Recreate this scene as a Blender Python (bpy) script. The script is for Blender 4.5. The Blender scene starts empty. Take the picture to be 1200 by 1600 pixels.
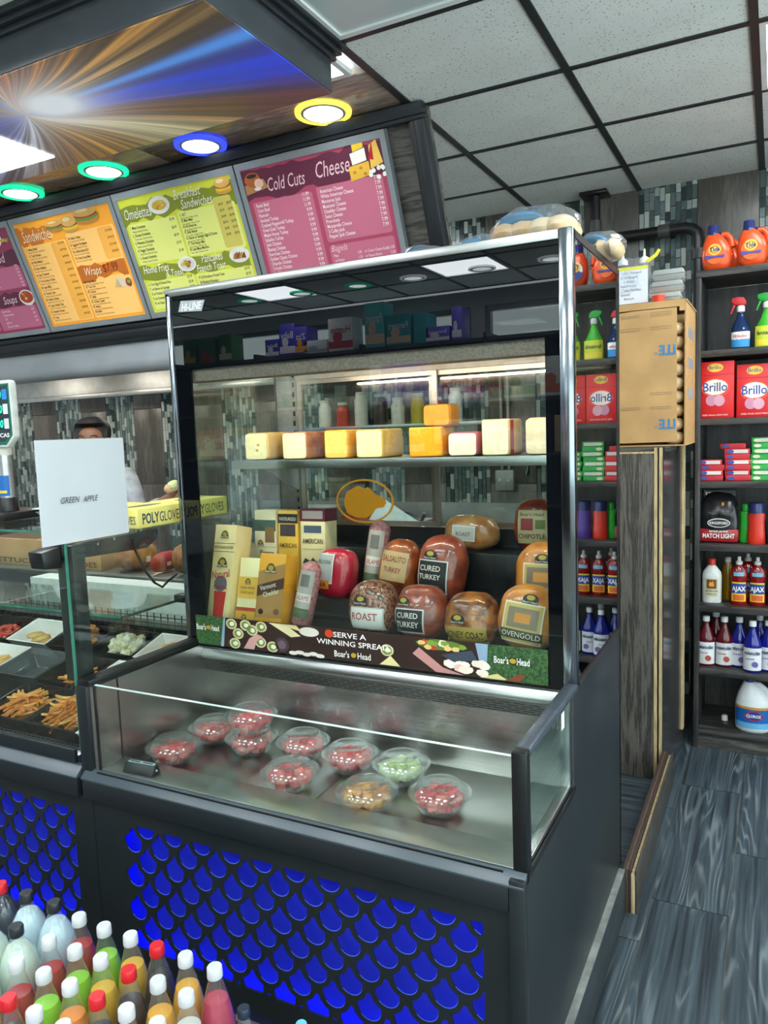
import bpy, bmesh, math, random
from math import sin, cos, pi, radians, sqrt, atan2
from mathutils import Vector, Matrix

scene = bpy.context.scene
col = scene.collection
rnd = random.Random(11)

# ------------------------------------------------------------------ camera
cam_data = bpy.data.cameras.new('camera')
cam = bpy.data.objects.new('camera', cam_data)
col.objects.link(cam)
scene.camera = cam
cam_data.sensor_fit = 'VERTICAL'
cam_data.sensor_height = 32.0
cam_data.lens = 1181.6 * 32.0 / 1600.0
cam_data.clip_start = 0.02
YAW, PIT, ROL = radians(-27.4697), radians(-6.1046), radians(-2.1202)
_F = Vector((sin(YAW) * cos(PIT), cos(YAW) * cos(PIT), sin(PIT)))
_R0 = Vector((cos(YAW), -sin(YAW), 0))
_U0 = _R0.cross(_F)
_R = _R0 * cos(ROL) + _U0 * sin(ROL)
_U = _U0 * cos(ROL) - _R0 * sin(ROL)
cam.matrix_world = Matrix(((_R.x, _U.x, -_F.x, 0), (_R.y, _U.y, -_F.y, 0), (_R.z, _U.z, -_F.z, 1.6), (0, 0, 0, 1)))

# ------------------------------------------------------------------ world, exposure, render look
world = bpy.data.worlds.new('store_air')
scene.world = world
world.use_nodes = True
world.node_tree.nodes['Background'].inputs[0].default_value = (0.86, 0.94, 1.0, 1)
world.node_tree.nodes['Background'].inputs[1].default_value = 3.7
scene.view_settings.view_transform = 'Standard'
scene.view_settings.look = 'None'
scene.view_settings.gamma = 1.0
scene.view_settings.use_curve_mapping = False
scene.view_settings.exposure = 0.45
scene.cycles.use_denoising = True
scene.cycles.transparent_max_bounces = 32
scene.cycles.max_bounces = 10
scene.cycles.caustics_reflective = False
scene.cycles.caustics_refractive = False
LAMP = 14.0            # strength of the lit ceiling panels
CEIL = 2.90           # height of the ceiling

# ------------------------------------------------------------------ materials
def srgb(h):
    if isinstance(h, str):
        h = h.lstrip('#')
        c = [int(h[i:i + 2], 16) / 255 for i in (0, 2, 4)]
    else:
        c = list(h)
    return tuple((x / 12.92 if x <= 0.04045 else ((x + 0.055) / 1.055) ** 2.4) for x in c) + (1.0,)

MATS = {}
def mat(name, color, rough=0.5, metal=0.0, var=0.06, scale=30.0, bump=0.0, stretch=None, color2=None, coat=0.0,
        spec=0.5, sub=0.0, detail=3.0, lo=0.35, hi=0.65):
    """Principled material with procedural colour variation from object-space noise."""
    if name in MATS:
        return MATS[name]
    m = bpy.data.materials.new(name)
    m.use_nodes = True
    nt = m.node_tree
    b = nt.nodes['Principled BSDF']
    c = srgb(color)
    b.inputs['Roughness'].default_value = rough
    b.inputs['Metallic'].default_value = metal
    b.inputs['Specular IOR Level'].default_value = spec
    b.inputs['Coat Weight'].default_value = coat
    if sub:
        b.inputs['Subsurface Weight'].default_value = sub
        b.inputs['Subsurface Radius'].default_value = (0.01, 0.004, 0.002)
    tc = nt.nodes.new('ShaderNodeTexCoord')
    mp = nt.nodes.new('ShaderNodeMapping')
    if stretch:
        mp.inputs['Scale'].default_value = stretch
    oi = nt.nodes.new('ShaderNodeObjectInfo')
    ad = nt.nodes.new('ShaderNodeVectorMath'); ad.operation = 'ADD'
    sc = nt.nodes.new('ShaderNodeVectorMath'); sc.operation = 'SCALE'
    sc.inputs['Scale'].default_value = 7.0
    nt.links.new(oi.outputs['Random'], sc.inputs[0])
    nt.links.new(tc.outputs['Object'], mp.inputs[0])
    nt.links.new(mp.outputs[0], ad.inputs[0])
    nt.links.new(sc.outputs[0], ad.inputs[1])
    nz = nt.nodes.new('ShaderNodeTexNoise')
    nz.inputs['Scale'].default_value = scale
    nz.inputs['Detail'].default_value = detail
    nt.links.new(ad.outputs[0], nz.inputs['Vector'])
    rp = nt.nodes.new('ShaderNodeValToRGB')
    rp.color_ramp.elements[0].position = lo
    rp.color_ramp.elements[1].position = hi
    d = srgb(color2) if color2 else tuple(max(0, x * (1 - 2.2 * var)) for x in c[:3]) + (1,)
    e = c if color2 else tuple(min(1, x * (1 + var)) for x in c[:3]) + (1,)
    rp.color_ramp.elements[0].color = d
    rp.color_ramp.elements[1].color = e
    nt.links.new(nz.outputs['Fac'], rp.inputs[0])
    nt.links.new(rp.outputs[0], b.inputs['Base Color'])
    if bump:
        bp = nt.nodes.new('ShaderNodeBump')
        bp.inputs['Strength'].default_value = bump
        bp.inputs['Distance'].default_value = 0.004
        nt.links.new(nz.outputs['Fac'], bp.inputs['Height'])
        nt.links.new(bp.outputs[0], b.inputs['Normal'])
    MATS[name] = m
    return m

def glow(name, color, strength):
    if name in MATS:
        return MATS[name]
    m = bpy.data.materials.new(name)
    m.use_nodes = True
    b = m.node_tree.nodes['Principled BSDF']
    b.inputs['Base Color'].default_value = srgb(color)
    b.inputs['Roughness'].default_value = 0.6
    b.inputs['Emission Color'].default_value = srgb(color)
    b.inputs['Emission Strength'].default_value = strength
    MATS[name] = m
    return m

def clear(name, tint='#ffffff', f0=0.04, rough=0.0, gloss=1.0, body=0.0, body_color='#ffffff'):
    """Thin clear sheet: passes light straight through, mirrors by Schlick's Fresnel term."""
    if name in MATS:
        return MATS[name]
    m = bpy.data.materials.new(name)
    m.use_nodes = True
    nt = m.node_tree
    N = nt.nodes; L = nt.links
    N.remove(N['Principled BSDF'])
    out = N['Material Output']
    g = N.new('ShaderNodeNewGeometry')
    dt = N.new('ShaderNodeVectorMath'); dt.operation = 'DOT_PRODUCT'
    L.new(g.outputs['Normal'], dt.inputs[0]); L.new(g.outputs['Incoming'], dt.inputs[1])
    def mth(op, a, b=None):
        n = N.new('ShaderNodeMath'); n.operation = op
        for i, v in enumerate((a, b)):
            if v is None: continue
            if isinstance(v, (int, float)): n.inputs[i].default_value = v
            else: L.new(v, n.inputs[i])
        return n.outputs[0]
    c = mth('ABSOLUTE', dt.outputs['Value'])
    k = mth('POWER', mth('SUBTRACT', 1.0, c), 5.0)
    fr = mth('MULTIPLY', mth('ADD', mth('MULTIPLY', k, 1 - f0), f0), gloss)
    tr = N.new('ShaderNodeBsdfTransparent'); tr.inputs[0].default_value = srgb(tint)
    gl = N.new('ShaderNodeBsdfGlossy'); gl.inputs['Roughness'].default_value = rough
    gl.inputs[0].default_value = (1, 1, 1, 1)
    base = tr.outputs[0]
    if body:
        df = N.new('ShaderNodeBsdfDiffuse'); df.inputs[0].default_value = srgb(body_color)
        mb = N.new('ShaderNodeMixShader'); mb.inputs[0].default_value = body
        L.new(tr.outputs[0], mb.inputs[1]); L.new(df.outputs[0], mb.inputs[2])
        base = mb.outputs[0]
    mx = N.new('ShaderNodeMixShader')
    L.new(fr, mx.inputs[0]); L.new(base, mx.inputs[1]); L.new(gl.outputs[0], mx.inputs[2])
    L.new(mx.outputs[0], out.inputs['Surface'])
    MATS[name] = m
    return m

def wood(name, c1, c2, scale=6.0, stretch=(1, 12, 12), rough=0.5, dist=4.0, coat=0.0, bump=0.1, contrast=(0.3, 0.7)):
    """Veneer or plank grain: distorted, stretched noise bands, shifted per object."""
    if name in MATS:
        return MATS[name]
    m = bpy.data.materials.new(name)
    m.use_nodes = True
    nt = m.node_tree; N = nt.nodes; L = nt.links
    b = N['Principled BSDF']
    b.inputs['Roughness'].default_value = rough
    b.inputs['Coat Weight'].default_value = coat
    tc = N.new('ShaderNodeTexCoord'); mp = N.new('ShaderNodeMapping')
    mp.inputs['Scale'].default_value = stretch
    oi = N.new('ShaderNodeObjectInfo')
    sc = N.new('ShaderNodeVectorMath'); sc.operation = 'SCALE'; sc.inputs['Scale'].default_value = 23.0
    ad = N.new('ShaderNodeVectorMath'); ad.operation = 'ADD'
    L.new(oi.outputs['Random'], sc.inputs[0])
    L.new(tc.outputs['Object'], mp.inputs[0]); L.new(mp.outputs[0], ad.inputs[0]); L.new(sc.outputs[0], ad.inputs[1])
    n1 = N.new('ShaderNodeTexNoise'); n1.inputs['Scale'].default_value = scale * 0.35; n1.inputs['Detail'].default_value = 2
    L.new(ad.outputs[0], n1.inputs['Vector'])
    wv = N.new('ShaderNodeMath'); wv.operation = 'MULTIPLY'; wv.inputs[1].default_value = dist * 6.0
    L.new(n1.outputs['Fac'], wv.inputs[0])
    sn = N.new('ShaderNodeMath'); sn.operation = 'SINE'; L.new(wv.outputs[0], sn.inputs[0])
    n2 = N.new('ShaderNodeTexNoise'); n2.inputs['Scale'].default_value = scale * 3; n2.inputs['Detail'].default_value = 6
    L.new(ad.outputs[0], n2.inputs['Vector'])
    mx = N.new('ShaderNodeMath'); mx.operation = 'MULTIPLY_ADD'
    mx.inputs[1].default_value = 0.22
    L.new(sn.outputs[0], mx.inputs[0]); L.new(n2.outputs['Fac'], mx.inputs[2])
    rp = N.new('ShaderNodeValToRGB')
    rp.color_ramp.elements[0].position = contrast[0]; rp.color_ramp.elements[0].color = srgb(c1)
    rp.color_ramp.elements[1].position = contrast[1]; rp.color_ramp.elements[1].color = srgb(c2)
    L.new(mx.outputs[0], rp.inputs[0]); L.new(rp.outputs[0], b.inputs['Base Color'])
    if bump:
        bp = N.new('ShaderNodeBump'); bp.inputs['Strength'].default_value = bump; bp.inputs['Distance'].default_value = 0.002
        L.new(mx.outputs[0], bp.inputs['Height']); L.new(bp.outputs[0], b.inputs['Normal'])
    MATS[name] = m
    return m

def flat(h, rough=0.45, name=None):
    """Plain printed or moulded colour."""
    return mat(name or 'print_' + h.lstrip('#'), h, rough, var=0.03, scale=14)

# ------------------------------------------------------------------ geometry collector
class MB:
    def __init__(self):
        self.v = []; self.f = []
    def add(self, vs, fs):
        o = len(self.v)
        self.v += [tuple(p) for p in vs]
        self.f += [tuple(i + o for i in q) for q in fs]
        return self
    def box(self, x0, x1, y0, y1, z0, z1):
        return self.add([(x0, y0, z0), (x1, y0, z0), (x1, y1, z0), (x0, y1, z0), (x0, y0, z1), (x1, y0, z1), (x1, y1, z1), (x0, y1, z1)],
                        [(0, 3, 2, 1), (4, 5, 6, 7), (0, 1, 5, 4), (1, 2, 6, 5), (2, 3, 7, 6), (3, 0, 4, 7)])
    def prism(self, pts, y0, y1):
        """polygon given in (x, z), extruded along y"""
        n = len(pts)
        vs = [(x, y0, z) for x, z in pts] + [(x, y1, z) for x, z in pts]
        fs = [tuple(range(n)), tuple(range(2 * n - 1, n - 1, -1))]
        fs += [(i, i + n, (i + 1) % n + n, (i + 1) % n) for i in range(n)]
        return self.add(vs, fs)
    def prismx(self, pts, x0, x1):
        """polygon given in (y, z), extruded along x"""
        n = len(pts)
        vs = [(x0, y, z) for y, z in pts] + [(x1, y, z) for y, z in pts]
        fs = [tuple(range(n - 1, -1, -1)), tuple(range(n, 2 * n))]
        fs += [(i, (i + 1) % n, (i + 1) % n + n, i + n) for i in range(n)]
        return self.add(vs, fs)
    def prismz(self, pts, z0, z1):
        n = len(pts)
        vs = [(x, y, z0) for x, y in pts] + [(x, y, z1) for x, y in pts]
        fs = [tuple(range(n - 1, -1, -1)), tuple(range(n, 2 * n))]
        fs += [(i, (i + 1) % n, (i + 1) % n + n, i + n) for i in range(n)]
        return self.add(vs, fs)
    def lathe(self, prof, n=20, c=(0, 0, 0), sx=1.0, sy=1.0, wob=None):
        vs = []; fs = []
        for k, (r, z) in enumerate(prof):
            for i in range(n):
                a = 2 * pi * i / n
                rr = r * (wob(a, z) if wob else 1)
                vs.append((c[0] + rr * cos(a) * sx, c[1] + rr * sin(a) * sy, c[2] + z))
        for k in range(len(prof) - 1):
            for i in range(n):
                j = (i + 1) % n
                fs.append((k * n + i, k * n + j, (k + 1) * n + j, (k + 1) * n + i))
        if prof[0][0] > 1e-6: fs.append(tuple(range(n - 1, -1, -1)))
        if prof[-1][0] > 1e-6:
            o = (len(prof) - 1) * n
            fs.append(tuple(range(o, o + n)))
        return self.add(vs, fs)
    def shell(self, prof, n=20, c=(0, 0, 0), sx=1.0, sy=1.0):
        """open surface of revolution without end caps"""
        vs = []; fs = []
        for k, (r, z) in enumerate(prof):
            for i in range(n):
                a = 2 * pi * i / n
                vs.append((c[0] + r * cos(a) * sx, c[1] + r * sin(a) * sy, c[2] + z))
        for k in range(len(prof) - 1):
            for i in range(n):
                j = (i + 1) % n
                fs.append((k * n + i, k * n + j, (k + 1) * n + j, (k + 1) * n + i))
        return self.add(vs, fs)
    def tube(self, path, r, n=10, cap=True):
        path = [Vector(p) for p in path]
        rs = r if isinstance(r, (list, tuple)) else [r] * len(path)
        vs = []; fs = []
        up = Vector((0, 0, 1))
        for k, p in enumerate(path):
            d = (path[min(k + 1, len(path) - 1)] - path[max(k - 1, 0)]).normalized()
            u = d.cross(up)
            if u.length < 1e-3: u = d.cross(Vector((0, 1, 0)))
            u.normalize(); w = d.cross(u).normalized()
            for i in range(n):
                a = 2 * pi * i / n
                vs.append(tuple(p + u * (rs[k] * cos(a)) + w * (rs[k] * sin(a))))
        for k in range(len(path) - 1):
            for i in range(n):
                j = (i + 1) % n
                fs.append((k * n + i, k * n + j, (k + 1) * n + j, (k + 1) * n + i))
        if cap:
            fs.append(tuple(range(n - 1, -1, -1)))
            o = (len(path) - 1) * n
            fs.append(tuple(range(o, o + n)))
        return self.add(vs, fs)
    def ell(self, cx, cz, rx, rz, y0, y1, n=20):
        return self.prism([(cx + rx * cos(2 * pi * i / n), cz + rz * sin(2 * pi * i / n)) for i in range(n)], y0, y1)
    def blob(self, c, rx, ry, rz, n=12, m=8, jit=0.0, pw=1.0):
        """closed superellipsoid-like lump"""
        def sp(t, p): return math.copysign(abs(t) ** p, t)
        vs = [(c[0], c[1], c[2] - rz)]; fs = []
        for k in range(1, m):
            b = -pi / 2 + pi * k / m
            for i in range(n):
                a = 2 * pi * i / n
                j = 1 + rnd.uniform(-jit, jit)
                vs.append((c[0] + rx * sp(cos(b), pw) * sp(cos(a), pw) * j, c[1] + ry * sp(cos(b), pw) * sp(sin(a), pw) * j, c[2] + rz * sp(sin(b), pw) * j))
        vs.append((c[0], c[1], c[2] + rz))
        for i in range(n): fs.append((0, 1 + (i + 1) % n, 1 + i))
        for k in range(m - 2):
            for i in range(n):
                j = (i + 1) % n
                fs.append((1 + k * n + i, 1 + k * n + j, 1 + (k + 1) * n + j, 1 + (k + 1) * n + i))
        o = 1 + (m - 2) * n; t = len(vs) - 1
        for i in range(n): fs.append((o + i, o + (i + 1) % n, t))
        return self.add(vs, fs)
    def warp(self, fn):
        self.v = [tuple(fn(*p)) for p in self.v]
        return self
    def mesh(self, name, material, bevel=0.0, smooth=False, seg=2):
        me = bpy.data.meshes.new(name)
        me.from_pydata(self.v, [], self.f)
        if bevel:
            bm = bmesh.new(); bm.from_mesh(me)
            bmesh.ops.remove_doubles(bm, verts=bm.verts, dist=1e-6)
            ed = [e for e in bm.edges if len(e.link_faces) == 2 and e.calc_face_angle(0) > 0.6]
            bmesh.ops.bevel(bm, geom=ed, offset=bevel, segments=seg, profile=0.5, affect='EDGES', clamp_overlap=True)
            bm.to_mesh(me); bm.free()
        if smooth or bevel:
            me.polygons.foreach_set('use_smooth', [True] * len(me.polygons))
            me.set_sharp_from_angle(angle=radians(50 if smooth else 35))
        if material: me.materials.append(material)
        me.update()
        return me
    def build(self, name, material, parent=None, bevel=0.0, smooth=False, loc=(0, 0, 0), rot=(0, 0, 0), seg=2):
        o = bpy.data.objects.new(name, self.mesh(name, material, bevel, smooth, seg))
        col.objects.link(o)
        o.location = loc; o.rotation_euler = rot
        if parent: o.parent = parent
        return o

def tag(o, label=None, cat=None, group=None, kind=None):
    if label: o['label'] = label
    if cat: o['category'] = cat
    if group: o['group'] = group
    if kind: o['kind'] = kind
    return o

def thing(name, label, cat, loc=(0, 0, 0), rz=0.0, group=None, rot=None):
    o = bpy.data.objects.new(name, None)
    o.empty_display_size = 0.05
    col.objects.link(o)
    o.location = loc
    o.rotation_euler = rot if rot else (0, 0, rz)
    return tag(o, label, cat, group)

def struct(o):
    o['kind'] = 'structure'
    return o

def inst(me, name, parent=None, loc=(0, 0, 0), rot=(0, 0, 0), sc=None):
    o = bpy.data.objects.new(name, me)
    col.objects.link(o)
    o.location = loc; o.rotation_euler = rot
    if sc: o.scale = sc
    if parent: o.parent = parent
    return o

def clone(root, loc, rz=None, label=None, group=None):
    r = root.copy(); col.objects.link(r); r.location = loc
    if rz is not None: r.rotation_euler = (0, 0, rz)
    if label: r['label'] = label
    if group: r['group'] = group
    for ch in list(root.children):
        c = ch.copy(); col.objects.link(c); c.parent = r
        for g in ch.children:
            d = g.copy(); col.objects.link(d); d.parent = c
    return r

# ------------------------------------------------------------------ lettering
_glyph = {}
def glyphs(s, shear=0.0, bold=0.0):
    k = (s, shear, bold)
    if k not in _glyph:
        cu = bpy.data.curves.new('lettering', 'FONT')
        cu.body = s; cu.size = 1.0; cu.shear = shear; cu.offset = bold
        cu.resolution_u = 2
        ob = bpy.data.objects.new('lettering', cu)
        me = bpy.data.meshes.new_from_object(ob)
        vs = [tuple(v.co) for v in me.vertices]; fs = [tuple(p.vertices) for p in me.polygons]
        bpy.data.objects.remove(ob); bpy.data.curves.remove(cu); bpy.data.meshes.remove(me)
        xs = [v[0] for v in vs] or [0]
        _glyph[k] = (vs, fs, min(xs), max(xs))
    return _glyph[k]

def write(mb, s, x, z, size, align='L', shear=0.0, y=0.0, width=None, bold=0.0, squeeze=1.0, ang=0.0, fn=None):
    """flat lettering standing in the local x-z plane, read from -y; fn maps (u, v) to a point instead"""
    vs, fs, a, b = glyphs(s, shear, bold)
    if not fs: return mb
    k = size; kx = size * squeeze
    if width: kx = width / max(1e-6, b - a)
    off = {'L': -a * kx, 'C': -(a + b) / 2 * kx, 'R': -b * kx}[align]
    ca, sa = cos(ang), sin(ang)
    out = []
    for v in vs:
        u = v[0] * kx + off; w = v[1] * k
        u, w = u * ca - w * sa, u * sa + w * ca
        out.append(fn(x + u, z + w) if fn else (x + u, y, z + w))
    return mb.add(out, fs)

def bend(r, cy=0.0, cx=0.0):
    """wraps (u, v) round an upright cylinder of radius r, front at -y"""
    return lambda u, v: (cx + r * sin(u / r), cy - r * cos(u / r), v)

def wrap_label(mb, r, half, z0, z1, n=10, cy=0.0, sy=1.0, th=0.0):
    """curved sheet on the front of an upright cylinder"""
    vs = []; fs = []
    for i in range(n + 1):
        a = -half + 2 * half * i / n
        vs += [(r * sin(a), cy - r * cos(a) * sy, z0), (r * sin(a), cy - r * cos(a) * sy, z1)]
    for i in range(n):
        fs.append((2 * i, 2 * i + 2, 2 * i + 3, 2 * i + 1))
    return mb.add(vs, fs)
# ------------------------------------------------------------------ shared materials
M_SLATE = mat('slate_paint', '#191f23', 0.42, var=0.05, scale=4, coat=0.05)
M_SLATE_TRIM = mat('slate_trim', '#3c474e', 0.32, var=0.05, scale=8)
M_BLACK = mat('black_satin', '#121416', 0.35, var=0.1, scale=20)
M_BLACKGLOSS = mat('black_gloss', '#0a0d11', 0.0, var=0.05, scale=3)
M_CROWN = mat('black_moulding', '#22262b', 0.38, var=0.1, scale=10)
M_STEEL = mat('brushed_steel', '#a3a6a3', 0.28, 1.0, var=0.05, scale=20, stretch=(1, 30, 30))
M_STEELV = mat('brushed_steel_upright', '#c9cccb', 0.18, 1.0, var=0.06, scale=16, stretch=(30, 30, 1))
M_STEELDULL = mat('dull_steel', '#b9bdbd', 0.38, 1.0, var=0.06, scale=12)
M_CHROME = mat('polished_steel', '#8d959b', 0.14, 1.0, var=0.03, scale=9)
M_WHITE = mat('white_paint', '#e9ebea', 0.5, var=0.03, scale=9)
M_GLASS = clear('pane_glass', '#f4faf7', 0.04)
M_GLASSSIDE = clear('side_pane_glass', '#dfe8e6', 0.10)
M_CLEAR = clear('clear_plastic', '#fbfcfc', 0.05, 0.02, body=0.02)
M_GLASSEDGE = mat('glass_edge_green', '#3f7f6c', 0.1, var=0.1, scale=20)
M_VENEER = wood('dark_veneer', '#3a3632', '#68625b', 13.0, (12, 12, 0.8), 0.5, 3.0)
M_VENEERX = wood('dark_veneer_lying', '#3a3835', '#6a6660', 7.0, (1.0, 10, 10), 0.45, 3.0)
M_SHELF = wood('charcoal_shelf', '#2d2b2b', '#4c4947', 8.0, (1.0, 9, 9), 0.42, 2.0)
M_PINE = mat('raw_pine_edge', '#cbb184', 0.7, var=0.15, scale=12, stretch=(8, 8, 1))
def plank_mat():
    """dark slate wood print: fine dark streaks crossed by thin pale growth lines"""
    m = bpy.data.materials.new('grey_floor_plank'); m.use_nodes = True
    nt = m.node_tree; N = nt.nodes; L = nt.links
    b = N['Principled BSDF']; b.inputs['Roughness'].default_value = 0.36
    tc = N.new('ShaderNodeTexCoord'); oi = N.new('ShaderNodeObjectInfo')
    sc = N.new('ShaderNodeVectorMath'); sc.operation = 'SCALE'; sc.inputs['Scale'].default_value = 31.0
    L.new(oi.outputs['Random'], sc.inputs[0])
    def noise(st, scale, detail, dist=0.0):
        mp = N.new('ShaderNodeMapping'); mp.inputs['Scale'].default_value = st
        ad = N.new('ShaderNodeVectorMath'); ad.operation = 'ADD'
        L.new(tc.outputs['Object'], mp.inputs[0]); L.new(mp.outputs[0], ad.inputs[0]); L.new(sc.outputs[0], ad.inputs[1])
        n = N.new('ShaderNodeTexNoise'); n.inputs['Scale'].default_value = scale; n.inputs['Detail'].default_value = detail; n.inputs['Distortion'].default_value = dist
        L.new(ad.outputs[0], n.inputs['Vector']); return n.outputs['Fac']
    def mth(op, a, b_=None, clamp=False):
        n = N.new('ShaderNodeMath'); n.operation = op; n.use_clamp = clamp
        for i, v in enumerate((a, b_)):
            if v is None: continue
            if isinstance(v, (int, float)): n.inputs[i].default_value = v
            else: L.new(v, n.inputs[i])
        return n.outputs[0]
    low = noise((7.0, 0.62, 1), 1.0, 2.5, 0.15); fine = noise((75, 1.8, 1), 1.0, 5.0); patchy = noise((14, 1.2, 1), 1.3, 3.0)
    ring = mth('SINE', mth('MULTIPLY', low, 120.0))
    line = mth('MULTIPLY', mth('POWER', mth('MULTIPLY', mth('ADD', ring, 1.0), 0.5), 5.0), mth('MULTIPLY', mth('SUBTRACT', patchy, 0.44), 5.0, True), True)
    def ramp(f, c0, c1, p0, p1):
        r = N.new('ShaderNodeValToRGB'); r.color_ramp.elements[0].position = p0; r.color_ramp.elements[0].color = srgb(c0)
        r.color_ramp.elements[1].position = p1; r.color_ramp.elements[1].color = srgb(c1); L.new(f, r.inputs[0]); return r.outputs[0]
    base = ramp(fine, '#1d262c', '#4c5961', 0.3, 0.72)
    mx = N.new('ShaderNodeMix'); mx.data_type = 'RGBA'; mx.clamp_factor = True
    L.new(mth('MULTIPLY', line, 0.50), mx.inputs[0]); L.new(base, mx.inputs[6]); mx.inputs[7].default_value = srgb('#8f9a9c')
    L.new(mx.outputs[2], b.inputs['Base Color'])
    return m
M_PLANK = plank_mat()
M_GROUT = mat('floor_grout', '#6d6a60', 0.8, var=0.1, scale=40)
M_LETTERWHITE = flat('#f6f4ee', 0.5)
M_LETTERDARK = flat('#33301f', 0.5)

# ------------------------------------------------------------------ floor
floor = struct(MB().box(-7.0, 1.9, -3.3, 4.7, -0.06, -0.004).build('floor', M_GROUT))
PW, PL = 0.2405, 0.90
plank_me = MB().box(-PW / 2 + 0.0015, PW / 2 - 0.0015, -PL / 2 + 0.0015, PL / 2 - 0.0015, -0.004, 0.0).mesh('plank', M_PLANK)
cross = {0: 2.28, 1: 2.52, 2: 2.925, 3: 2.62, 4: 3.05, 5: 2.40, 6: 2.80, 7: 2.55, 8: 2.95}
for i in range(0, 9):
    x = -0.348 - PW / 2 + i * PW
    y = cross[i] - 4 * PL
    while y < 4.6:
        if i == 0 and y > 2.2:
            MB().box(-0.062, 0.0, -PL / 2 + 0.0015, PL / 2 - 0.0015, -0.004, 0.0).build('plank', M_PLANK, floor, loc=(-0.3495, y + PL / 2, 0))
        else:
            inst(plank_me, 'plank', floor, (x, y + PL / 2, 0))
        y += PL
# behind the counter the planks lie the other way
for j in range(9):
    y = 2.46 + PW / 2 + j * PW
    for i in range(4):
        xx = -0.414 - PL / 2 - i * PL + (0.0 if j % 2 else -0.0)
        inst(plank_me, 'plank', floor, (xx, y, 0), (0, 0, pi / 2))

# ------------------------------------------------------------------ room shell
M_WALL = mat('grey_wall_paint', '#7b7d7c', 0.7, var=0.05, scale=4)
M_TILEGREY = wood('grey_stone_tile', '#56524d', '#7a756e', 3.0, (7, 7, 1), 0.3, 1.2, bump=0.03)
wall_back = struct(MB().box(-7.0, 1.9, 4.62, 4.75, 0, CEIL).build('wall_back', mat('wall_grout', '#8d918c', 0.8, var=0.06, scale=20)))
struct(MB().box(-7.12, -7.0, -3.3, 4.75, 0, CEIL).build('wall_left', mat('side_wall_paint', '#c9cbc8', 0.7, var=0.04)))
def added_shopfront(name, along_x, a0, a1, at, bays, z0, z1):
    """wall with a row of shop windows; each window is a frame and a pane of its own"""
    w = MB()
    def bx(m, p, q, za, zb, d0=0.0, d1=0.12):
        if along_x: return m.box(p, q, at - d1, at - d0, za, zb)
        return m.box(at + d0, at + d1, p, q, za, zb)
    bx(w, a0, a1, 0, z0); bx(w, a0, a1, z1, CEIL)
    step = (a1 - a0) / bays; gap = 0.07
    for k in range(bays + 1):
        c = a0 + k * step
        bx(w, max(a0, c - gap), min(a1, c + gap), z0, z1)
    struct(w.build(name, M_WALLPALE))
    for k in range(bays):
        p, q = a0 + k * step + gap, a0 + (k + 1) * step - gap
        added_shopfront.n += 1
        r = bpy.data.objects.new('window_%d' % added_shopfront.n, None); col.objects.link(r); struct(r)
        f = MB(); bx(f, p, q, z0, z0 + 0.05, 0.02, 0.09); bx(f, p, q, z1 - 0.05, z1, 0.02, 0.09); bx(f, p, p + 0.05, z0 + 0.05, z1 - 0.05, 0.02, 0.09); bx(f, q - 0.05, q, z0 + 0.05, z1 - 0.05, 0.02, 0.09)
        f.build('window_frame', M_TBARF, r)
        bx(MB(), p + 0.05, q - 0.05, z0 + 0.05, z1 - 0.05, 0.05, 0.058).build('pane', M_GLASS, r)
added_shopfront.n = 0
M_WALLPALE = mat('pale_wall_paint', '#dcdedb', 0.7, var=0.04, scale=4)
M_TBARF = mat('window_aluminium', '#8d9294', 0.4, 0.7)
added_shopfront('wall_right', False, -3.3, 3.6, 1.9, 4, 0.35, 2.75)  # unseen windows, put in to flood the shop with daylight
struct(MB().box(1.9, 2.02, 3.6, 4.75, 0, CEIL).build('trim_3', M_WALLPALE))
added_shopfront('wall_front', True, -7.12, 2.02, -3.3, 6, 0.9, 2.75)
# wall modules: stone tiles between strips of glass mosaic, every 0.6096 m
stone_me = MB().box(-0.1505, 0.1505, 0, 0.014, -0.3025, 0.3025).mesh('stone_tile', M_TILEGREY, bevel=0.002)
def mosaic_ramp(name, from_island):
    m = bpy.data.materials.new(name); m.use_nodes = True
    nt = m.node_tree; b = nt.nodes['Principled BSDF']
    b.inputs['Roughness'].default_value = 0.16
    src = nt.nodes.new('ShaderNodeNewGeometry').outputs['Random Per Island'] if from_island else nt.nodes.new('ShaderNodeObjectInfo').outputs['Random']
    tc = nt.nodes.new('ShaderNodeTexCoord'); nz = nt.nodes.new('ShaderNodeTexNoise'); nz.inputs['Scale'].default_value = 60
    nt.links.new(tc.outputs['Object'], nz.inputs['Vector'])
    ma = nt.nodes.new('ShaderNodeMath'); ma.operation = 'MULTIPLY_ADD'; ma.inputs[1].default_value = 0.16; ma.use_clamp = True
    nt.links.new(nz.outputs['Fac'], ma.inputs[0]); nt.links.new(src, ma.inputs[2])
    rp = nt.nodes.new('ShaderNodeValToRGB'); cr = rp.color_ramp
    cr.elements[0].position = 0.0; cr.elements[0].color = srgb('#23292b')
    cr.elements[1].position = 1.0; cr.elements[1].color = srgb('#c3cbc6')
    for p, h in ((0.2, '#3b4748'), (0.38, '#5c6c6b'), (0.52, '#7d8b87'), (0.64, '#4a5f66'), (0.78, '#97a39d')):
        e = cr.elements.new(p); e.color = srgb(h)
    nt.links.new(ma.outputs[0], rp.inputs[0]); nt.links.new(rp.outputs[0], b.inputs['Base Color'])
    return m
M_MOS1 = mosaic_ramp('glass_mosaic', False); M_MOSN = mosaic_ramp('glass_mosaic_field', True)
TW = 0.305 / 11
mos_me = [MB().box(-TW / 2 + 0.0017, TW / 2 - 0.0017, -0.001, 0.010, -h / 2 + 0.0017, h / 2 - 0.0017).mesh('mosaic_tile', M_MOS1) for h in (0.05, 0.075, 0.10)]
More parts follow.
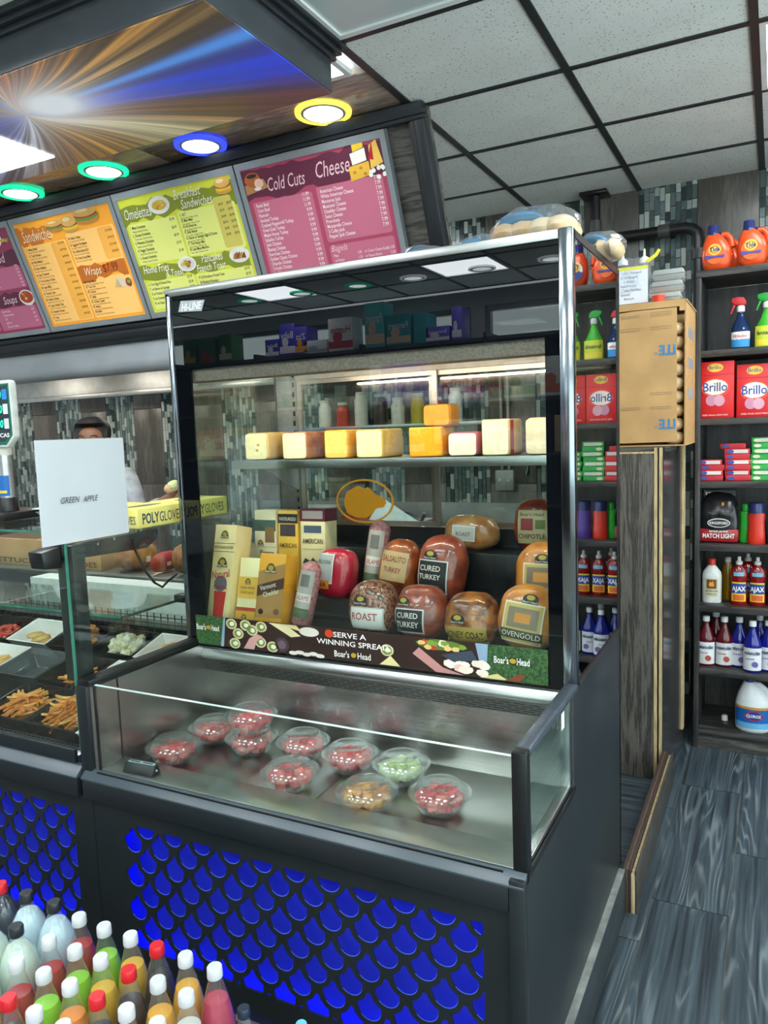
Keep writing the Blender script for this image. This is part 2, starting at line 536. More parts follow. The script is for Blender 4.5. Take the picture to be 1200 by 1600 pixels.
HS = (0.05, 0.075, 0.10)
for k in range(-1, 10):
    xr = -0.40 - 0.6096 * k
    for t in range(5):
        z = 0.63 + 0.61 * t - 0.305
        if z < CEIL - 0.1:
            inst(stone_me, 'stone_tile', wall_back, (xr - 0.305 - 0.1524, 4.606, z))
        else:
            MB().box(-0.1505, 0.1505, 0, 0.014, -0.3025, CEIL - z - 0.003).build('stone_tile', M_TILEGREY, wall_back, loc=(xr - 0.305 - 0.1524, 4.606, z))
    split = {0: 1.98, 1: 2.62, 2: 2.62}.get(k, 9.9)
    field = MB()
    for c in range(11):
        z = rnd.uniform(-0.05, 0.0); xc = xr - 0.305 + TW * (c + 0.5)
        while z < CEIL - 0.02:
            q = rnd.randrange(3); h = HS[q]
            if z + h > CEIL: h = CEIL - z; q = None
            if q is not None and z > split:
                inst(mos_me[q], 'mosaic_tile', wall_back, (xc, 4.608, z + h / 2))
            elif z + h > 0:
                field.box(xc - TW / 2 + 0.0017, xc + TW / 2 - 0.0017, 4.607, 4.618, max(z, 0) + 0.0017, z + h - 0.0017)
            z += h
    tag(field.build('mosaic_field', M_MOSN, wall_back), kind='stuff')

# ------------------------------------------------------------------ dropped ceiling with black grid
def tile_mat():
    m = mat('ceiling_tile_face', '#f1f4f1', 0.85, var=0.02, scale=5)
    nt = m.node_tree; b = nt.nodes['Principled BSDF']
    src = b.inputs['Base Color'].links[0].from_socket
    tc = nt.nodes.new('ShaderNodeTexCoord'); oi = nt.nodes.new('ShaderNodeObjectInfo')
    ad = nt.nodes.new('ShaderNodeVectorMath'); ad.operation = 'ADD'
    nt.links.new(tc.outputs['Object'], ad.inputs[0]); nt.links.new(oi.outputs['Location'], ad.inputs[1])
    nz = nt.nodes.new('ShaderNodeTexNoise'); nz.inputs['Scale'].default_value = 130; nz.inputs['Detail'].default_value = 1
    nt.links.new(ad.outputs[0], nz.inputs['Vector'])
    rp = nt.nodes.new('ShaderNodeValToRGB')
    rp.color_ramp.elements[0].position = 0.27; rp.color_ramp.elements[0].color = srgb('#8b8a84')
    rp.color_ramp.elements[1].position = 0.35; rp.color_ramp.elements[1].color = (1, 1, 1, 1)
    nt.links.new(nz.outputs['Fac'], rp.inputs[0])
    mx = nt.nodes.new('ShaderNodeMix'); mx.data_type = 'RGBA'; mx.blend_type = 'MULTIPLY'; mx.inputs[0].default_value = 1.0
    nt.links.new(src, mx.inputs[6]); nt.links.new(rp.outputs[0], mx.inputs[7])
    nt.links.new(mx.outputs[2], b.inputs['Base Color'])
    return m
M_TILE = tile_mat()
ceiling = struct(MB().box(-7.0, 1.9, -3.3, 4.75, CEIL + 0.02, CEIL + 0.08).build('ceiling', M_WHITE))
GX = [-1.32 + 0.6175 * i for i in range(-9, 6)]
GY = [2.93 + 0.605 * j for j in range(-10, 4)]
GY[-1] = 4.62
tile_me = MB().box(-0.297, 0.297, -0.291, 0.291, -0.006, 0.02).mesh('ceiling_tile', M_TILE)
LIT = {(11, 10), (10, 5), (12, 5), (8, 5), (6, 5), (4, 5), (10, 3), (8, 3), (6, 3), (12, 3), (12, 8), (4, 3), (10, 1), (7, 1), (4, 1),
       (5, 11), (3, 11), (7, 11), (12, 11), (1, 11), (4, 12), (6, 12), (2, 12)}  # kitchen panels hidden by the bulkhead, added to brighten the kitchen
def open_cell(x0, y0):
    return x0 < -1.4 and 1.70 < y0 + 0.3 < 2.93
M_LIT = glow('lit_panel_lens', '#f4fbff', LAMP)
M_LENS = mat('unlit_prismatic_lens', '#cfd9d8', 0.2, var=0.04, scale=3)
def troffer(x0, x1, y0, y1, label, lit=True, group='lit ceiling panels', zc=CEIL):
    t = thing('ceiling_light', label, 'light', ((x0 + x1) / 2, (y0 + y1) / 2, zc), group=group)
    a, b = (x1 - x0) / 2 - 0.013, (y1 - y0) / 2 - 0.013
    w = 0.022
    MB().box(-a, a, -b, -b + w, -0.012, 0.006).box(-a, a, b - w, b, -0.012, 0.006).box(-a, -a + w, -b + w, b - w, -0.012, 0.006).box(a - w, a, -b + w, b - w, -0.012, 0.006).build('frame', M_WHITE, t)
    MB().box(-a + w, a - w, -b + w, b - w, -0.004, 0.004).build('diffuser', M_LIT if lit else M_LENS, t)
    return t
for i in range(len(GX) - 1):
    for j in range(len(GY) - 1):
        x0, x1, y0, y1 = GX[i], GX[i + 1], GY[j], GY[j + 1]
        if open_cell(x0, y0): continue
        if (i, j) in LIT: continue
        if (i, j) == (9, 8):
            troffer(x0, x1, y0, y1, 'unlit ceiling panel with a grey prismatic lens beside the printed canopy', False, 'unlit panels')
            continue
        if j == len(GY) - 2:
            MB().box(-0.297, 0.297, -(y1 - y0) / 2 + 0.01, (y1 - y0) / 2 - 0.002, -0.006, 0.02).build('ceiling_tile', M_TILE, ceiling, loc=((x0 + x1) / 2, (y0 + y1) / 2, CEIL))
        else:
            inst(tile_me, 'ceiling_tile', ceiling, ((x0 + x1) / 2, (y0 + y1) / 2, CEIL))
M_TBAR = mat('black_grid_bar', '#24272a', 0.45, var=0.08, scale=10)
for i, x in enumerate(GX):
    if x < -1.4:
        MB().box(x - 0.014, x + 0.014, GY[0], 1.70, CEIL - 0.012, CEIL + 0.02).build('grid_bar', M_TBAR, ceiling)
        MB().box(x - 0.014, x + 0.014, 2.96, 4.62, CEIL - 0.012, CEIL + 0.02).build('grid_bar', M_TBAR, ceiling)
    else:
        MB().box(x - 0.014, x + 0.014, GY[0], 4.62, CEIL - 0.012, CEIL + 0.02).build('grid_bar', M_TBAR, ceiling)
for j, y in enumerate(GY):
    xa = GX[0] if not (1.72 < y < 2.9) else -1.32
    for i in range(len(GX) - 1):
        if GX[i] < xa - 0.01: continue
        MB().box(GX[i] + 0.014, GX[i + 1] - 0.014, y - 0.012, y + 0.012, CEIL - 0.012, CEIL + 0.02).build('grid_bar', M_TBAR, ceiling)
for (i, j) in sorted(LIT):
    troffer(GX[i], GX[i + 1], GY[j], GY[j + 1], 'lit square ceiling panel behind the viewer' if j < 7 else 'lit square ceiling panel cut by the right edge of the view' if (i, j) == (11, 10) else 'lit square ceiling panel over the aisle to the right' if i > 10 else 'lit square ceiling panel over the kitchen behind the menu boards')

# glossy brown panels of the counter ceiling
M_BROWN = wood('brown_gloss_panel', '#85756a', '#b9a797', 2.6, (1.2, 6, 6), 0.12, 1.6, coat=0.3, bump=0.0)
for x0 in (-2.555, -3.775, -4.995, -6.2):
    MB().box(x0 + 0.003, x0 + 1.217, 2.565, 2.925, CEIL - 0.006, CEIL + 0.02).build('ceiling_panel', M_BROWN, ceiling, bevel=0.002)
    MB().box(x0 + 0.003, x0 + 1.217, 1.66, 1.955, CEIL - 0.006, CEIL + 0.02).build('ceiling_panel', M_BROWN, ceiling, bevel=0.002)
for x1, lab in ((-1.375, 'bright ceiling panel showing past the corner of the printed canopy'), (-2.895, 'bright ceiling panel at the left edge beyond the printed canopy'),
                (-4.4, 'bright ceiling panel over the far end of the hot food counter')):
    troffer(x1 - 0.61, x1, 1.955, 2.56, lab, True, 'panels over the counter')
for x0, x1 in ((-2.895 + 0.0, -1.985), (-4.4, -3.505), (-6.2, -5.01)):
    MB().box(x0 + 0.003, x1 - 0.003, 1.96, 2.56, CEIL - 0.006, CEIL + 0.02).build('ceiling_panel', M_BROWN, ceiling, bevel=0.002)

# ring lights
def ring_light(x, y, hue, label, group):
    t = thing('ring_light', label, 'light', (x, y, CEIL - 0.006), group=group)
    c = {'yellow': '#ffe24a', 'blue': '#2b3cff', 'green': '#12d98a', 'white': '#f2fbff'}[hue]
    MB().lathe([(0.092, 0.004), (0.092, -0.010), (0.104, -0.016), (0.114, -0.012), (0.116, 0.004)], 36).build('ring', glow('ring_' + hue, c, 1.5 if hue != 'white' else 2.0), t, smooth=True)
    MB().lathe([(0.091, 0.002), (0.091, -0.011), (0.080, -0.013), (0.079, 0.002)], 36).build('bezel', mat('ring_bezel', '#9aa3ad', 0.4), t, smooth=True)
    MB().lathe([(0.0, -0.009), (0.079, -0.009), (0.079, 0.002), (0.0, 0.002)], 36).build('diffuser', glow('ring_lens', '#f3fbff', 7.0), t)
for x, h, lab in ((-1.647, 'yellow', 'round ceiling light with a yellow ring beside the light panel'), (-2.286, 'blue', 'round ceiling light with a deep blue ring'),
                  (-2.883, 'green', 'round ceiling light with a green ring next to the blue one'), (-3.481, 'green', 'round ceiling light with a green ring cut by the left edge'),
                  (-4.09, 'blue', 'round ceiling light with a blue ring far down the counter ceiling')):
    ring_light(x, 2.765, h, lab, 'ring lights over the menu boards')
for x, h in ((-4.5, 'green'), (-3.9, 'green'), (-3.31, 'green'), (-2.77, 'white'), (-2.15, 'white'), (-1.57, 'white')):
    ring_light(x, -2.33, h, 'round %s ringed ceiling light mirrored in the black header' % h, 'mirrored ring lights')
# ------------------------------------------------------------------ printed canopy over the counter
def trails():
    m = bpy.data.materials.new('light_trail_print'); m.use_nodes = True
    nt = m.node_tree; N = nt.nodes; L = nt.links
    b = N['Principled BSDF']; b.inputs['Roughness'].default_value = 0.3; b.inputs['Specular IOR Level'].default_value = 0.3
    tc = N.new('ShaderNodeTexCoord'); sp = N.new('ShaderNodeSeparateXYZ'); L.new(tc.outputs['Object'], sp.inputs[0])
    def mth(op, a, b_=None, c=None, clamp=False):
        n = N.new('ShaderNodeMath'); n.operation = op; n.use_clamp = clamp
        for i, v in enumerate((a, b_, c)):
            if v is None: continue
            if isinstance(v, (int, float)): n.inputs[i].default_value = v
            else: L.new(v, n.inputs[i])
        return n.outputs[0]
    x = mth('SUBTRACT', sp.outputs[0], 0.38); y = mth('ADD', sp.outputs[1], 0.10)
    r = mth('SQRT', mth('ADD', mth('MULTIPLY', x, x), mth('MULTIPLY', mth('MULTIPLY', y, y), 1.6)))
    # streaks bend sideways away from the centre
    lean = mth('MULTIPLY', mth('POWER', mth('ADD', r, 0.03), -0.9), 0.028)
    ang = mth('ARCTAN2', y, mth('ADD', x, lean))
    def noise1(scale, off, detail=3.0):
        cx = N.new('ShaderNodeCombineXYZ')
        L.new(mth('MULTIPLY', ang, scale), cx.inputs[0]); L.new(mth('MULTIPLY', r, 0.55), cx.inputs[1]); cx.inputs[2].default_value = off
        n = N.new('ShaderNodeTexNoise'); n.inputs['Scale'].default_value = 1.0; n.inputs['Detail'].default_value = detail
        L.new(cx.outputs[0], n.inputs['Vector']); return n.outputs['Fac']
    fine = noise1(26.0, 1.7, 2.0); mid = noise1(9.0, 4.1); hue = noise1(2.6, 8.4, 1.0)
    streak = mth('MULTIPLY', mth('POWER', mth('MULTIPLY', fine, 1.75), 4.0), mth('POWER', mth('MULTIPLY', mid, 1.7), 2.0))
    rp = N.new('ShaderNodeValToRGB'); cr = rp.color_ramp
    # hue runs round the centre: blue, gold, orange, blue fan, dark, cream, gold, blue
    cr.elements[0].position = 0.0; cr.elements[0].color = srgb('#3350d8')
    cr.elements[1].position = 1.0; cr.elements[1].color = srgb('#3350d8')
    for p, h in ((0.12, '#c9a050'), (0.20, '#5a6ae0'), (0.27, '#d8c7a8'), (0.33, '#d0722a'), (0.42, '#d9983c'), (0.485, '#c8a878'), (0.50, '#3a63f0'), (0.545, '#2f48e0'), (0.57, '#b06030'), (0.61, '#a85a2c'), (0.66, '#efe2b8'), (0.74, '#d2a23c'), (0.84, '#c08a34'), (0.91, '#d8dcee'), (0.96, '#4a68e8')):
        e = cr.elements.new(p); e.color = srgb(h)
    L.new(mth('ADD', mth('DIVIDE', ang, 6.2832), mth('ADD', mth('MULTIPLY', hue, 0.03), 0.485)), rp.inputs[0])
    # one broad pale blue beam running up to the right and the blue fan below it
    def band(a0, w):
        d = mth('DIVIDE', mth('SUBTRACT', ang, a0), w)
        return mth('POWER', 2.718, mth('MULTIPLY', mth('MULTIPLY', d, d), -1.0))
    core = mth('POWER', 2.718, mth('MULTIPLY', r, -9.0))
    halo = mth('POWER', 2.718, mth('MULTIPLY', r, -2.4))
    def mixc(f, a, c):
        n = N.new('ShaderNodeMix'); n.data_type = 'RGBA'; n.clamp_factor = True
        L.new(f, n.inputs[0])
        for s, v in ((6, a), (7, c)):
            if isinstance(v, str): n.inputs[s].default_value = srgb(v)
            else: L.new(v, n.inputs[s])
        return n.outputs[2]
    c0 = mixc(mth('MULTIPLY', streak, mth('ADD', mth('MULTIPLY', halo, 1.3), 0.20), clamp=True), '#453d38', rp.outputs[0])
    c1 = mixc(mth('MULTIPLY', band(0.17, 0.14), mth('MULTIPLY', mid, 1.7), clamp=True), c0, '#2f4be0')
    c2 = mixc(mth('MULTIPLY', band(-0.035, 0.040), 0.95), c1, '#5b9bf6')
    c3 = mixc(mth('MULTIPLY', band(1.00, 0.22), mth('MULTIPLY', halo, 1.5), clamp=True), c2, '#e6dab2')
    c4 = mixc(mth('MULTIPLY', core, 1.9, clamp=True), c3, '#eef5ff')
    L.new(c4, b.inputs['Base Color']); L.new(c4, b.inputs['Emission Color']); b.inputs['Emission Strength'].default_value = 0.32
    return m
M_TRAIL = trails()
can = thing('ceiling_canopy', 'dark hanging ceiling canopy with a blue and gold light streak print underneath', 'canopy', (-2.56, 1.99, 2.73))
X1 = -1.339 + 2.56; X0 = -3.6
MB().box(X0, X1, -0.325, 0.325, 0.004, 0.125).build('box_body', mat('canopy_side', '#43474d', 0.22, var=0.06, scale=3), can, bevel=0.003)
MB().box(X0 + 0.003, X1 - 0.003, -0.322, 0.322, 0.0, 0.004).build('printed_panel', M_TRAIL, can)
MB().box(-0.60, -0.0, -0.28, 0.215, -0.003, 0.0005).build('light_panel', M_LIT, can)
# stepped crown moulding right round the top
for off, z0, z1 in ((0.014, 0.105, 0.125), (0.028, 0.125, 0.145), (0.040, 0.145, 0.170)):
    MB().box(X0, X1 + off, -0.325 - off, 0.325 + off, z0, z1).build('crown_moulding', M_CROWN, can, bevel=0.004)

# ------------------------------------------------------------------ sloped sign bulkhead with menu boards
TILT = radians(22.15)
bulk = MB().prismx([(2.925, CEIL - 0.008), (3.212, 2.19), (3.240, 2.19), (2.953, CEIL - 0.008)], -6.2, -1.262).build('trim_1', M_VENEERX)
struct(bulk)
frame = bpy.data.objects.new('trim_2', None); col.objects.link(frame); struct(frame)
frame.location = (0, 2.92, 2.86); frame.rotation_euler = (TILT, 0, 0)
for z0, z1, y in ((0.0, 0.046, -0.050), (-0.018, 0.0, -0.038)):
    MB().box(-6.2, -1.262, y, 0.012, z0, z1).build('moulding', M_CROWN, frame, bevel=0.004)
for x0, x1, y in ((-1.300, -1.258, -0.050), (-1.322, -1.300, -0.038), (-1.337, -1.322, -0.024)):
    MB().box(x0, x1, y, 0.012, -0.76, -0.018).build('moulding', M_CROWN, frame, bevel=0.004)
for z0, z1, y in ((-0.69, -0.662, -0.024), (-0.735, -0.69, -0.045), (-0.765, -0.735, -0.030)):
    MB().box(-6.2, -1.337, y, 0.012, z0, z1).build('moulding', M_CROWN, frame, bevel=0.004)

def patch(pts, m, parent, y, name='food_picture', th=0.0008):
    return MB().prism(pts, y - th, y).build(name, m, parent)
def oval(cx, cz, rx, rz, n=22, j=0.0, a0=0.0):
    return [(cx + rx * cos(a0 + 2 * pi * i / n) * (1 + rnd.uniform(-j, j)), cz + rz * sin(a0 + 2 * pi * i / n) * (1 + rnd.uniform(-j, j))) for i in range(n)]
def rrect(x0, x1, z0, z1, r=0.012, n=4):
    out = []
    for cx, cz, a in ((x1 - r, z1 - r, 0), (x0 + r, z1 - r, 90), (x0 + r, z0 + r, 180), (x1 - r, z0 + r, 270)):
        for i in range(n + 1):
            t = radians(a + 90 * i / n); out.append((cx + r * cos(t), cz + r * sin(t)))
    return out
def brush(x0, x1, z0, z1, n=16, j=0.012):
    top = [(x0 + (x1 - x0) * i / n, z1 + rnd.uniform(-j, j)) for i in range(n + 1)]
    bot = [(x1 - (x1 - x0) * i / n, z0 + rnd.uniform(-j * 1.6, j * 1.6)) for i in range(n + 1)]
    return bot[::-1][::-1] + top
YF = -0.034
def menu(x0, x1, base, light, label):
    """board hung on the sloped bulkhead; local x from 0, z from -0.648 to -0.022"""
    w = x1 - x0
    t = thing('menu_board', label, 'menu board', group='menu boards')
    t.matrix_world = Matrix.Translation((0, 2.92, 2.86)) @ Matrix.Rotation(TILT, 4, 'X') @ Matrix.Translation((x0, 0, 0))
    mf = mat('menu_frame', '#a9b0b6', 0.35, 0.6, var=0.04, scale=8)
    f = MB()
    f.box(0.003, w - 0.003, -0.036, -0.002, -0.648, -0.620).box(0.003, w - 0.003, -0.036, -0.002, -0.052, -0.022)
    f.box(0.003, 0.028, -0.036, -0.002, -0.620, -0.052).box(w - 0.028, w - 0.003, -0.036, -0.002, -0.620, -0.052)
    f.build('frame', mf, t)
    MB().box(0.026, w - 0.026, -0.030, -0.004, -0.622, -0.050).build('poster', glow('poster_' + base.strip('#'), base, 0.16), t)
    return t, w
def sheet(t, pts, color, y, name='print_area'):
    return MB().prism(pts, y, y + 0.0006).build(name, glow('backlit_' + color.strip('#'), color, 0.15), t)
def lines(t, rows, color, name='lettering', y=-0.0335):
    mb = MB()
    for r in rows:
        s, x, z, size = r[:4]; kw = r[4] if len(r) > 4 else {}
        write(mb, s, x, z, size, y=y, **kw)
    if name == 'lettering':
        return tag(mb.build(name, flat(color), t), kind='stuff')
    for r in rows:
        one = MB(); kw = r[4] if len(r) > 4 else {}
        write(one, r[0], r[1], r[2], r[3], y=y, **kw)
        one.build(name, flat(color), t)
def food(t, kind, x, z, s):
    y = -0.0335
    def bit(pts, c, k): MB().prism(pts, y - 0.0005 * k - 0.0004, y - 0.0005 * k).build('food_picture', flat(c), t)
    if kind == 'plate':
        bit(oval(x, z, s, s * 0.62), '#f2f0ea', 0); bit(oval(x, z, s * 0.84, s * 0.5), '#dcd8d0', 1)
        for i in range(9):
            a = rnd.uniform(0, 6.28); q = rnd.uniform(0, 0.5)
            bit(oval(x + s * q * cos(a), z + s * q * sin(a) * 0.6, s * 0.26, s * 0.15, 9, 0.2), rnd.choice(['#e0b23c', '#c98a2e', '#f0cf55', '#b8482e', '#7da33a']), 2 + i * 0.2)
    elif kind == 'omelette':
        bit(oval(x, z, s, s * 0.6), '#f4f2ee', 0); bit(oval(x, z, s * 0.7, s * 0.34, 14, 0.06), '#e4b640', 1)
        for i in range(7): bit(oval(x + rnd.uniform(-.5, .5) * s, z + rnd.uniform(-.2, .2) * s, s * 0.12, s * 0.07, 8, 0.2), rnd.choice(['#f4d774', '#c98d2c', '#d9a93a']), 2 + i * 0.2)
    elif kind == 'toast':
        bit(oval(x, z, s, s * 0.6), '#efece4', 0)
        for i in range(4): bit([(x - s * .7 + i * s * .3, z - s * .25), (x - s * .3 + i * s * .3, z - s * .3), (x - s * .1 + i * s * .22, z + s * .3 - i * s * .04), (x - s * .5 + i * s * .3, z + s * .1)], ('#b5783a', '#8a5226', '#c48d4e', '#7a4520')[i], 1 + i * 0.3)
    elif kind == 'burger':
        bit(oval(x, z - s * .45, s, s * .3), '#d79a4a', 0); bit(oval(x, z - s * .2, s * 1.05, s * .28, 14, .08), '#f2c832', 1); bit(oval(x, z, s * .98, s * .2), '#b05a34', 2); bit(oval(x, z + s * .35, s, s * .5), '#e8b060', 3); bit(oval(x - s * .2, z + s * .5, s * .5, s * .2), '#f6d8a0', 4)
    elif kind == 'sub':
        bit(oval(x, z - s * .2, s * 1.2, s * .32, 18, .03, .3), '#c98a3e', 0); bit(oval(x, z, s * 1.2, s * .26, 18, .12), '#6f9a3c', 1); bit(oval(x, z + s * .1, s * 1.1, s * .2, 14, .1), '#b8402c', 2); bit(oval(x, z + s * .3, s * 1.15, s * .3), '#dda85a', 3); bit(oval(x - .2 * s, z + s * .4, s * .6, s * .1), '#f1cf92', 4)
    elif kind == 'wrap':
        bit([(x - s, z - s * .3), (x + s * .7, z - s * .45), (x + s, z + s * .2), (x - s * .6, z + s * .5)], '#e8d2b0', 0); bit(oval(x + s * .75, z - s * .05, s * .35, s * .4, 12, .1), '#a8432e', 1); bit(oval(x + s * .8, z, s * .2, s * .2, 8, .2), '#7fa540', 2); bit([(x - s, z - s * .3), (x - s * .2, z - s * .35), (x - s * .5, z + s * .4)], '#d3b488', 1.5)
    elif kind == 'cheese':
        bit([(x - s, z - s * .9), (x + s * .2, z - s * .75), (x + s * .2, z - s * .1), (x - s, z - s * .2)], '#f0b944', 0)
        bit([(x - s * .75, z - s * .15), (x + s * .1, z - s * .05), (x + s * .1, z + s * .55), (x - s * .8, z + s * .4)], '#f6f2e8', 1)
        bit([(x - s * .6, z + s * .45), (x + s * .05, z + s * .58), (x + s * .05, z + s * .95), (x - s * .6, z + s * .85)], '#f0c838', 2)
        bit([(x + s * .25, z - s * .5), (x + s * 1.0, z - s * .3), (x + s * .8, z + s * .8), (x + s * .35, z + s * .6)], '#f3c25c', 1)
        bit([(x + s * .2, z), (x + s * .5, z - s * .1), (x + s * .55, z + s * .75)], '#b9202a', 2)
        for i in range(8): bit(oval(x + s * rnd.uniform(.2, 1), z + s * rnd.uniform(-.95, -.5), s * .12, s * .12, 8, .1), '#f6f3ec', 3 + i * .1)
        for dx, dz in ((-.7, -.5), (-.3, -.35), (-.1, -.65)): bit(oval(x + s * dx, z + s * dz, s * .1, s * .08, 9), '#d0902a', 3)
    elif kind == 'board':
        bit([(x - s, z - s * .7), (x + s, z - s * .45), (x + s * .75, z + s * .2), (x - s, z - s * .05)], '#b98450', 0); bit(oval(x - s * .2, z + s * .25, s * .7, s * .5, 16, .04), '#b8622c', 1); bit(oval(x + s * .3, z - s * .05, s * .4, s * .32, 12, .05), '#f0c3ae', 2); bit(oval(x - s * .2, z + s * .5, s * .45, s * .14), '#2d2a20', 2); bit(oval(x + s * .1, z - s * .4, s * .3, s * .12), '#f2e4dc', 3)
    elif kind == 'ham':
        bit(oval(x, z, s, s * .75, 20, .02), '#5d1f2a', 0); bit(oval(x + s * .35, z - s * .1, s * .5, s * .55), '#f0b9ae', 1); bit(oval(x - s * .25, z + s * .35, s * .5, s * .2), '#d98a36', 2); bit(oval(x - s * .7, z - s * .1, s * .22, s * .4), '#33202a', 2)
    elif kind == 'slices':
        for i in range(14): bit(oval(x + s * (i / 7 - 1), z + rnd.uniform(-.08, .08) * s, s * .17, s * .11, 9, .15), rnd.choice(['#f0b53c', '#e08a35', '#f5cf6a', '#f2e3c8', '#d9683a', '#7c9a3e']), i * .12)
    elif kind == 'bowl':
        bit(oval(x, z, s, s * .72), '#e9e4dc', 0); bit(oval(x, z + s * .05, s * .85, s * .55), '#b5401e', 1)
        for i in range(7): bit(oval(x + rnd.uniform(-.5, .5) * s, z + rnd.uniform(-.3, .4) * s, s * .14, s * .1, 8, .2), rnd.choice(['#e8b44a', '#d9582a', '#6f8f3a', '#f0d9a8']), 2 + i * .2)

# -- cold cuts and cheese
t, w = menu(-2.215, -1.44, '#a2405a', '#b5566e', 'maroon menu board listing cold cuts and cheese')
sheet(t, brush(0.028, w - 0.028, -0.185, -0.060, 18, 0.012), '#5a2038', -0.0312)
for a, b, c, d in ((0.05, 0.372, -0.560, -0.195), (0.395, w - 0.05, -0.420, -0.185), (0.395, w - 0.05, -0.545, -0.435)):
    sheet(t, rrect(a, b, c, d), '#b9647c', -0.0316)
lines(t, [('Cold Cuts', 0.155, -0.160, 0.080, {'width': 0.20, 'shear': 0.35}), ('Cheese', 0.415, -0.150, 0.092, {'width': 0.17, 'shear': 0.35}), ('Bagels', 0.405, -0.462, 0.040, {'width': 0.085, 'shear': 0.35})], '#f4c9cf', 'heading')
cc = ['Roast Beef', 'Corn Beef', 'Pastrami', 'Smoked Turkey', 'Cracked Peppermill Turkey', 'Oven Gold Turkey', 'Maple Honey Turkey', 'Salsalito Turkey', 'Jerk Chicken', 'Blazing Chicken', 'Everroast Chicken', 'Golden Classic Chicken', 'Chipotle Chicken', 'Teriyaki Chicken', 'Beef Salami', 'Bologna']
ch = ['American Cheese', 'White American Cheese', 'Monterey Jack', 'Muenster Cheese', 'Cheddar Cheese', 'Swiss Cheese', 'Provolone', 'Mozzarella Cheese', '3 Colby Jack', 'Pepper Jack Cheese']
rows = []
for i, s in enumerate(cc):
    z = -0.218 - i * 0.0218
    rows += [(s, 0.068, z, 0.022, {'squeeze': 0.72, 'bold': 0.012}), ('11.99' if i < 3 else '9.99', 0.355, z + 0.010, 0.022, {'align': 'R', 'squeeze': 0.75, 'bold': 0.012})]
for i, s in enumerate(ch):
    z = -0.212 - i * 0.0212
    rows += [(s, 0.412, z, 0.022, {'squeeze': 0.75, 'bold': 0.012}), ('7.99', w - 0.062, z + 0.012, 0.022, {'align': 'R', 'squeeze': 0.75, 'bold': 0.012})]
for i, (a, p) in enumerate((('Plain', '1.00'), ('w/ Butter', '1.50'), ('w/ Cream Cheese', '2.75'))):
    rows += [(a, 0.412, -0.487 - i * 0.021, 0.018, {'squeeze': 0.72}), (p, 0.555, -0.487 - i * 0.021, 0.018, {'align': 'R', 'squeeze': 0.72})]
for i, (a, p) in enumerate((('w/ Cream Cheese & Jelly', '3.00'), ('w/ Peanut Butter', '2.50'), ('w/ Peanut Butter & Jelly', '3.00'))):
    rows += [(a, 0.570, -0.487 - i * 0.021, 0.018, {'squeeze': 0.68}), (p, w - 0.056, -0.487 - i * 0.021, 0.018, {'align': 'R', 'squeeze': 0.72})]
lines(t, rows, '#f7e9ea')
food(t, 'board', 0.095, -0.115, 0.062); food(t, 'cheese', w - 0.115, -0.118, 0.082)
sheet(t, [(0.26, -0.620), (w - 0.028, -0.620), (w - 0.028, -0.552), (0.30, -0.566)], '#efe6da', -0.0318)
food(t, 'ham', 0.155, -0.590, 0.075); food(t, 'slices', 0.50, -0.590, 0.20)

# -- omelettes and breakfast sandwiches
t, w = menu(-2.99, -2.218, '#c7cc3c', '#d8dc70', 'lime green menu board listing omelettes and breakfast sandwiches')
sheet(t, brush(0.028, w - 0.03, -0.165, -0.085, 16, 0.014), '#7b8420', -0.0312)
sheet(t, brush(0.028, w - 0.05, -0.455, -0.385, 16, 0.012), '#7b8420', -0.0314)
for a, b, c, d in ((0.045, 0.365, -0.375, -0.175), (0.378, w - 0.045, -0.375, -0.165), (0.045, 0.365, -0.605, -0.462), (0.378, w - 0.045, -0.605, -0.462)):
    sheet(t, rrect(a, b, c, d), '#d4d877', -0.0316)
sheet(t, rrect(w - 0.165, w - 0.060, -0.365, -0.135), '#c3b556', -0.0320)
lines(t, [('Omelettes', 0.048, -0.152, 0.072, {'width': 0.18, 'shear': 0.35}), ('Breakfast', 0.385, -0.108, 0.062, {'width': 0.17, 'shear': 0.35}), ('Sandwiches', 0.415, -0.155, 0.060, {'width': 0.195, 'shear': 0.35}),
          ('Home Fries', 0.050, -0.420, 0.056, {'width': 0.175, 'shear': 0.35}), ('& Toast', 0.190, -0.452, 0.050, {'width': 0.12, 'shear': 0.35}), ('Pancakes', 0.440, -0.412, 0.054, {'width': 0.135, 'shear': 0.35}), ('French Toast', 0.395, -0.452, 0.048, {'width': 0.185, 'shear': 0.35})], '#fbf7e6', 'heading')
rows = []
for i, (s, p) in enumerate((('1. Meat Omelette', '$7.49'), ('2. Cheese Omelette', '$6.49'), ('3. Western Omelette', '$6.99'), ('4. Veggie Omelette', '$7.99'), ('5. Greek Omelette', '$7.49'))):
    z = -0.200 - i * 0.037
    rows += [(s, 0.058, z, 0.020, {'squeeze': 0.72, 'bold': 0.012}), ('Turkey, Ham, Onions & Cheese' if i % 2 else 'Cheddar, Spinach & Tomato', 0.064, z - 0.016, 0.013, {'squeeze': 0.7}), (p, 0.352, z + 0.006, 0.019, {'align': 'R', 'squeeze': 0.72})]
for i, s in enumerate(('11. BLT', '13. Meat Meal', '14. All American', '15. Belly Buster', '16. Bacon or Sausage, Eggs & Cheese', '17. The Hungry Man', '18. Lean Mean Machine')):
    z = -0.186 - i * 0.0272
    rows += [(s, 0.390, z, 0.019, {'squeeze': 0.68, 'bold': 0.012}), ('Bacon, Lettuce, Tomato on Toast', 0.394, z - 0.013, 0.011, {'squeeze': 0.7})]
    if i < 6: rows += [('$4.99', w - 0.112, z + 0.012, 0.017, {'align': 'R', 'squeeze': 0.7}), ('$5.99', w - 0.063, z + 0.012, 0.017, {'align': 'R', 'squeeze': 0.7})]
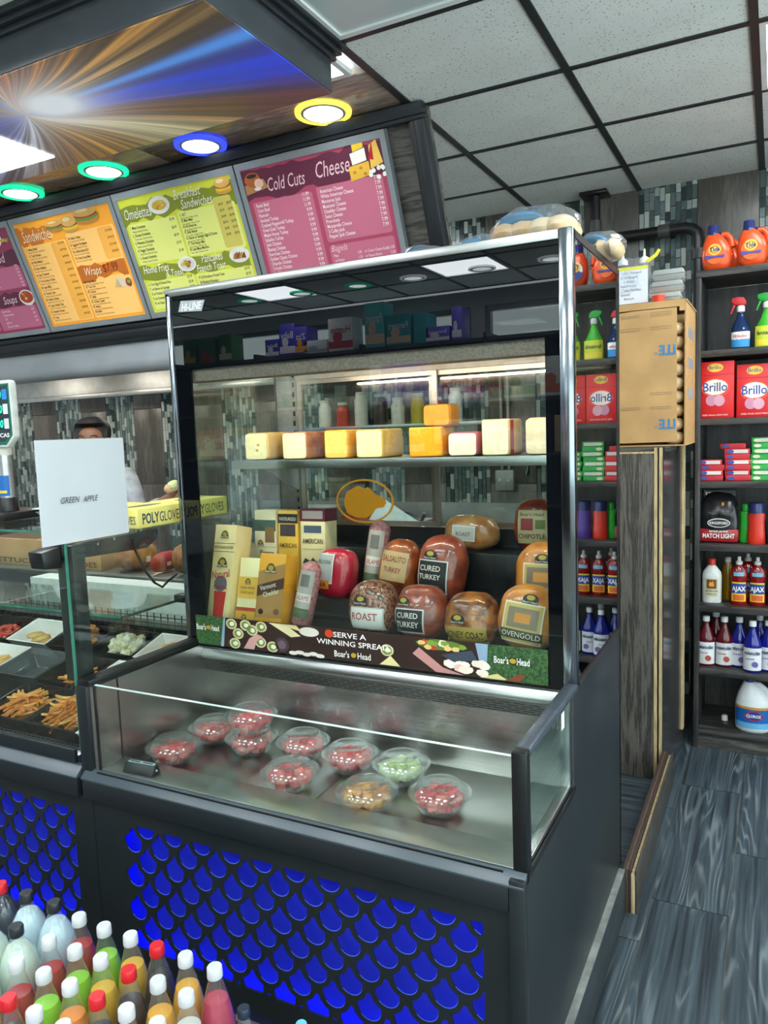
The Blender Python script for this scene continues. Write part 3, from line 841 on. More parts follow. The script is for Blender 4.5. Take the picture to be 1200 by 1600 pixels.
for i, s in enumerate(('6. Two Eggs & Home Fries', '7. w/ Bacon or Sausage', '8. w/ Turkey Sausage', '9. w/ Corned Beef', '10. w/ Steak')):
    rows += [(s, 0.055, -0.482 - i * 0.0245, 0.020, {'squeeze': 0.7, 'bold': 0.01}), ('$5.99', 0.352, -0.472 - i * 0.0245, 0.020, {'align': 'R', 'squeeze': 0.7})]
for i, s in enumerate(('19. (2) Pancakes or French Toast', '20. Blueberry Pancakes', '21. Chocolate Pancakes')):
    rows += [(s, 0.390, -0.486 - i * 0.0245, 0.020, {'squeeze': 0.62, 'bold': 0.01}), ('$4.99', w - 0.060, -0.478 - i * 0.0245, 0.020, {'align': 'R', 'squeeze': 0.7})]
lines(t, rows, '#38381a')
food(t, 'omelette', 0.285, -0.115, 0.068); food(t, 'burger', w - 0.085, -0.095, 0.046)
food(t, 'plate', 0.345, -0.405, 0.058); food(t, 'toast', w - 0.098, -0.405, 0.060)

# -- sandwiches and wraps
t, w = menu(-3.775, -2.993, '#f0a02c', '#f4bd6a', 'orange menu board listing sandwiches and wraps')
sheet(t, brush(0.028, 0.27, -0.175, -0.085, 10, 0.014), '#c4701c', -0.0312)
sheet(t, brush(0.38, w - 0.05, -0.395, -0.325, 10, 0.012), '#b8651c', -0.0318)
for a, b, c, d in ((0.045, 0.372, -0.605, -0.175), (0.385, w - 0.045, -0.325, -0.15), (0.385, w - 0.045, -0.605, -0.395)):
    sheet(t, rrect(a, b, c, d), '#f6be6c', -0.0315)
sheet(t, rrect(0.255, 0.362, -0.60, -0.18), '#eba845', -0.0320); sheet(t, rrect(w - 0.165, w - 0.06, -0.315, -0.155), '#eba845', -0.0320)
lines(t, [('Sandwiches', 0.060, -0.155, 0.085, {'width': 0.24, 'shear': 0.35}), ('Wraps', 0.430, -0.378, 0.062, {'width': 0.12, 'shear': 0.35})], '#fbe6c0', 'heading')
lines(t, [('$7.99', 0.565, -0.375, 0.062, {'width': 0.11, 'shear': 0.2})], '#8e1d12', 'price')
rows = []
names = ['22. Meaty Beast', '23. Turk N Roast', '24. Philly Melted', '25. Ham & Melted', '26. Spicy Tendered', '27. The Garden of Eden', '28. Super BBQ', '29. Chicken Club', '30. Grilled Chicken', '31. Cajun Grilled Club', '32. Roasted Chicken', '33. Titan']
for i, s in enumerate(names):
    z = -0.198 - i * 0.0345
    rows += [(s, 0.056, z, 0.019, {'squeeze': 0.72, 'bold': 0.012}), ('Roast Beef, Turkey, Swiss, Lettuce & Mayo', 0.060, z - 0.014, 0.0115, {'squeeze': 0.68}), ('$6.99 $9.99', 0.358, z + 0.004, 0.016, {'align': 'R', 'squeeze': 0.62})]
for i, s in enumerate(('34. Italian Combo', '35. Eggplant Parmigiana', '36. Grilled Salmon BLT', '37a. Panini Steak Melt')):
    z = -0.185 - i * 0.0345
    rows += [(s, 0.396, z, 0.019, {'squeeze': 0.68, 'bold': 0.012}), ('Ham, Salami, Provolone, Oil & Vinegar', 0.398, z - 0.014, 0.0115, {'squeeze': 0.64}), ('$7.99 $9.99', w - 0.062, z + 0.004, 0.016, {'align': 'R', 'squeeze': 0.62})]
for i, s in enumerate(('38. Turkey Milano', '39. Tuna Club', '40. Chicken', '41. Italian', '42. Chicken Caesar', '43. Athena', '44. Buffalo')):
    z = -0.415 - i * 0.027
    rows += [(s, 0.396, z, 0.018, {'squeeze': 0.7, 'bold': 0.012}), ('Lettuce, Tomato, Grilled Peppers & Dressing', 0.398, z - 0.013, 0.0115, {'squeeze': 0.66})]
lines(t, rows, '#4a3312')
food(t, 'sub', 0.335, -0.105, 0.055); food(t, 'burger', 0.445, -0.112, 0.055); food(t, 'sub', 0.575, -0.090, 0.075); food(t, 'wrap', w - 0.115, -0.440, 0.060)

# -- sea food and soups (cut by the left edge)
t, w = menu(-4.56, -3.778, '#8c3654', '#a9566f', 'dark pink menu board listing seafood and soups at the left edge')
sheet(t, brush(0.40, w - 0.028, -0.255, -0.175, 12, 0.012), '#552038', -0.0312); sheet(t, brush(0.40, w - 0.05, -0.475, -0.395, 10, 0.010), '#552038', -0.0314)
for a, b, c, d in ((0.05, 0.37, -0.60, -0.20), (0.385, w - 0.045, -0.375, -0.255), (0.385, w - 0.045, -0.605, -0.478)):
    sheet(t, rrect(a, b, c, d), '#b0607c', -0.0316)
lines(t, [('Sea Food', 0.44, -0.228, 0.070, {'width': 0.21, 'shear': 0.35}), ('Soups', 0.49, -0.455, 0.062, {'width': 0.12, 'shear': 0.35})], '#f6d6dc', 'heading')
rows = []
for i, s in enumerate(('Shrimp Basket', 'Fried Whiting', 'Whiting on a Bun', 'Catfish Nuggets', 'Crab Cakes', 'Popcorn Shrimp w/ Fries', 'Fish & Chips')):
    rows += [(s, 0.40, -0.278 - i * 0.0165, 0.017, {'squeeze': 0.7}), ('9.99', w - 0.06, -0.262 - i * 0.0185, 0.018, {'align': 'R', 'squeeze': 0.7})]
for i, s in enumerate(('Seafood Soup', 'Chicken Noodle', 'Chili', 'Split Pea', 'Broccoli Cheddar')):
    rows += [(s, 0.44, -0.500 - i * 0.0225, 0.019, {'squeeze': 0.72}), ('4.99', w - 0.065, -0.485 - i * 0.0225, 0.018, {'align': 'R', 'squeeze': 0.7})]
lines(t, rows, '#f5e4e8')
food(t, 'slices', 0.665, -0.115, 0.075); food(t, 'plate', 0.60, -0.10, 0.085); food(t, 'bowl', w - 0.085, -0.435, 0.062)

# ------------------------------------------------------------------ steel hood under the bulkhead
hood = thing('extractor_hood', 'long grey steel hood under the menu boards', 'hood', (-3.7, 3.2, 1.98))
prof = [(0.00, 0.215), (0.00, 0.07), (0.006, 0.035), (0.022, 0.010), (0.05, 0.0), (0.055, 0.006), (0.03, 0.016), (0.014, 0.04), (0.008, 0.07), (0.008, 0.215)]
MB().prismx(prof, -2.5, 2.42).build('front_panel', mat('hood_steel', '#b3b8bd', 0.4, 0.5, var=0.05, scale=4), hood, smooth=True)
MB().box(-2.5, 2.42, 0.04, 1.24, 0.19, 0.215).build('inner_top', mat('sooty_steel', '#4e4a44', 0.5, 0.6, var=0.3, scale=6), hood)
MB().box(-2.5, 2.42, 1.24, 1.32, -0.02, 0.215).build('back_panel', M_STEELDULL, hood)
MB().box(2.42, 2.43, 0.0, 1.32, 0.0, 0.215).build('end_panel', M_STEELDULL, hood)
MB().box(-2.5, 2.42, 1.20, 1.24, -0.03, 0.01).build('gutter', M_STEELDULL, hood, bevel=0.004)
for x in (-2.0, -1.0, 0.0, 1.0, 2.0):
    MB().box(x - 0.12, x + 0.12, 0.62, 0.78, 0.150, 0.166).build('hood_lamp', glow('hood_lamp_lens', '#fff3e0', 22.0), hood, bevel=0.01)  # extra lamps added under the hood to lift the dark kitchen
for i in range(8):
    f = MB()
    x = -2.4 + i * 0.58
    for k in range(9): f.box(x + k * 0.058, x + k * 0.058 + 0.03, 0.30, 1.15, 0.165, 0.19)
    f.build('grease_filter', mat('filter_steel', '#6b655c', 0.45, 0.7, var=0.2, scale=20), hood)
# ------------------------------------------------------------------ open refrigerated merchandiser
case = thing('refrigerated_display_case', 'tall black and steel refrigerated display case with a glass front and a lower open well', 'display case', (-1.066, 1.9, 0))
def cp(mb, name, m, parent=None, **k):
    """part of the case, given in world numbers"""
    mb.warp(lambda x, y, z: (x + 1.066, y - 1.9, z))
    return mb.build(name, m, parent or case, **k)
XL, XR = -1.70, -0.432
# base cabinet
cp(MB().prismx([(1.395, 0.15), (1.395, 0.685), (1.80, 0.685), (1.80, 0.945), (2.44, 0.945), (2.44, 0.15)], XR - 0.014, XR), 'side_panel', M_SLATE, bevel=0.002)
cp(MB().prismx([(1.395, 0.15), (1.395, 0.64), (1.85, 0.64), (1.85, 0.90), (2.44, 0.90), (2.44, 0.15)], XL, XL + 0.014), 'side_panel', M_SLATE)
cp(MB().box(XL, XR, 2.425, 2.44, 0.15, 1.255), 'back_panel', M_SLATE)
cp(MB().box(XL + 0.02, XR - 0.02, 1.44, 2.42, 0.15, 0.17), 'base_floor', M_BLACK)
cp(MB().box(XL + 0.02, -0.412, 1.42, 2.40, 0.0, 0.15), 'plinth', mat('plinth_paint', '#2b3236', 0.5, var=0.12, scale=14), bevel=0.002)
cp(MB().box(-0.4325, -0.4125, 1.42, 2.40, 0.1505, 0.154), 'sealant_bead', mat('worn_sealant', '#8f928d', 0.7, scale=14, color2='#5e625f'))
cp(MB().box(-0.464, XR + 0.001, 1.375, 1.397, 0.0, 0.692), 'corner_post', M_SLATE, bevel=0.002)
# fascia, ledge and bumper lines
cp(MB().box(XL + 0.016, -0.465, 1.375, 1.400, 0.622, 0.679), 'fascia', M_SLATE, bevel=0.002)
cp(MB().prismx([(1.374, 0.676), (1.374, 0.681), (1.398, 0.701), (1.412, 0.701), (1.412, 0.676)], XL + 0.012, XR), 'front_ledge', M_SLATE_TRIM, bevel=0.001)
cp(MB().box(XL + 0.06, -0.48, 1.3905, 1.3935, 0.6955, 0.699), 'ledge_groove', M_BLACK)

# front panel with fish-scale cut-outs over a blue lit cavity
def scale_panel(x0, x1, z0, z1, wx0, wx1, wz0, wz1, cx0, parent, off, name='scale_panel'):
    """perforated metal panel: rounded scale openings in offset rows inside the window (wx0..wx1, wz0..wz1)"""
    P, RS, r, Ro = 0.0952, 0.0485, 0.0318, 0.0453
    def opening(cx, cz):
        pts = []
        for i in range(13):
            a = pi + pi * i / 12
            pts.append((cx + r * cos(a), cz + r * sin(a)))
        for i in range(6):
            x = r - (r - 0.0042) * i / 5
            d = P / 2 - x
            pts.append((cx + x, cz + RS + 0.002 - sqrt(max(0, Ro * Ro - d * d))))
        for i in range(6):
            x = 0.0042 + (r - 0.0042) * i / 5
            d = P / 2 - x
            pts.append((cx - x, cz + RS + 0.002 - sqrt(max(0, Ro * Ro - d * d))))
        return pts
    def clip(pts, ax, lim, keep_less):
        out = []
        for i in range(len(pts)):
            a, b = pts[i], pts[(i + 1) % len(pts)]
            ia = (a[ax] <= lim) if keep_less else (a[ax] >= lim)
            ib = (b[ax] <= lim) if keep_less else (b[ax] >= lim)
            if ia: out.append(a)
            if ia != ib:
                t = (lim - a[ax]) / (b[ax] - a[ax])
                out.append((a[0] + t * (b[0] - a[0]), a[1] + t * (b[1] - a[1])))
        return out
    rim = MB()
    bm = bmesh.new()
    def loop(pts):
        q = []
        for p in pts:
            if not q or (abs(p[0] - q[-1][0]) + abs(p[1] - q[-1][1])) > 0.0006: q.append(p)
        if (abs(q[0][0] - q[-1][0]) + abs(q[0][1] - q[-1][1])) < 0.0006: q.pop()
        vs = [bm.verts.new((p[0] + off[0], off[1], p[1])) for p in q]
        return [bm.edges.new((vs[i], vs[(i + 1) % len(vs)])) for i in range(len(vs))]
    edges = loop([(x0, z0), (x1, z0), (x1, z1), (x0, z1)])
    row = 0
    cz = wz1 + 0.002
    while cz > wz0 - 0.06:
        cx = cx0 + (P / 2 if row % 2 else 0)
        while cx - P > wx0: cx -= P
        while cx < wx1 + P:
            pts = opening(cx, cz)
            for ax, lim, less in ((0, wx0, False), (0, wx1, True), (1, wz0, False), (1, wz1, True)):
                if len(pts) > 2: pts = clip(pts, ax, lim, less)
            if len(pts) > 3:
                xs = [p[0] for p in pts]; zs = [p[1] for p in pts]
                if max(xs) - min(xs) > 0.006 and max(zs) - min(zs) > 0.006:
                    edges += loop(pts)
                    for i in range(3, 12):
                        a0, a1 = pi + pi * i / 12, pi + pi * (i + 1) / 12
                        q = [(cx + rr * cos(a), cz + rr * sin(a)) for a, rr in ((a0, r), (a1, r), (a1, r - 0.0010), (a0, r - 0.0010))]
                        if all(wx0 < u < wx1 and wz0 < v < wz1 for u, v in q):
                            rim.add([(u + off[0], off[1] + 0.002, v) for u, v in q], [(0, 1, 2, 3)])
            cx += P
        cz -= RS; row += 1
    bmesh.ops.triangle_fill(bm, use_beauty=True, edges=edges)
    ex = bmesh.ops.extrude_face_region(bm, geom=bm.faces[:])
    bmesh.ops.translate(bm, vec=(0, 0.005, 0), verts=[v for v in ex['geom'] if isinstance(v, bmesh.types.BMVert)])
    bmesh.ops.recalc_face_normals(bm, faces=bm.faces)
    me = bpy.data.meshes.new(name); bm.to_mesh(me); bm.free()
    me.materials.append(mat('panel_black', '#1d2325', 0.36, var=0.08, scale=6))
    o = bpy.data.objects.new(name, me); col.objects.link(o); o.parent = parent
    tag(rim.build('acrylic_edge', glow('edge_lit_acrylic', '#4468ff', 0.6), o), kind='stuff')  # glowing arcs stand in for LED light caught on the cut edges
    return o
M_BLUEBACK = mat('blue_backing', '#222fc8', 0.5, var=0.05, scale=3)
M_LED = glow('blue_led', '#0a14ff', 9.0)
def led_box(x0, x1, z0, z1, parent, off):
    MB().box(x0 + off[0], x1 + off[0], off[1] + 0.050, off[1] + 0.054, z0, z1).build('backing_sheet', M_BLUEBACK, parent)
    for nm, a in (('led_strip', (x0, x1, z0, z0 + 0.008)), ('led_strip', (x0, x1, z1 - 0.008, z1)), ('led_strip', (x0, x0 + 0.008, z0 + 0.01, z1 - 0.01)), ('led_strip', (x1 - 0.008, x1, z0 + 0.01, z1 - 0.01))):
        MB().box(a[0] + off[0], a[1] + off[0], off[1] + 0.008, off[1] + 0.016, a[2], a[3]).build(nm, M_LED, parent)
scale_panel(-1.666, -0.466, 0.152, 0.624, -1.566, -0.527, 0.215, 0.571, -1.0, case, (1.066, 1.392 - 1.9))
led_box(-1.620, -0.470, 0.160, 0.618, case, (1.066, 1.392 - 1.9))

# lower well
M_WELL = mat('well_steel', '#a6a6a2', 0.26, 1.0, var=0.05, scale=10, stretch=(1, 24, 24))
M_WELLF = mat('well_floor_steel', '#c2c5c2', 0.28, 1.0, var=0.06, scale=7)
cp(MB().box(-1.64, -0.458, 1.405, 1.495, 0.692, 0.702), 'sill', M_WELLF, bevel=0.001)
for a, b in ((-1.64, -1.045), (-1.043, -0.458)):
    cp(MB().box(a, b, 1.495, 1.875, 0.652, 0.660), 'well_floor', M_WELLF, bevel=0.001)
cp(MB().box(-1.64, -0.458, 1.495, 1.499, 0.652, 0.694), 'well_lip', M_WELL)
g = MB()
for i in range(62):
    x = -1.56 + i * 0.0172
    if x < -0.50: g.box(x, x + 0.010, 1.4992, 1.5002, 0.668, 0.674).box(x, x + 0.010, 1.500, 1.506, 0.6603, 0.6610)
tag(cp(g, 'drain_slots', M_BLACK), kind='stuff')
cp(MB().box(-1.64, -0.458, 1.872, 1.880, 0.652, 0.845), 'well_back', M_WELL)
cp(MB().prismx([(1.872, 0.842), (1.842, 0.888), (1.848, 0.892), (1.880, 0.845)], -1.64, -0.458), 'grille_panel', M_STEEL)
cp(MB().prismx([(1.842, 0.888), (1.838, 0.893), (1.838, 0.905), (1.850, 0.926), (1.858, 0.926), (1.848, 0.890)], -1.64, -0.455), 'nosing', M_STEEL, bevel=0.001)
cp(MB().box(-1.66, -0.455, 1.846, 1.856, 0.925, 0.930), 'bright_trim', M_CHROME)
g = MB()
for r in range(5):
    t = (r + 0.6) / 5.6
    y = 1.8725 - 0.030 * t; z = 0.842 + 0.046 * t
    n = 26
    for i in range(n):
        x = -1.57 + i * 0.0405 + (0.02 if r % 2 else 0)
        if x + 0.03 < -0.50:
            g.add([(x, y - 0.0016, z - 0.0010), (x + 0.030, y - 0.0016, z - 0.0010), (x + 0.030, y - 0.0028, z + 0.0010), (x, y - 0.0028, z + 0.0010)], [(0, 1, 2, 3)])
tag(cp(g, 'grille_slots', M_BLACK), kind='stuff')
cp(MB().box(-1.66, -1.64, 1.405, 1.875, 0.66, 0.935), 'well_side', M_WELL)
cp(MB().box(-1.6405, -1.6385, 1.483, 1.487, 0.702, 0.935), 'side_joint', M_BLACK)
cp(MB().box(XL, -1.655, 1.40, 1.85, 0.930, 0.952), 'side_rail', M_BLACK, bevel=0.004)
cp(MB().box(-1.701, -1.660, 1.392, 1.432, 0.655, 0.936), 'front_post', M_SLATE, bevel=0.003)
cp(MB().box(-1.661, -1.640, 1.400, 1.410, 0.695, 0.936), 'post_strip', M_STEELV)
cp(MB().box(-1.640, -1.636, 1.399, 1.406, 0.70, 0.938), 'gasket', M_BLACK)
cp(MB().box(-1.634, -0.460, 1.400, 1.406, 0.700, 0.942), 'front_glass', M_GLASS)
cp(MB().box(-1.634, -0.460, 1.3995, 1.4065, 0.942, 0.9435), 'glass_edge', mat('polished_glass_edge', '#cfe3dc', 0.15, var=0.02))
# glazed right end of the well
cp(MB().box(-0.4615, -0.430, 1.398, 1.428, 0.700, 0.952), 'end_post', M_BLACK, bevel=0.003)
cp(MB().box(-0.4615, -0.430, 1.428, 1.845, 0.934, 0.953), 'end_rail', mat('rail_slate', '#444b54', 0.22, var=0.05), bevel=0.004)
cp(MB().box(-0.452, -0.446, 1.428, 1.80, 0.706, 0.936), 'end_glass', M_GLASS)
cp(MB().box(-0.447, -0.441, 1.428, 1.80, 0.706, 0.936), 'end_glass', M_GLASS)
cp(MB().box(-0.459, -0.436, 1.428, 1.80, 0.690, 0.712), 'end_sill', M_STEEL, bevel=0.002)
cp(MB().box(-0.459, -0.436, 1.776, 1.80, 0.712, 0.936), 'end_strip', M_STEELV)
cp(MB().box(-0.434, -0.429, 1.40, 1.81, 0.686, 0.700), 'end_channel', M_BLACK)
cp(MB().box(-0.4360, -0.4352, 1.70, 1.725, 0.885, 0.925), 'price_sticker', M_WHITE)
# upper glass box
cp(MB().box(XL, -0.466, 1.842, 2.44, 2.038, 2.062), 'top_panel', M_STEEL, bevel=0.002)
cp(MB().box(-0.466, XR, 1.842, 1.872, 0.945, 2.063), 'corner_upright', M_CHROME, bevel=0.003)
cp(MB().box(XL, -1.682, 1.842, 1.872, 0.928, 2.050), 'corner_upright', M_CHROME, bevel=0.003)
cp(MB().box(-0.466, XR, 1.872, 2.44, 2.042, 2.060), 'top_rail', M_BLACK)
cp(MB().box(-0.452, XR, 2.405, 2.44, 0.945, 2.045), 'rear_upright', M_BLACK)
cp(MB().box(XL, -1.60, 2.400, 2.44, 0.90, 2.040), 'rear_upright', mat('rear_post', '#8d8580', 0.35, 0.6, var=0.08), bevel=0.002)
cp(MB().box(-0.440, -0.434, 1.872, 2.405, 0.945, 2.044), 'side_glass', clear('dark_side_glass', '#8f9896', 0.20))
cp(MB().prismx([(1.86, 0.945), (1.86, 0.952), (2.44, 0.952), (2.44, 0.945)], -0.446, -0.428), 'side_sill', M_SLATE)
cp(MB().box(-1.696, -1.690, 1.872, 2.40, 0.945, 2.04), 'side_glass', M_GLASS)
# front pane: clear window with black painted borders
cp(MB().box(-1.618, -0.503, 1.848, 1.853, 1.030, 1.812), 'window_glass', clear('window_glass_sheet', '#f2f7f5', 0.05))
cp(MB().box(-1.682, -0.466, 1.8475, 1.853, 1.812, 2.038), 'black_header', M_BLACKGLOSS)
cp(MB().box(-1.682, -1.618, 1.8475, 1.853, 0.930, 1.812), 'black_border', M_BLACKGLOSS)
cp(MB().box(-0.503, -0.466, 1.8475, 1.853, 0.930, 1.812), 'black_border', M_BLACKGLOSS)
cp(MB().box(-1.618, -0.503, 1.8475, 1.853, 0.930, 0.940), 'black_border', M_BLACKGLOSS)
# interior
cp(MB().box(-1.68, -0.452, 1.856, 1.95, 1.812, 1.90), 'air_duct', M_STEELDULL)
hc = mat('honeycomb', '#8a7a6f', 0.4, 0.3, var=0.10, scale=220, detail=0.0)
cp(MB().box(-1.66, -0.47, 1.86, 1.93, 1.775, 1.812), 'honeycomb_outlet', hc)
cp(MB().box(-1.60, -0.50, 1.936, 1.946, 1.802, 1.810), 'led_tube', glow('case_led', '#fff1dc', 75.0))
cp(MB().box(-1.68, -0.452, 1.95, 2.40, 1.98, 2.0), 'inner_top', mat('inner_lining', '#b7aea6', 0.4, 0.3, var=0.05))
cp(MB().box(-1.60, -0.452, 2.395, 2.405, 1.80, 2.0), 'rear_header', mat('inner_lining', '#b7aea6'))
sl = MB()
for k in range(26): sl.box(-1.6005 , -1.5995, 2.41, 2.428, 1.02 + k * 0.036, 1.038 + k * 0.036)
for k in range(26): sl.box(-1.618, -1.608, 2.3992, 2.3998, 1.02 + k * 0.036, 1.038 + k * 0.036)
tag(cp(sl, 'shelf_slots', M_BLACK), kind='stuff')
# rear sliding doors
M_ALU = mat('door_aluminium', '#b3a49b', 0.3, 0.8, var=0.05, stretch=(20, 20, 1))
for a, b, y in ((-1.60, -1.03, 2.408), (-1.065, -0.452, 2.422)):
    d = cp(MB().box(a, b, y, y + 0.004, 1.27, 1.80), 'rear_door', M_GLASS)
    for q in ((a, a + 0.018, 1.262, 1.80), (b - 0.018, b, 1.262, 1.80), (a + 0.018, b - 0.018, 1.262, 1.278), (a + 0.018, b - 0.018, 1.784, 1.80)):
        cp(MB().box(q[0], q[1], y - 0.004, y + 0.008, q[2], q[3]), 'door_frame', M_ALU, d)
# deck in steps
M_DECK = mat('black_deck', '#1f2427', 0.28, var=0.1, scale=8)
cp(MB().box(-1.688, -0.446, 1.86, 2.42, 0.945, 0.985), 'deck', M_DECK)
cp(MB().box(-1.688, -0.446, 2.085, 2.42, 0.985, 1.055), 'deck_step', M_DECK, bevel=0.003)
cp(MB().box(-1.688, -0.446, 2.255, 2.40, 1.055, 1.200), 'deck_step', M_DECK, bevel=0.003)
cp(MB().box(-1.60, -0.452, 2.385, 2.40, 1.200, 1.262), 'deck_back', M_DECK)
# cheese shelf
sh = cp(MB().box(-1.672, -0.475, 2.088, 2.39, 1.506, 1.516), 'shelf', M_STEELDULL)
cp(MB().box(-1.672, -0.475, 2.086, 2.092, 1.488, 1.516), 'shelf_lip', M_STEEL, sh, bevel=0.001)
for x in (-1.61, -0.50):
    cp(MB().prismx([(2.40, 1.505), (2.13, 1.505), (2.14, 1.495), (2.25, 1.46), (2.33, 1.41), (2.40, 1.39)], x, x + 0.006), 'shelf_bracket', M_STEELDULL, sh)
# maker's plate and oval emblem on the glass
b = cp(MB().prism([(-1.652, 1.990), (-1.560, 1.984), (-1.546, 2.016), (-1.640, 2.022)], 1.8455, 1.8474), 'name_plate', mat('plate_metal', '#9aa0a3', 0.3, 0.9))
mb = MB(); write(mb, 'HI-LINE', -1.598, 1.9915, 0.030, 'C', 0.3, y=1.8450, width=0.082, bold=0.03)
cp(mb, 'plate_lettering', M_WHITE, b)
mb = MB(); n = 40
for i in range(n):
    a0, a1 = 2 * pi * i / n, 2 * pi * (i + 1) / n
    mb.prism([(-1.02 + 0.092 * cos(a0), 1.407 + 0.062 * sin(a0)), (-1.02 + 0.092 * cos(a1), 1.407 + 0.062 * sin(a1)), (-1.02 + 0.086 * cos(a1), 1.407 + 0.057 * sin(a1)), (-1.02 + 0.086 * cos(a0), 1.407 + 0.057 * sin(a0))], 1.8455, 1.8472)
M_GOLD = clear('gold_decal', '#d09a2c', 0.05, 0.2, body=0.6, body_color='#a97a1c')
e = cp(mb, 'oval_emblem', M_GOLD)
head = [(-0.066, -0.010), (-0.058, -0.034), (-0.030, -0.046), (0.004, -0.047), (0.022, -0.036), (0.036, -0.020), (0.060, -0.016), (0.068, -0.004), (0.062, 0.010), (0.040, 0.016), (0.026, 0.028), (0.012, 0.040), (0.000, 0.034), (-0.020, 0.044), (-0.036, 0.036), (-0.056, 0.026), (-0.064, 0.008)]
cp(MB().prism([(-1.02 + u, 1.407 + v) for u, v in head], 1.8455, 1.8472), 'emblem_head', M_GOLD, e)
# printed band along the foot of the window
band = cp(MB().box(-1.660, -0.505, 1.8440, 1.8470, 0.938, 1.032), 'printed_band', mat('band_brown', '#33241f', 0.35, var=0.08, scale=12))
def bp(pts, c, k, nm='band_picture', rough=0.4):
    m = mat('band_grass', '#3f6a33', 0.6, var=0.3, scale=160, color2='#16301a') if c == 'grass' else flat(c, rough)
    return cp(MB().prism(pts, 1.8438 - 0.0004 * k, 1.8440 - 0.0004 * (k - 1)), nm, m, band)
bp([(-1.660, 0.938), (-1.552, 0.938), (-1.538, 1.032), (-1.660, 1.032)], 'grass', 1)
bp([(-0.665, 0.938), (-0.505, 0.938), (-0.505, 1.032), (-0.700, 1.032)], 'grass', 1)
bp([(-1.538, 1.032), (-1.545, 1.032), (-1.562, 0.938), (-1.550, 0.938)], '#8aa0b0', 2)
for x, z in ((-1.515, 1.020), (-1.46, 1.026), (-1.49, 0.985), (-1.435, 1.000), (-1.505, 0.952), (-1.405, 0.965), (-1.36, 0.955), (-1.40, 1.024), (-0.965, 0.985)):
    bp(oval(x, z if z < 1.014 else 1.014, 0.021, 0.017, 14, 0.03), '#d8c79a', 2); bp(oval(x, z if z < 1.014 else 1.014, 0.016, 0.013, 12, 0.05), '#6f8a4a', 3); bp(oval(x + 0.003, (z if z < 1.014 else 1.014) + 0.001, 0.009, 0.007, 9, 0.2), '#e8e2c8', 4)
bp([(-1.47, 0.940), (-1.445, 0.975), (-1.415, 0.990), (-1.395, 0.984), (-1.42, 0.965), (-1.43, 0.940)], '#c99a92', 5)
bp([(-1.37, 1.030), (-1.31, 1.030), (-1.255, 0.998), (-1.29, 0.992)], '#ddd3a4', 2); bp([(-1.34, 1.030), (-1.27, 1.030), (-1.25, 1.012)], '#cdbf86', 3)
bp(oval(-1.325, 0.965, 0.026, 0.022), '#4a3a40', 2); bp(oval(-1.325, 0.965, 0.015, 0.013), '#6a5a60', 3)
bp(oval(-1.225, 1.014, 0.035, 0.014), '#d9d4c4', 2); bp(oval(-1.155, 1.016, 0.014, 0.012), '#c8421e', 3)
for i in range(5): bp(oval(-1.285 + i * 0.024, 0.944 + 0.004 * (i % 2), 0.016, 0.006, 9, 0.1), '#dcd8cc', 2 + i * 0.1)
bp([(-0.99, 0.942), (-0.955, 0.970), (-0.925, 0.942)], '#e3d79a', 2)
bp(oval(-0.80, 1.016, 0.075, 0.014, 22, 0.1), '#5d7d33', 2)
for i in range(16): bp(oval(-0.865 + 0.13 * rnd.random(), 1.003 + 0.024 * rnd.random(), 0.011, 0.007, 8, 0.2), rnd.choice(['#b9442a', '#e0c079', '#7d9a3c', '#f0e2c2', '#8a3a24']), 3 + i * 0.05)
bp([(-0.885, 0.985), (-0.865, 1.004), (-0.845, 0.990), (-0.795, 0.955), (-0.735, 0.940), (-0.815, 0.940)], '#c08a84', 5)
for i in range(12): bp(oval(-0.79 + 0.12 * rnd.random(), 0.950 + 0.028 * rnd.random(), 0.018, 0.010, 8, 0.15), rnd.choice(['#efe0cc', '#e3bfae', '#f4ecdc']), 5 + i * 0.05)
bp([(-0.80, 0.990), (-0.71, 1.010), (-0.695, 0.985), (-0.76, 0.972)], '#3d4654', 4)
bp([(-0.70, 1.032), (-0.665, 1.032), (-0.668, 0.985), (-0.690, 0.985)], '#8ba4bc', 4)
bp([(-0.69, 0.940), (-0.64, 0.955), (-0.61, 0.940)], '#d7c98a', 5); bp([(-0.62, 0.940), (-0.575, 0.962), (-0.565, 0.955), (-0.58, 0.940)], '#7d4128', 5)
def band_text(s, x, z, size, width, align='C'):
    mb = MB(); write(mb, s, x, z, size, align, y=1.8415, width=width, bold=0.01)
    cp(mb, 'band_lettering', M_LETTERWHITE, band)
band_text('SERVE A', -1.085, 1.008, 0.022, 0.110); band_text('WINNING SPREAD.', -1.075, 0.984, 0.022, 0.245)
for x, wd in ((-1.608, 0.044), (-1.075, 0.058), (-0.598, 0.046)):
    z = {-1.608: 0.986, -1.075: 0.950, -0.598: 0.985}[x]
    band_text("Boar's", x - wd * 0.66, z, 0.026, wd * 0.86); band_text('Head', x + wd * 0.62, z, 0.026, wd * 0.74)
    bp(oval(x + wd * 0.02, z + 0.009, 0.012, 0.010, 14), '#1d1a12', 6); bp(oval(x + wd * 0.02, z + 0.009, 0.009, 0.007, 12, 0.1), '#b3952e', 7)

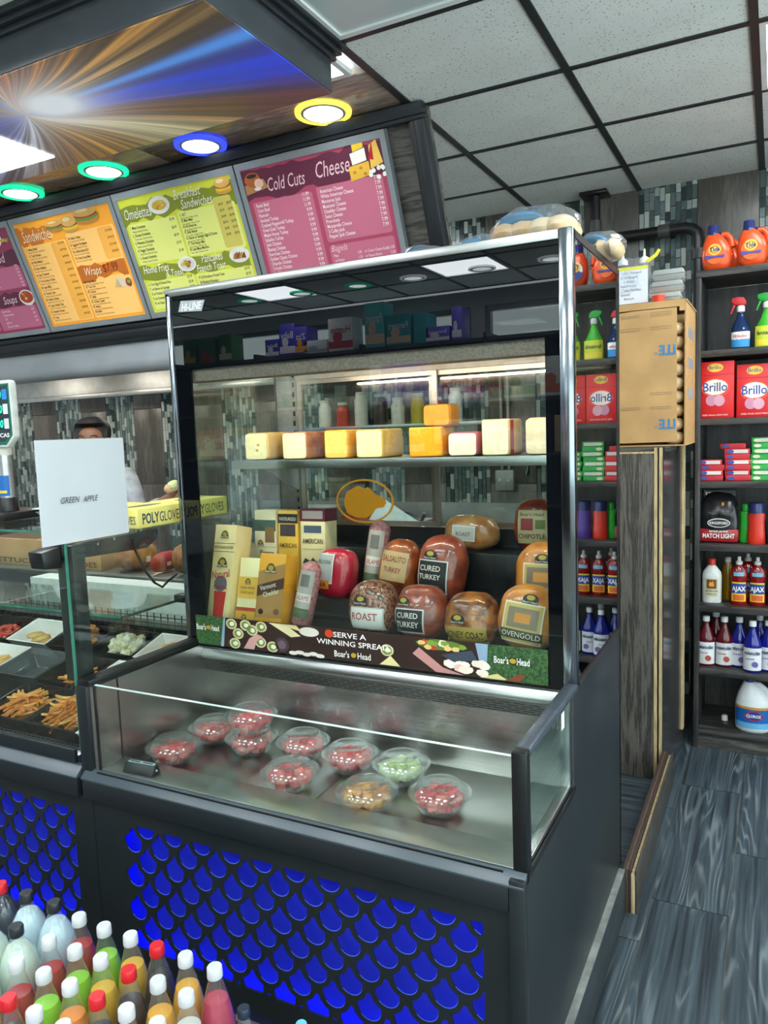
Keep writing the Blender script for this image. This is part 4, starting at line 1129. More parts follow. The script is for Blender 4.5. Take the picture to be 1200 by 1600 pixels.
# ------------------------------------------------------------------ thermometer on the sill
t = thing('thermometer', 'small black thermometer standing on the steel sill behind the well glass', 'thermometer', (-1.52, 1.437, 0.7025), radians(4))
MB().prismx([(-0.020, 0), (0.018, 0), (0.010, 0.024), (-0.004, 0.024)], -0.05, 0.05).build('housing', M_BLACK, t, bevel=0.002)
MB().box(-0.044, 0.044, -0.003, 0.009, 0.0242, 0.0248).build('dial_plate', flat('#bcd0d8'), t)
MB().box(-0.038, -0.006, 0.0, 0.006, 0.0248, 0.0252).build('display', flat('#3a4650'), t)
MB().box(0.004, 0.038, 0.0, 0.006, 0.0248, 0.0252).build('display', flat('#3a4650'), t)
MB().lathe([(0.0, 0), (0.003, 0), (0.003, 0.002), (0.0, 0.002)], 10).build('lock_button', M_WHITE, t, loc=(0.0505, 0.0, 0.01), rot=(0, pi / 2, 0))

# ------------------------------------------------------------------ bowls of cut fruit in the well
def scal(a, z): return 1.0 + 0.025 * cos(12 * a) * (1 if z < 0.045 else 0.3)
bowl_me = MB().lathe([(0.0, 0.0015), (0.044, 0.0), (0.056, 0.012), (0.066, 0.030), (0.070, 0.044), (0.079, 0.046), (0.079, 0.0475), (0.070, 0.046), (0.064, 0.030), (0.054, 0.013), (0.043, 0.003), (0.0, 0.003)], 36, wob=scal).mesh('bowl', M_CLEAR, smooth=True)
lid_me = MB().lathe([(0.080, 0.0476), (0.080, 0.051), (0.071, 0.0515), (0.066, 0.060), (0.052, 0.072), (0.046, 0.072), (0.043, 0.069), (0.0, 0.069), (0.0, 0.0682), (0.043, 0.0682), (0.0465, 0.0708), (0.051, 0.0708), (0.064, 0.0595), (0.069, 0.0505), (0.078, 0.050)], 36).mesh('lid', M_CLEAR, smooth=True)
FR = {'watermelon': [mat('watermelon_%d' % i, c, 0.25, var=0.12, scale=60, sub=0.1) for i, c in enumerate(('#f0505a', '#e6434f', '#f6766f'))],
      'honeydew': [mat('honeydew_%d' % i, c, 0.25, var=0.08, scale=60, sub=0.1) for i, c in enumerate(('#d3e3a0', '#c0d888', '#e2ecbf'))],
      'cantaloupe': [mat('cantaloupe_%d' % i, c, 0.25, var=0.1, scale=60, sub=0.1) for i, c in enumerate(('#f0a050', '#e88f3e', '#f5b56a'))]}
chunk_me = {}
for k, ms in FR.items():
    for i, m in enumerate(ms):
        s = (0.0125, 0.0115, 0.014)[i]
        chunk_me[k, i] = MB().box(-s, s, -s * 0.9, s * 0.9, -s * 0.8, s * 0.8).warp(lambda x, y, z: (x + 0.25 * z, y - 0.15 * x, z)).mesh(k + '_chunk', m, bevel=0.004)
bowls = [(-1.550, 1.593, 0, 'watermelon', 'nearest the left steel wall of the well'), (-1.535, 1.758, 0, 'watermelon', 'behind the leftmost bowl'),
         (-1.375, 1.735, 0, 'watermelon', 'under the stacked bowl'), (-1.368, 1.728, 1, 'watermelon', 'stacked on another bowl'),
         (-1.214, 1.768, 0, 'watermelon', 'to the right of the stack'), (-1.138, 1.589, 0, 'watermelon', 'near the front glass by itself'),
         (-1.045, 1.748, 0, 'watermelon', 'left of the green melon bowl'), (-0.882, 1.742, 0, 'honeydew', 'the only green one'),
         (-0.893, 1.569, 0, 'cantaloupe', 'the only orange one'), (-0.723, 1.634, 0, 'watermelon', 'farthest right in the well')]
word = {'watermelon': 'red watermelon', 'honeydew': 'pale green honeydew', 'cantaloupe': 'orange cantaloupe'}
for x, y, lvl, k, where in bowls:
    z = 0.6606 + lvl * 0.0722
    t = thing('fruit_bowl', 'clear lidded bowl of %s chunks, %s' % (word[k], where), 'bowl', (x, y, z), rnd.uniform(0, 6), group='clear fruit bowls in the well')
    inst(bowl_me, 'bowl', t); inst(lid_me, 'lid', t)
    n = 0
    for ring, (rr, cnt, zz) in enumerate(((0.0, 1, 0.016), (0.030, 6, 0.018), (0.052, 10, 0.036), (0.026, 5, 0.042), (0.0, 1, 0.054))):
        for i in range(cnt):
            a = 6.283 * i / max(cnt, 1) + ring * 0.5 + rnd.uniform(-.15, .15)
            o = inst(chunk_me[k, rnd.randrange(3)], k + '_chunk', None, (x + rr * 0.92 * cos(a), y + rr * 0.92 * sin(a), z + zz + rnd.uniform(-.002, .002)), (rnd.uniform(-.4, .4), rnd.uniform(-.4, .4), rnd.uniform(0, 3)))
            tag(o, '%s chunk in the clear lidded bowl, %s' % (word[k], where), 'fruit', '%s chunks, bowl %s' % (k, where))
# ------------------------------------------------------------------ goods in the display case
def lump(rx, ry, rz, p=2.6, n=26, m=16, amp=0.0, seed=0, taper=0.0):
    rg = random.Random(seed); ph = [rg.uniform(0, 6) for _ in range(6)]
    mb = MB(); vs = [];fs = []
    def pt(dx, dy, dz):
        k = (abs(dx / rx) ** p + abs(dy / ry) ** p + abs(dz / rz) ** p) ** (-1 / p)
        w = 1 + amp * (sin(5 * dx + 4 * dz + ph[0]) + sin(7 * dz + 3 * dy + ph[1]) + 0.6 * sin(11 * dx - 6 * dz + ph[2])) / 2.6
        x, y, z = dx * k * w, dy * k * w, dz * k * w
        s = 1 - taper * (z / rz)
        return (x * s, y, z)
    vs.append(pt(0, 0, -1))
    for k in range(1, m):
        b = -pi / 2 + pi * k / m
        for i in range(n):
            a = 2 * pi * i / n
            vs.append(pt(cos(b) * cos(a), cos(b) * sin(a), sin(b)))
    vs.append(pt(0, 0, 1)); t = len(vs) - 1
    for i in range(n): fs.append((0, 1 + (i + 1) % n, 1 + i))
    for k in range(m - 2):
        for i in range(n):
            j = (i + 1) % n
            fs.append((1 + k * n + i, 1 + k * n + j, 1 + (k + 1) * n + j, 1 + (k + 1) * n + i))
    o = 1 + (m - 2) * n
    for i in range(n): fs.append((o + i, o + (i + 1) % n, t))
    return mb.add(vs, fs)
def hug(rx, ry, rz, p=2.6, gap=0.0012, taper=0.0):
    def fn(u, v):
        uu = u / (1 - taper * (v / rz))
        q = max(0.02, 1 - abs(uu / rx) ** p - abs(v / rz) ** p)
        return (u, -ry * q ** (1 / p) - gap, v)
    return fn
def hug_sheet(x0, x1, z0, z1, fn, n=10, m=10, shape=None):
    """grid sheet pressed on the front of a lump"""
    mb = MB(); vs = []; fs = []
    for j in range(m + 1):
        for i in range(n + 1):
            u = x0 + (x1 - x0) * i / n; v = z0 + (z1 - z0) * j / m
            if shape: u, v = shape(u, v)
            vs.append(fn(u, v))
    for j in range(m):
        for i in range(n):
            a = j * (n + 1) + i
            fs.append((a, a + 1, a + n + 2, a + n + 1))
    return mb.add(vs, fs)
M_WRAP = clear('shrink_wrap', '#ffffff', 0.05, 0.12, gloss=0.9)
def brand(t, fn, x, z, s, parent=None):
    """small oval crest with the maker's name under it"""
    hug_sheet(x - 0.62 * s, x + 0.62 * s, z - 0.25 * s, z + 0.55 * s, lambda u, v: (fn(u, v)[0], fn(u, v)[1] - 0.0008, fn(u, v)[2]), 8, 6,
              shape=lambda u, v: (x + (u - x) * sqrt(max(0.02, 1 - ((v - z - 0.15 * s) / (0.42 * s)) ** 2)) if v > z + 0.15 * s else u, v)).build('crest', flat('#1c1a16'), parent or t)
    hug_sheet(x - 0.34 * s, x + 0.34 * s, z + 0.06 * s, z + 0.46 * s, lambda u, v: (fn(u, v)[0], fn(u, v)[1] - 0.0014, fn(u, v)[2]), 6, 6,
              shape=lambda u, v: (x + (u - x) * sqrt(max(0.02, 1 - ((v - z - 0.26 * s) / (0.21 * s)) ** 2)), v)).build('crest_oval', flat('#b7a23a'), parent or t)
    mb = MB(); write(mb, "Boar's Head", x, z - 0.18 * s, 0.24 * s, 'C', width=1.1 * s, fn=lambda u, v: (fn(u, v)[0], fn(u, v)[1] - 0.0016, fn(u, v)[2]))
    mb.build('crest_lettering', M_LETTERWHITE, parent or t)

def deli(name, label, x, y, z, rx, ry, rz, skin, tilt=0.0, rz_=0.0, roll=0.0, amp=0.03, p=2.5, taper=0.0, seed=1, group='wrapped deli meats in the case'):
    t = thing(name, label, 'deli meat', (x, y, z), group=group, rot=(tilt, roll, rz_))
    lump(rx, ry, rz, p, amp=amp, seed=seed, taper=taper).build('body', skin, t, smooth=True)
    lump(rx * 1.012, ry * 1.012, rz * 1.012, p, amp=amp * 1.35, seed=seed, taper=taper, n=30, m=20).build('wrap', M_WRAP, t, smooth=True)
    return t, hug(rx * 1.02, ry * 1.02, rz * 1.02, p, 0.0035, taper)
def label_on(t, fn, x0, x1, z0, z1, colr, rim=None, rows=(), ink='#f4f0e4'):
    if rim:
        hug_sheet(x0 - 0.004, x1 + 0.004, z0 - 0.004, z1 + 0.004, fn).build('label_border', flat(rim), t)
    g = lambda u, v: (fn(u, v)[0], fn(u, v)[1] - 0.0007, fn(u, v)[2])
    l = hug_sheet(x0, x1, z0, z1, g).build('label', flat(colr), t)
    h = lambda u, v: (fn(u, v)[0], fn(u, v)[1] - 0.0015, fn(u, v)[2])
    for s, x, z, size, wd in rows:
        mb = MB(); write(mb, s, x, z, size, 'C', width=wd, fn=h, bold=0.01)
        mb.build('label_lettering', flat(ink), l)
    return l

S_OVEN = mat('golden_turkey_skin', '#e59a45', 0.35, var=0.2, scale=18, color2='#b8641f', detail=5, lo=0.3, hi=0.6, sub=0.05)
S_CURED = mat('cured_turkey_skin', '#b4573c', 0.33, var=0.2, scale=22, color2='#7c2f22', detail=5, sub=0.05)
S_RIB = mat('peppered_roast', '#a86a4c', 0.45, scale=120, color2='#3d241b', detail=4, lo=0.42, hi=0.58)
S_HONEY = mat('honey_coat_skin', '#b9712f', 0.28, scale=26, color2='#4a2312', detail=5, lo=0.35, hi=0.6)
S_SER = mat('orange_roast_skin', '#bb6226', 0.35, scale=20, color2='#6e2c12', detail=5)
S_PINK = mat('bologna_casing', '#c81f3c', 0.3, var=0.08, scale=10)
S_SAL = mat('salami_casing', '#8e3a44', 0.42, scale=90, color2='#c78d8c', detail=4, lo=0.38, hi=0.72)
S_ROLL = mat('roast_roll_skin', '#d9a56a', 0.35, scale=16, color2='#b06a34', detail=5)
S_CHIP = mat('chipotle_skin', '#a8401e', 0.32, scale=26, color2='#6a1f10', detail=5)

D1, D2, D3 = 0.9855, 1.0555, 1.2005
# front row, leaning against the first step
t, fn = deli('peppered_roast', 'pepper crusted roast in clear wrap, leftmost of the round meats in front', -1.077, 1.985, D1 + 0.083, 0.077, 0.062, 0.083, S_RIB, -0.25, seed=2)
label_on(t, fn, -0.045, 0.055, -0.062, -0.006, '#e9e4dd', '#cfc9c0', [('ROAST', 0.0, -0.040, 0.03, 0.085)], '#b02630')
brand(t, fn, -0.015, 0.012, 0.036)
t, fn = deli('cured_turkey', 'reddish cured turkey with a black label in the front row', -0.918, 1.985, D1 + 0.082, 0.077, 0.062, 0.080, S_CURED, -0.25, seed=3)
label_on(t, fn, -0.062, 0.030, -0.060, 0.002, '#1f1f22', '#d8d8d8', [('CURED', -0.018, -0.022, 0.022, 0.070), ('TURKEY', -0.018, -0.048, 0.022, 0.074)])
brand(t, fn, -0.034, 0.020, 0.034)
t, fn = deli('honey_coat_turkey', 'dark glazed honey coated turkey in a net, third round meat in front', -0.758, 1.980, D1 + 0.076, 0.079, 0.064, 0.075, S_HONEY, -0.25, seed=4, amp=0.05)
label_on(t, fn, -0.064, 0.060, -0.066, -0.026, '#b59a4a', None, [('HONEY COAT', -0.004, -0.056, 0.026, 0.115)], '#2e2411')
brand(t, fn, -0.020, -0.010, 0.034)
t, fn = deli('golden_turkey', 'golden oven roasted turkey leaning at the right end of the front row', -0.592, 1.978, D1 + 0.092, 0.084, 0.066, 0.092, S_OVEN, -0.25, roll=0.12, seed=5)
l = label_on(t, fn, -0.052, 0.050, -0.066, 0.034, '#cdb56a', '#efe6cf')
hug_sheet(-0.042, 0.042, -0.030, 0.024, lambda u, v: (fn(u, v)[0], fn(u, v)[1] - 0.0016, fn(u, v)[2])).build('label_photo', flat('#8c7d68'), l)
hug_sheet(-0.022, 0.022, -0.016, 0.010, lambda u, v: (fn(u, v)[0], fn(u, v)[1] - 0.0024, fn(u, v)[2])).build('label_photo', flat('#d98f3c'), l)
hug_sheet(-0.060, 0.058, -0.060, -0.036, lambda u, v: (fn(u, v)[0], fn(u, v)[1] - 0.0020, fn(u, v)[2])).build('label_ribbon', flat('#4c4a30'), l)
mb = MB(); write(mb, 'OVENGOLD', 0, -0.055, 0.020, 'C', width=0.105, fn=lambda u, v: (fn(u, v)[0], fn(u, v)[1] - 0.0028, fn(u, v)[2])); mb.build('label_lettering', M_LETTERWHITE, l)
brand(t, fn, 0.012, 0.046, 0.034)
t, fn = deli('golden_turkey', 'golden oven roasted turkey standing upright above the front one', -0.600, 2.160, D2 + 0.103, 0.082, 0.060, 0.102, S_OVEN, -0.16, seed=6)
l = label_on(t, fn, -0.042, 0.052, -0.070, 0.034, '#cdb56a', '#efe6cf')
hug_sheet(-0.034, 0.046, -0.030, 0.026, lambda u, v: (fn(u, v)[0], fn(u, v)[1] - 0.0016, fn(u, v)[2])).build('label_photo', flat('#8c7d68'), l)
hug_sheet(-0.014, 0.030, -0.016, 0.012, lambda u, v: (fn(u, v)[0], fn(u, v)[1] - 0.0024, fn(u, v)[2])).build('label_photo', flat('#e0a04a'), l)
hug_sheet(-0.054, 0.058, -0.060, -0.036, lambda u, v: (fn(u, v)[0], fn(u, v)[1] - 0.0020, fn(u, v)[2])).build('label_ribbon', flat('#4c4a30'), l)
mb = MB(); write(mb, 'OVENGOLD', 0.002, -0.055, 0.020, 'C', width=0.10, fn=lambda u, v: (fn(u, v)[0], fn(u, v)[1] - 0.0028, fn(u, v)[2])); mb.build('label_lettering', M_LETTERWHITE, l)
brand(t, fn, 0.010, 0.046, 0.034)
# second row
t, fn = deli('roasted_turkey', 'orange brown roast turkey with a pale label, left of the tall cured turkey', -1.078, 2.170, D2 + 0.098, 0.068, 0.055, 0.097, S_SER, -0.20, roll=0.12, seed=7)
label_on(t, fn, -0.044, 0.046, -0.040, 0.055, '#c7a778', None, [('SALSALITO', 0.0, 0.022, 0.026, 0.080), ('TURKEY', 0.0, -0.012, 0.022, 0.060)], '#8d3a20')
t, fn = deli('cured_turkey', 'large reddish cured turkey standing in the second row', -0.925, 2.168, D2 + 0.108, 0.079, 0.060, 0.107, S_CURED, -0.18, roll=0.06, seed=8)
label_on(t, fn, -0.058, 0.036, -0.075, 0.020, '#232326', '#d9d9d9', [('CURED', -0.018, -0.010, 0.024, 0.070), ('TURKEY', -0.018, -0.036, 0.022, 0.074), ('NATURAL', -0.012, -0.064, 0.014, 0.06)])
brand(t, fn, -0.022, 0.034, 0.036)
t, fn = deli('bologna', 'bright red bologna half with an orange label', -1.283, 2.122, D2 + 0.082, 0.066, 0.050, 0.082, S_PINK, -0.15, roll=0.05, seed=9, amp=0.01, p=3.2)
label_on(t, fn, -0.054, 0.006, -0.030, 0.060, '#b9bab8', '#e7e2da', [('BOLOGNA', -0.024, 0.030, 0.018, 0.05)], '#40302a')
label_on(t, fn, -0.060, -0.002, -0.052, -0.024, '#e88a2a', None, [('NA', -0.028, -0.046, 0.022, 0.035)], '#5a2410')
# salamis
def salami(x, y, z, h, r, roll, tilt, lab):
    t = thing('salami', lab, 'deli meat', (x, y, z), group='salami sticks', rot=(tilt, roll, 0.1))
    MB().lathe([(0.0, 0.0), (r * 0.7, 0.004), (r, 0.018), (r * 1.02, h * 0.5), (r, h - 0.03), (r * 0.75, h - 0.010), (r * 0.3, h), (0.0, h)], 20).build('body', S_SAL, t, smooth=True)
    q = r * 1.03
    l = wrap_label(MB(), q, 0.85, h * 0.30, h * 0.86).build('label', flat('#b9b2aa'), t)
    wrap_label(MB(), q + 0.0006, 0.80, h * 0.40, h * 0.52).build('label_panel', flat('#e6ded4'), l)
    wrap_label(MB(), q + 0.0006, 0.85, h * 0.16, h * 0.30).build('label_band', flat('#55684a'), t)
    mb = MB(); write(mb, 'SALAME', 0, h * 0.42, 0.022, 'C', width=r * 1.4, fn=bend(q + 0.0012)); mb.build('label_lettering', flat('#b2262c'), l)
    wrap_label(MB(), q + 0.0008, 0.42, h * 0.62, h * 0.80).build('label_picture', flat('#77736f'), l)
    return t
salami(-1.338, 1.968, D1, 0.215, 0.034, 0.16, -0.20, 'short salami leaning beside the brown cheddar block in front')
salami(-1.192, 2.180, D2, 0.255, 0.036, 0.12, -0.15, 'tall salami stick standing right of the red bologna')
# top step
t, fn = deli('turkey_roll', 'pale tan roasted roll lying on its side on the top step', -0.885, 2.325, D3 + 0.058, 0.090, 0.050, 0.056, S_ROLL, -0.1, roll=0.05, seed=10, amp=0.05, p=3.0)
label_on(t, fn, -0.046, 0.026, -0.024, 0.018, '#d7d0c6', '#efe9df', [('ROAST', -0.01, -0.012, 0.018, 0.05)], '#6d5a44')
t, fn = deli('chipotle_turkey', 'dark red chipotle turkey standing on the top step at the right', -0.668, 2.325, D3 + 0.086, 0.070, 0.050, 0.085, S_CHIP, -0.1, seed=11)
label_on(t, fn, -0.046, 0.050, -0.056, 0.048, '#c9b98a', None, [('CHIPOTLE', 0.0, -0.040, 0.020, 0.085), ("Boar's Head", 0.0, 0.030, 0.014, 0.075)], '#3a1c12')
hug_sheet(-0.035, 0.005, -0.015, 0.022, lambda u, v: (fn(u, v)[0], fn(u, v)[1] - 0.0018, fn(u, v)[2])).build('label_picture', flat('#9c3a3c'), t)
hug_sheet(0.012, 0.042, -0.010, 0.018, lambda u, v: (fn(u, v)[0], fn(u, v)[1] - 0.0018, fn(u, v)[2])).build('label_picture', flat('#6c7a3c'), t)

# tall cartons and cheese loaves
def carton(name, label, x, y, z, w, d, h, lean, color, rzz=0.0, roll=0.0, bev=0.003, cat='cheese loaf', rough=0.4, group='cheese loaves and cartons'):
    t = thing(name, label, cat, (x, y, z), group=group, rot=(-lean, roll, rzz))
    MB().box(-w / 2, w / 2, -d / 2, d / 2, 0, h).build('body', mat('carton_' + color.strip('#'), color, rough, var=0.05, scale=12), t, bevel=bev)
    return t
def deco(t, d, items, side=None):
    """flat print on the front face: ('r', x0, x1, z0, z1, colour) ('o', cx, cz, rx, rz, colour) ('t', text, x, z, size, width, colour) ('p', pts, colour)"""
    for k, it in enumerate(items):
        y = -d / 2 - 0.0006 - k * 0.0002
        if it[0] == 't':
            mb = MB(); write(mb, it[1], it[2], it[3], it[4], 'C', y=y - 0.0003, width=it[5], bold=0.01, ang=it[7] if len(it) > 7 else 0.0)
            mb.build('print_lettering', flat(it[6]), t)
        else:
            pts = {'r': lambda: [(it[1], it[3]), (it[2], it[3]), (it[2], it[4]), (it[1], it[4])], 'o': lambda: oval(it[1], it[2], it[3], it[4], 18), 'p': lambda: it[1]}[it[0]]()
            MB().prism(pts, y, y + 0.0005).build('print_area', flat(it[-1]), t)
def crest(x, z, s):
    return [('p', [(x - s, z - s * .5), (x + s, z - s * .5), (x + s * .8, z + s * .3), (x + s * .45, z + s * .85), (x, z + s), (x - s * .45, z + s * .85), (x - s * .8, z + s * .3)], '#5b4a24'), ('o', x, z + s * .3, s * .5, s * .38, '#b59a3c'), ('t', "Boar's Head", x, z - s * .38, s * .5, s * 1.7, '#efe6cc')]
t = carton('frankfurter_carton', 'tall cream carton with red lettering at the left end of the case', -1.612, 1.930, D1, 0.088, 0.085, 0.325, 0.24, '#efd79a')
deco(t, 0.085, [('r', -.044, .044, .235, .237, '#6a4a20'), ('r', -.044, .044, .262, .264, '#6a4a20'), ('t', 'BEEF FRANKFURTERS', 0, .245, .014, .078, '#5a3a18'), ('o', 0, .130, .026, .026, '#6e6a72'), ('t', 'Natural', 0, .150, .034, .070, '#b3202a', .15), ('t', 'CASING', 0, .112, .018, .055, '#b3202a'), ('p', [(-.018, .010), (.020, .010), (.026, .105), (-.022, .105)], '#c8342c'), ('r', -.044, .044, .006, .008, '#6a4a20')] + crest(0, .195, .022) + crest(0, .288, .018))
t = carton('cheese_loaf', 'small pale yellow speckled cheese loaf in the front row', -1.522, 1.945, D1, 0.078, 0.060, 0.218, 0.24, '#f1e3ae')
deco(t, 0.060, [('r', -.039, .039, .085, .155, '#e8b64c'), ('t', 'THREE PEPPER', 0, .115, .012, .060, '#7a5a20'), ('t', 'COLBY JACK', 0, .100, .012, .056, '#7a5a20'), ('r', -.039, .039, .044, .056, '#b84a30'), ('r', -.039, .039, .0, .044, '#d9a338')] + crest(0, .137, .013) + crest(-.004, .022, .012))
t = carton('cheddar_loaf', 'yellow cheddar loaf with a brown wrapper band in the front row', -1.428, 1.945, D1, 0.102, 0.070, 0.235, 0.24, '#eaa82e')
deco(t, 0.070, [('p', [(-.051, .030), (.051, .030), (.051, .205), (-.051, .175)], '#b0824a'), ('p', [(-.051, .095), (.051, .125), (.051, .160), (-.051, .130)], '#4e2f22'), ('t', 'Vermont', -.008, .122, .022, .062, '#f0e4cc', .28), ('t', 'Cheddar', .006, .102, .022, .062, '#f0e4cc', .28), ('o', -.030, .048, .010, .009, '#3a2a20'), ('o', .030, .050, .011, .010, '#7d5a34')] + crest(-.004, .182, .022))
t = carton('cheese_carton', 'cream carton with a grey green band standing behind the front loaves', -1.605, 2.195, D2, 0.092, 0.080, 0.280, 0.06, '#efe2bb')
deco(t, 0.080, [('r', -.046, .046, .205, .245, '#4c6058'), ('r', .0, .040, .165, .220, '#8c6a48'), ('r', -.046, .046, .148, .149, '#6a4a30'), ('t', 'Picante', .008, .120, .026, .060, '#5a3c22')] + crest(-.020, .160, .014))
t = carton('cheese_carton', 'yellow carton lettered American standing between two cream cartons', -1.508, 2.195, D2, 0.082, 0.080, 0.280, 0.06, '#f0c04e')
deco(t, 0.080, [('r', -.041, .041, .235, .268, '#3a3130'), ('t', 'PASTEURIZED', 0, .245, .016, .07, '#e6dcc4'), ('r', -.032, .032, .190, .232, '#4a4048'), ('t', 'AMERICAN', 0, .150, .022, .072, '#4a3320'), ('o', 0, .108, .014, .012, '#2f2a26')])
t = carton('cheese_carton', 'tall cream carton lettered American with a maroon top edge', -1.405, 2.195, D2, 0.098, 0.085, 0.286, 0.06, '#efe0ad', rzz=0.05)
MB().box(-.0495, .0495, -.043, .043, .244, .2865).build('top_band', flat('#6d2338'), t)
MB().box(-.0495, .0495, -.043, .043, .0, .055).build('foot_band', flat('#5f1f30'), t)
deco(t, 0.0865, [('r', -.040, .040, .253, .280, '#b9a9a4'), ('r', -.034, .034, .205, .230, '#54607a'), ('t', 'AMERICAN', 0, .168, .024, .080, '#4a3320'), ('r', -.040, .040, .148, .150, '#b0a070'), ('p', [(-.040, .100), (-.030, .118), (-.010, .108), (.0, .120), (.012, .108), (.036, .112), (.040, .100)], '#3c4438'), ('t', 'ROYAL CHEESE', 0, .020, .014, .07, '#e6cfae')])

# cheese blocks on the steel shelf
def cheese(name, label, x0, x1, h, depth, color, face=None, y=2.105, z=1.5165, bev=0.008, extra=(), color2=None, var=0.06, scale=30, rz_=0.0):
    w = x1 - x0
    t = thing(name, label, 'cheese', ((x0 + x1) / 2, y + depth / 2, z), group='cheese blocks', rz=rz_)
    MB().box(-w / 2, w / 2, -depth / 2, depth / 2, 0, h).build('body', mat('cheese_' + label[:18].replace(' ', '_'), color, 0.38, var=var, scale=scale, color2=color2, sub=0.05, detail=5), t, bevel=bev, seg=3)
    if face:
        MB().prism(rrect(-w / 2 + 0.004, w / 2 - 0.004, 0.004, h - 0.004, 0.010), -depth / 2 - 0.0010, -depth / 2 + 0.004).build('cut_face', mat('cut_' + label[:14].replace(' ', '_'), face, 0.35, var=0.05, scale=50, sub=0.05), t)
    return t
cheese('swiss_cheese', 'pale cheese block with two small holes at the left end of the shelf', -1.625, -1.53, 0.094, 0.13, '#d9b05e', '#f4e6b0', bev=0.014)
for dx, dz in ((0.010, 0.052), (0.004, 0.034)):
    o = bpy.data.objects['swiss_cheese']; MB().blob((dx, -0.0665, dz), 0.006, 0.0015, 0.005, 10, 6).build('hole', flat('#c79a4a'), o, smooth=True)
cheese('smoked_cheese', 'cheese block with a brown mottled rind, second on the shelf', -1.47, -1.372, 0.092, 0.15, '#c07a34', '#f3e8bd', color2='#8f4f1e')
cheese('gouda_block', 'yellow cheese block in clear film, third on the shelf', -1.305, -1.215, 0.093, 0.11, '#d99a2e', '#f0cd68')
cheese('pepper_cheese', 'pale cheese block speckled with green and red pepper flakes', -1.187, -1.090, 0.091, 0.15, '#e6dfae', '#e9e3bd', color2='#a8a05e', scale=70)
cheese('cheddar_block', 'bright orange cheddar block under the stacked piece', -1.000, -0.890, 0.091, 0.10, '#f0a01e', '#f4a91f', bev=0.006)
cheese('aged_cheese', 'amber cheese piece stacked on top of the orange cheddar', -0.955, -0.865, 0.066, 0.085, '#c9862c', '#d6963a', z=1.6085, y=2.115, bev=0.012)
cheese('muenster_cheese', 'low rounded white cheese with a red top rind', -0.872, -0.778, 0.072, 0.11, '#b5566a', '#f2ead0', bev=0.016)
o = cheese('white_american_cheese', 'tall cream cheese block with a red stripe and foil side', -0.765, -0.680, 0.106, 0.13, '#e2cf94', '#f2edcc', bev=0.008)
MB().box(0.0418, 0.0432, -0.055, -0.025, 0.004, 0.102).build('red_stripe', flat('#c2272d'), o)
cheese('provolone_cheese', 'large pale crumbly cheese block at the right end of the shelf', -0.635, -0.520, 0.106, 0.14, '#efe0b0', '#f3e8c2', bev=0.016, color2='#d9c080')

# bags of rolls on top of the case
M_BAG = clear('bag_film', '#fbfcfd', 0.05, 0.16, gloss=0.8, body=0.10, body_color='#eef2f4')
M_BREAD = mat('bread_roll', '#ecd2ab', 0.75, scale=14, color2='#d5ab78', detail=4)
def bread_bag(x, y, z, rx, ry, rz, label, n_rolls, seed, hang=0.0):
    t = thing('bread_bag', label, 'bread bag', (x, y, z), group='bread bags on the case')
    mb = lump(rx, ry, rz, 2.2, 28, 16, 0.11, seed)
    if hang:
        mb.warp(lambda a, b, c: (a, b, c - hang * max(0, (a - 0.02)) ** 1.5 * 9 * (rx / 0.12)))
    mb.warp(lambda a, b, c: (a, b, c + rz))
    mb.build('bag', M_BAG, t, smooth=True)
    lump(rx * 0.52, ry * 0.75, rz * 0.40, 2.2, 22, 12, 0.12, seed + 3).warp(lambda a, b, c: (a - rx * 0.30, b, c + rz * 1.42)).build('blue_print', clear('blue_film', '#7cc8f0', 0.05, 0.2, gloss=0.6, body=0.6, body_color='#2aa6e6'), t, smooth=True)
    for i in range(n_rolls):
        dx = -rx * 0.58 + 1.16 * rx * i / max(1, n_rolls - 1)
        lump(rx * 0.36, ry * 0.8, rz * 0.66, 2.4, 16, 10, 0.03, seed + i).warp(lambda a, b, c: (a + dx, b, c + rz * 0.72 - (hang * max(0, dx - 0.02) ** 1.5 * 9 if hang else 0))).build('bread_roll', M_BREAD, t, smooth=True)
    return t
bread_bag(-0.570, 2.03, 2.0628, 0.120, 0.11, 0.052, 'clear bag of bread with blue print slumped over the right corner of the case', 4, 21, hang=0.0)
bread_bag(-0.448, 2.275, 2.0628, 0.060, 0.12, 0.036, 'clear bag of rolls behind the blue bag at the right edge of the case top', 3, 25)
bread_bag(-0.945, 2.16, 2.0628, 0.085, 0.12, 0.040, 'flat clear bread bag lying at the middle of the case top', 3, 31)
bread_bag(-0.775, 2.18, 2.0628, 0.070, 0.11, 0.046, 'clear crumpled bread bag beside the flat one on the case top', 2, 35)
# ------------------------------------------------------------------ hot food bar to the left of the case
HX0, HX1 = -4.9, -1.732
bar = thing('hot_food_bar', 'dark slate hot food bar with a glass sneeze guard and blue scale panels', 'food counter', (-2.6, 1.8, 0))
def hp(mb, name, m, parent=None, **k):
    mb.warp(lambda x, y, z: (x + 2.6, y - 1.8, z))
    return mb.build(name, m, parent or bar, **k)
hp(MB().box(HX0, -1.72, 1.42, 2.36, 0.0, 0.15), 'plinth', M_BLACK)
hp(MB().box(HX0, -1.702, 1.372, 1.400, 0.622, 0.679), 'fascia', M_SLATE, bevel=0.002)
hp(MB().prismx([(1.371, 0.676), (1.371, 0.681), (1.396, 0.703), (1.415, 0.703), (1.415, 0.676)], HX0, -1.702), 'front_ledge', M_SLATE_TRIM, bevel=0.001)
scale_panel(-2.86, -1.668, 0.152, 0.624, -2.79, -1.748, 0.215, 0.571, -1.80, bar, (2.6, 1.392 - 1.8))
led_box(-2.84, -1.712, 0.160, 0.618, bar, (2.6, 1.392 - 1.8))
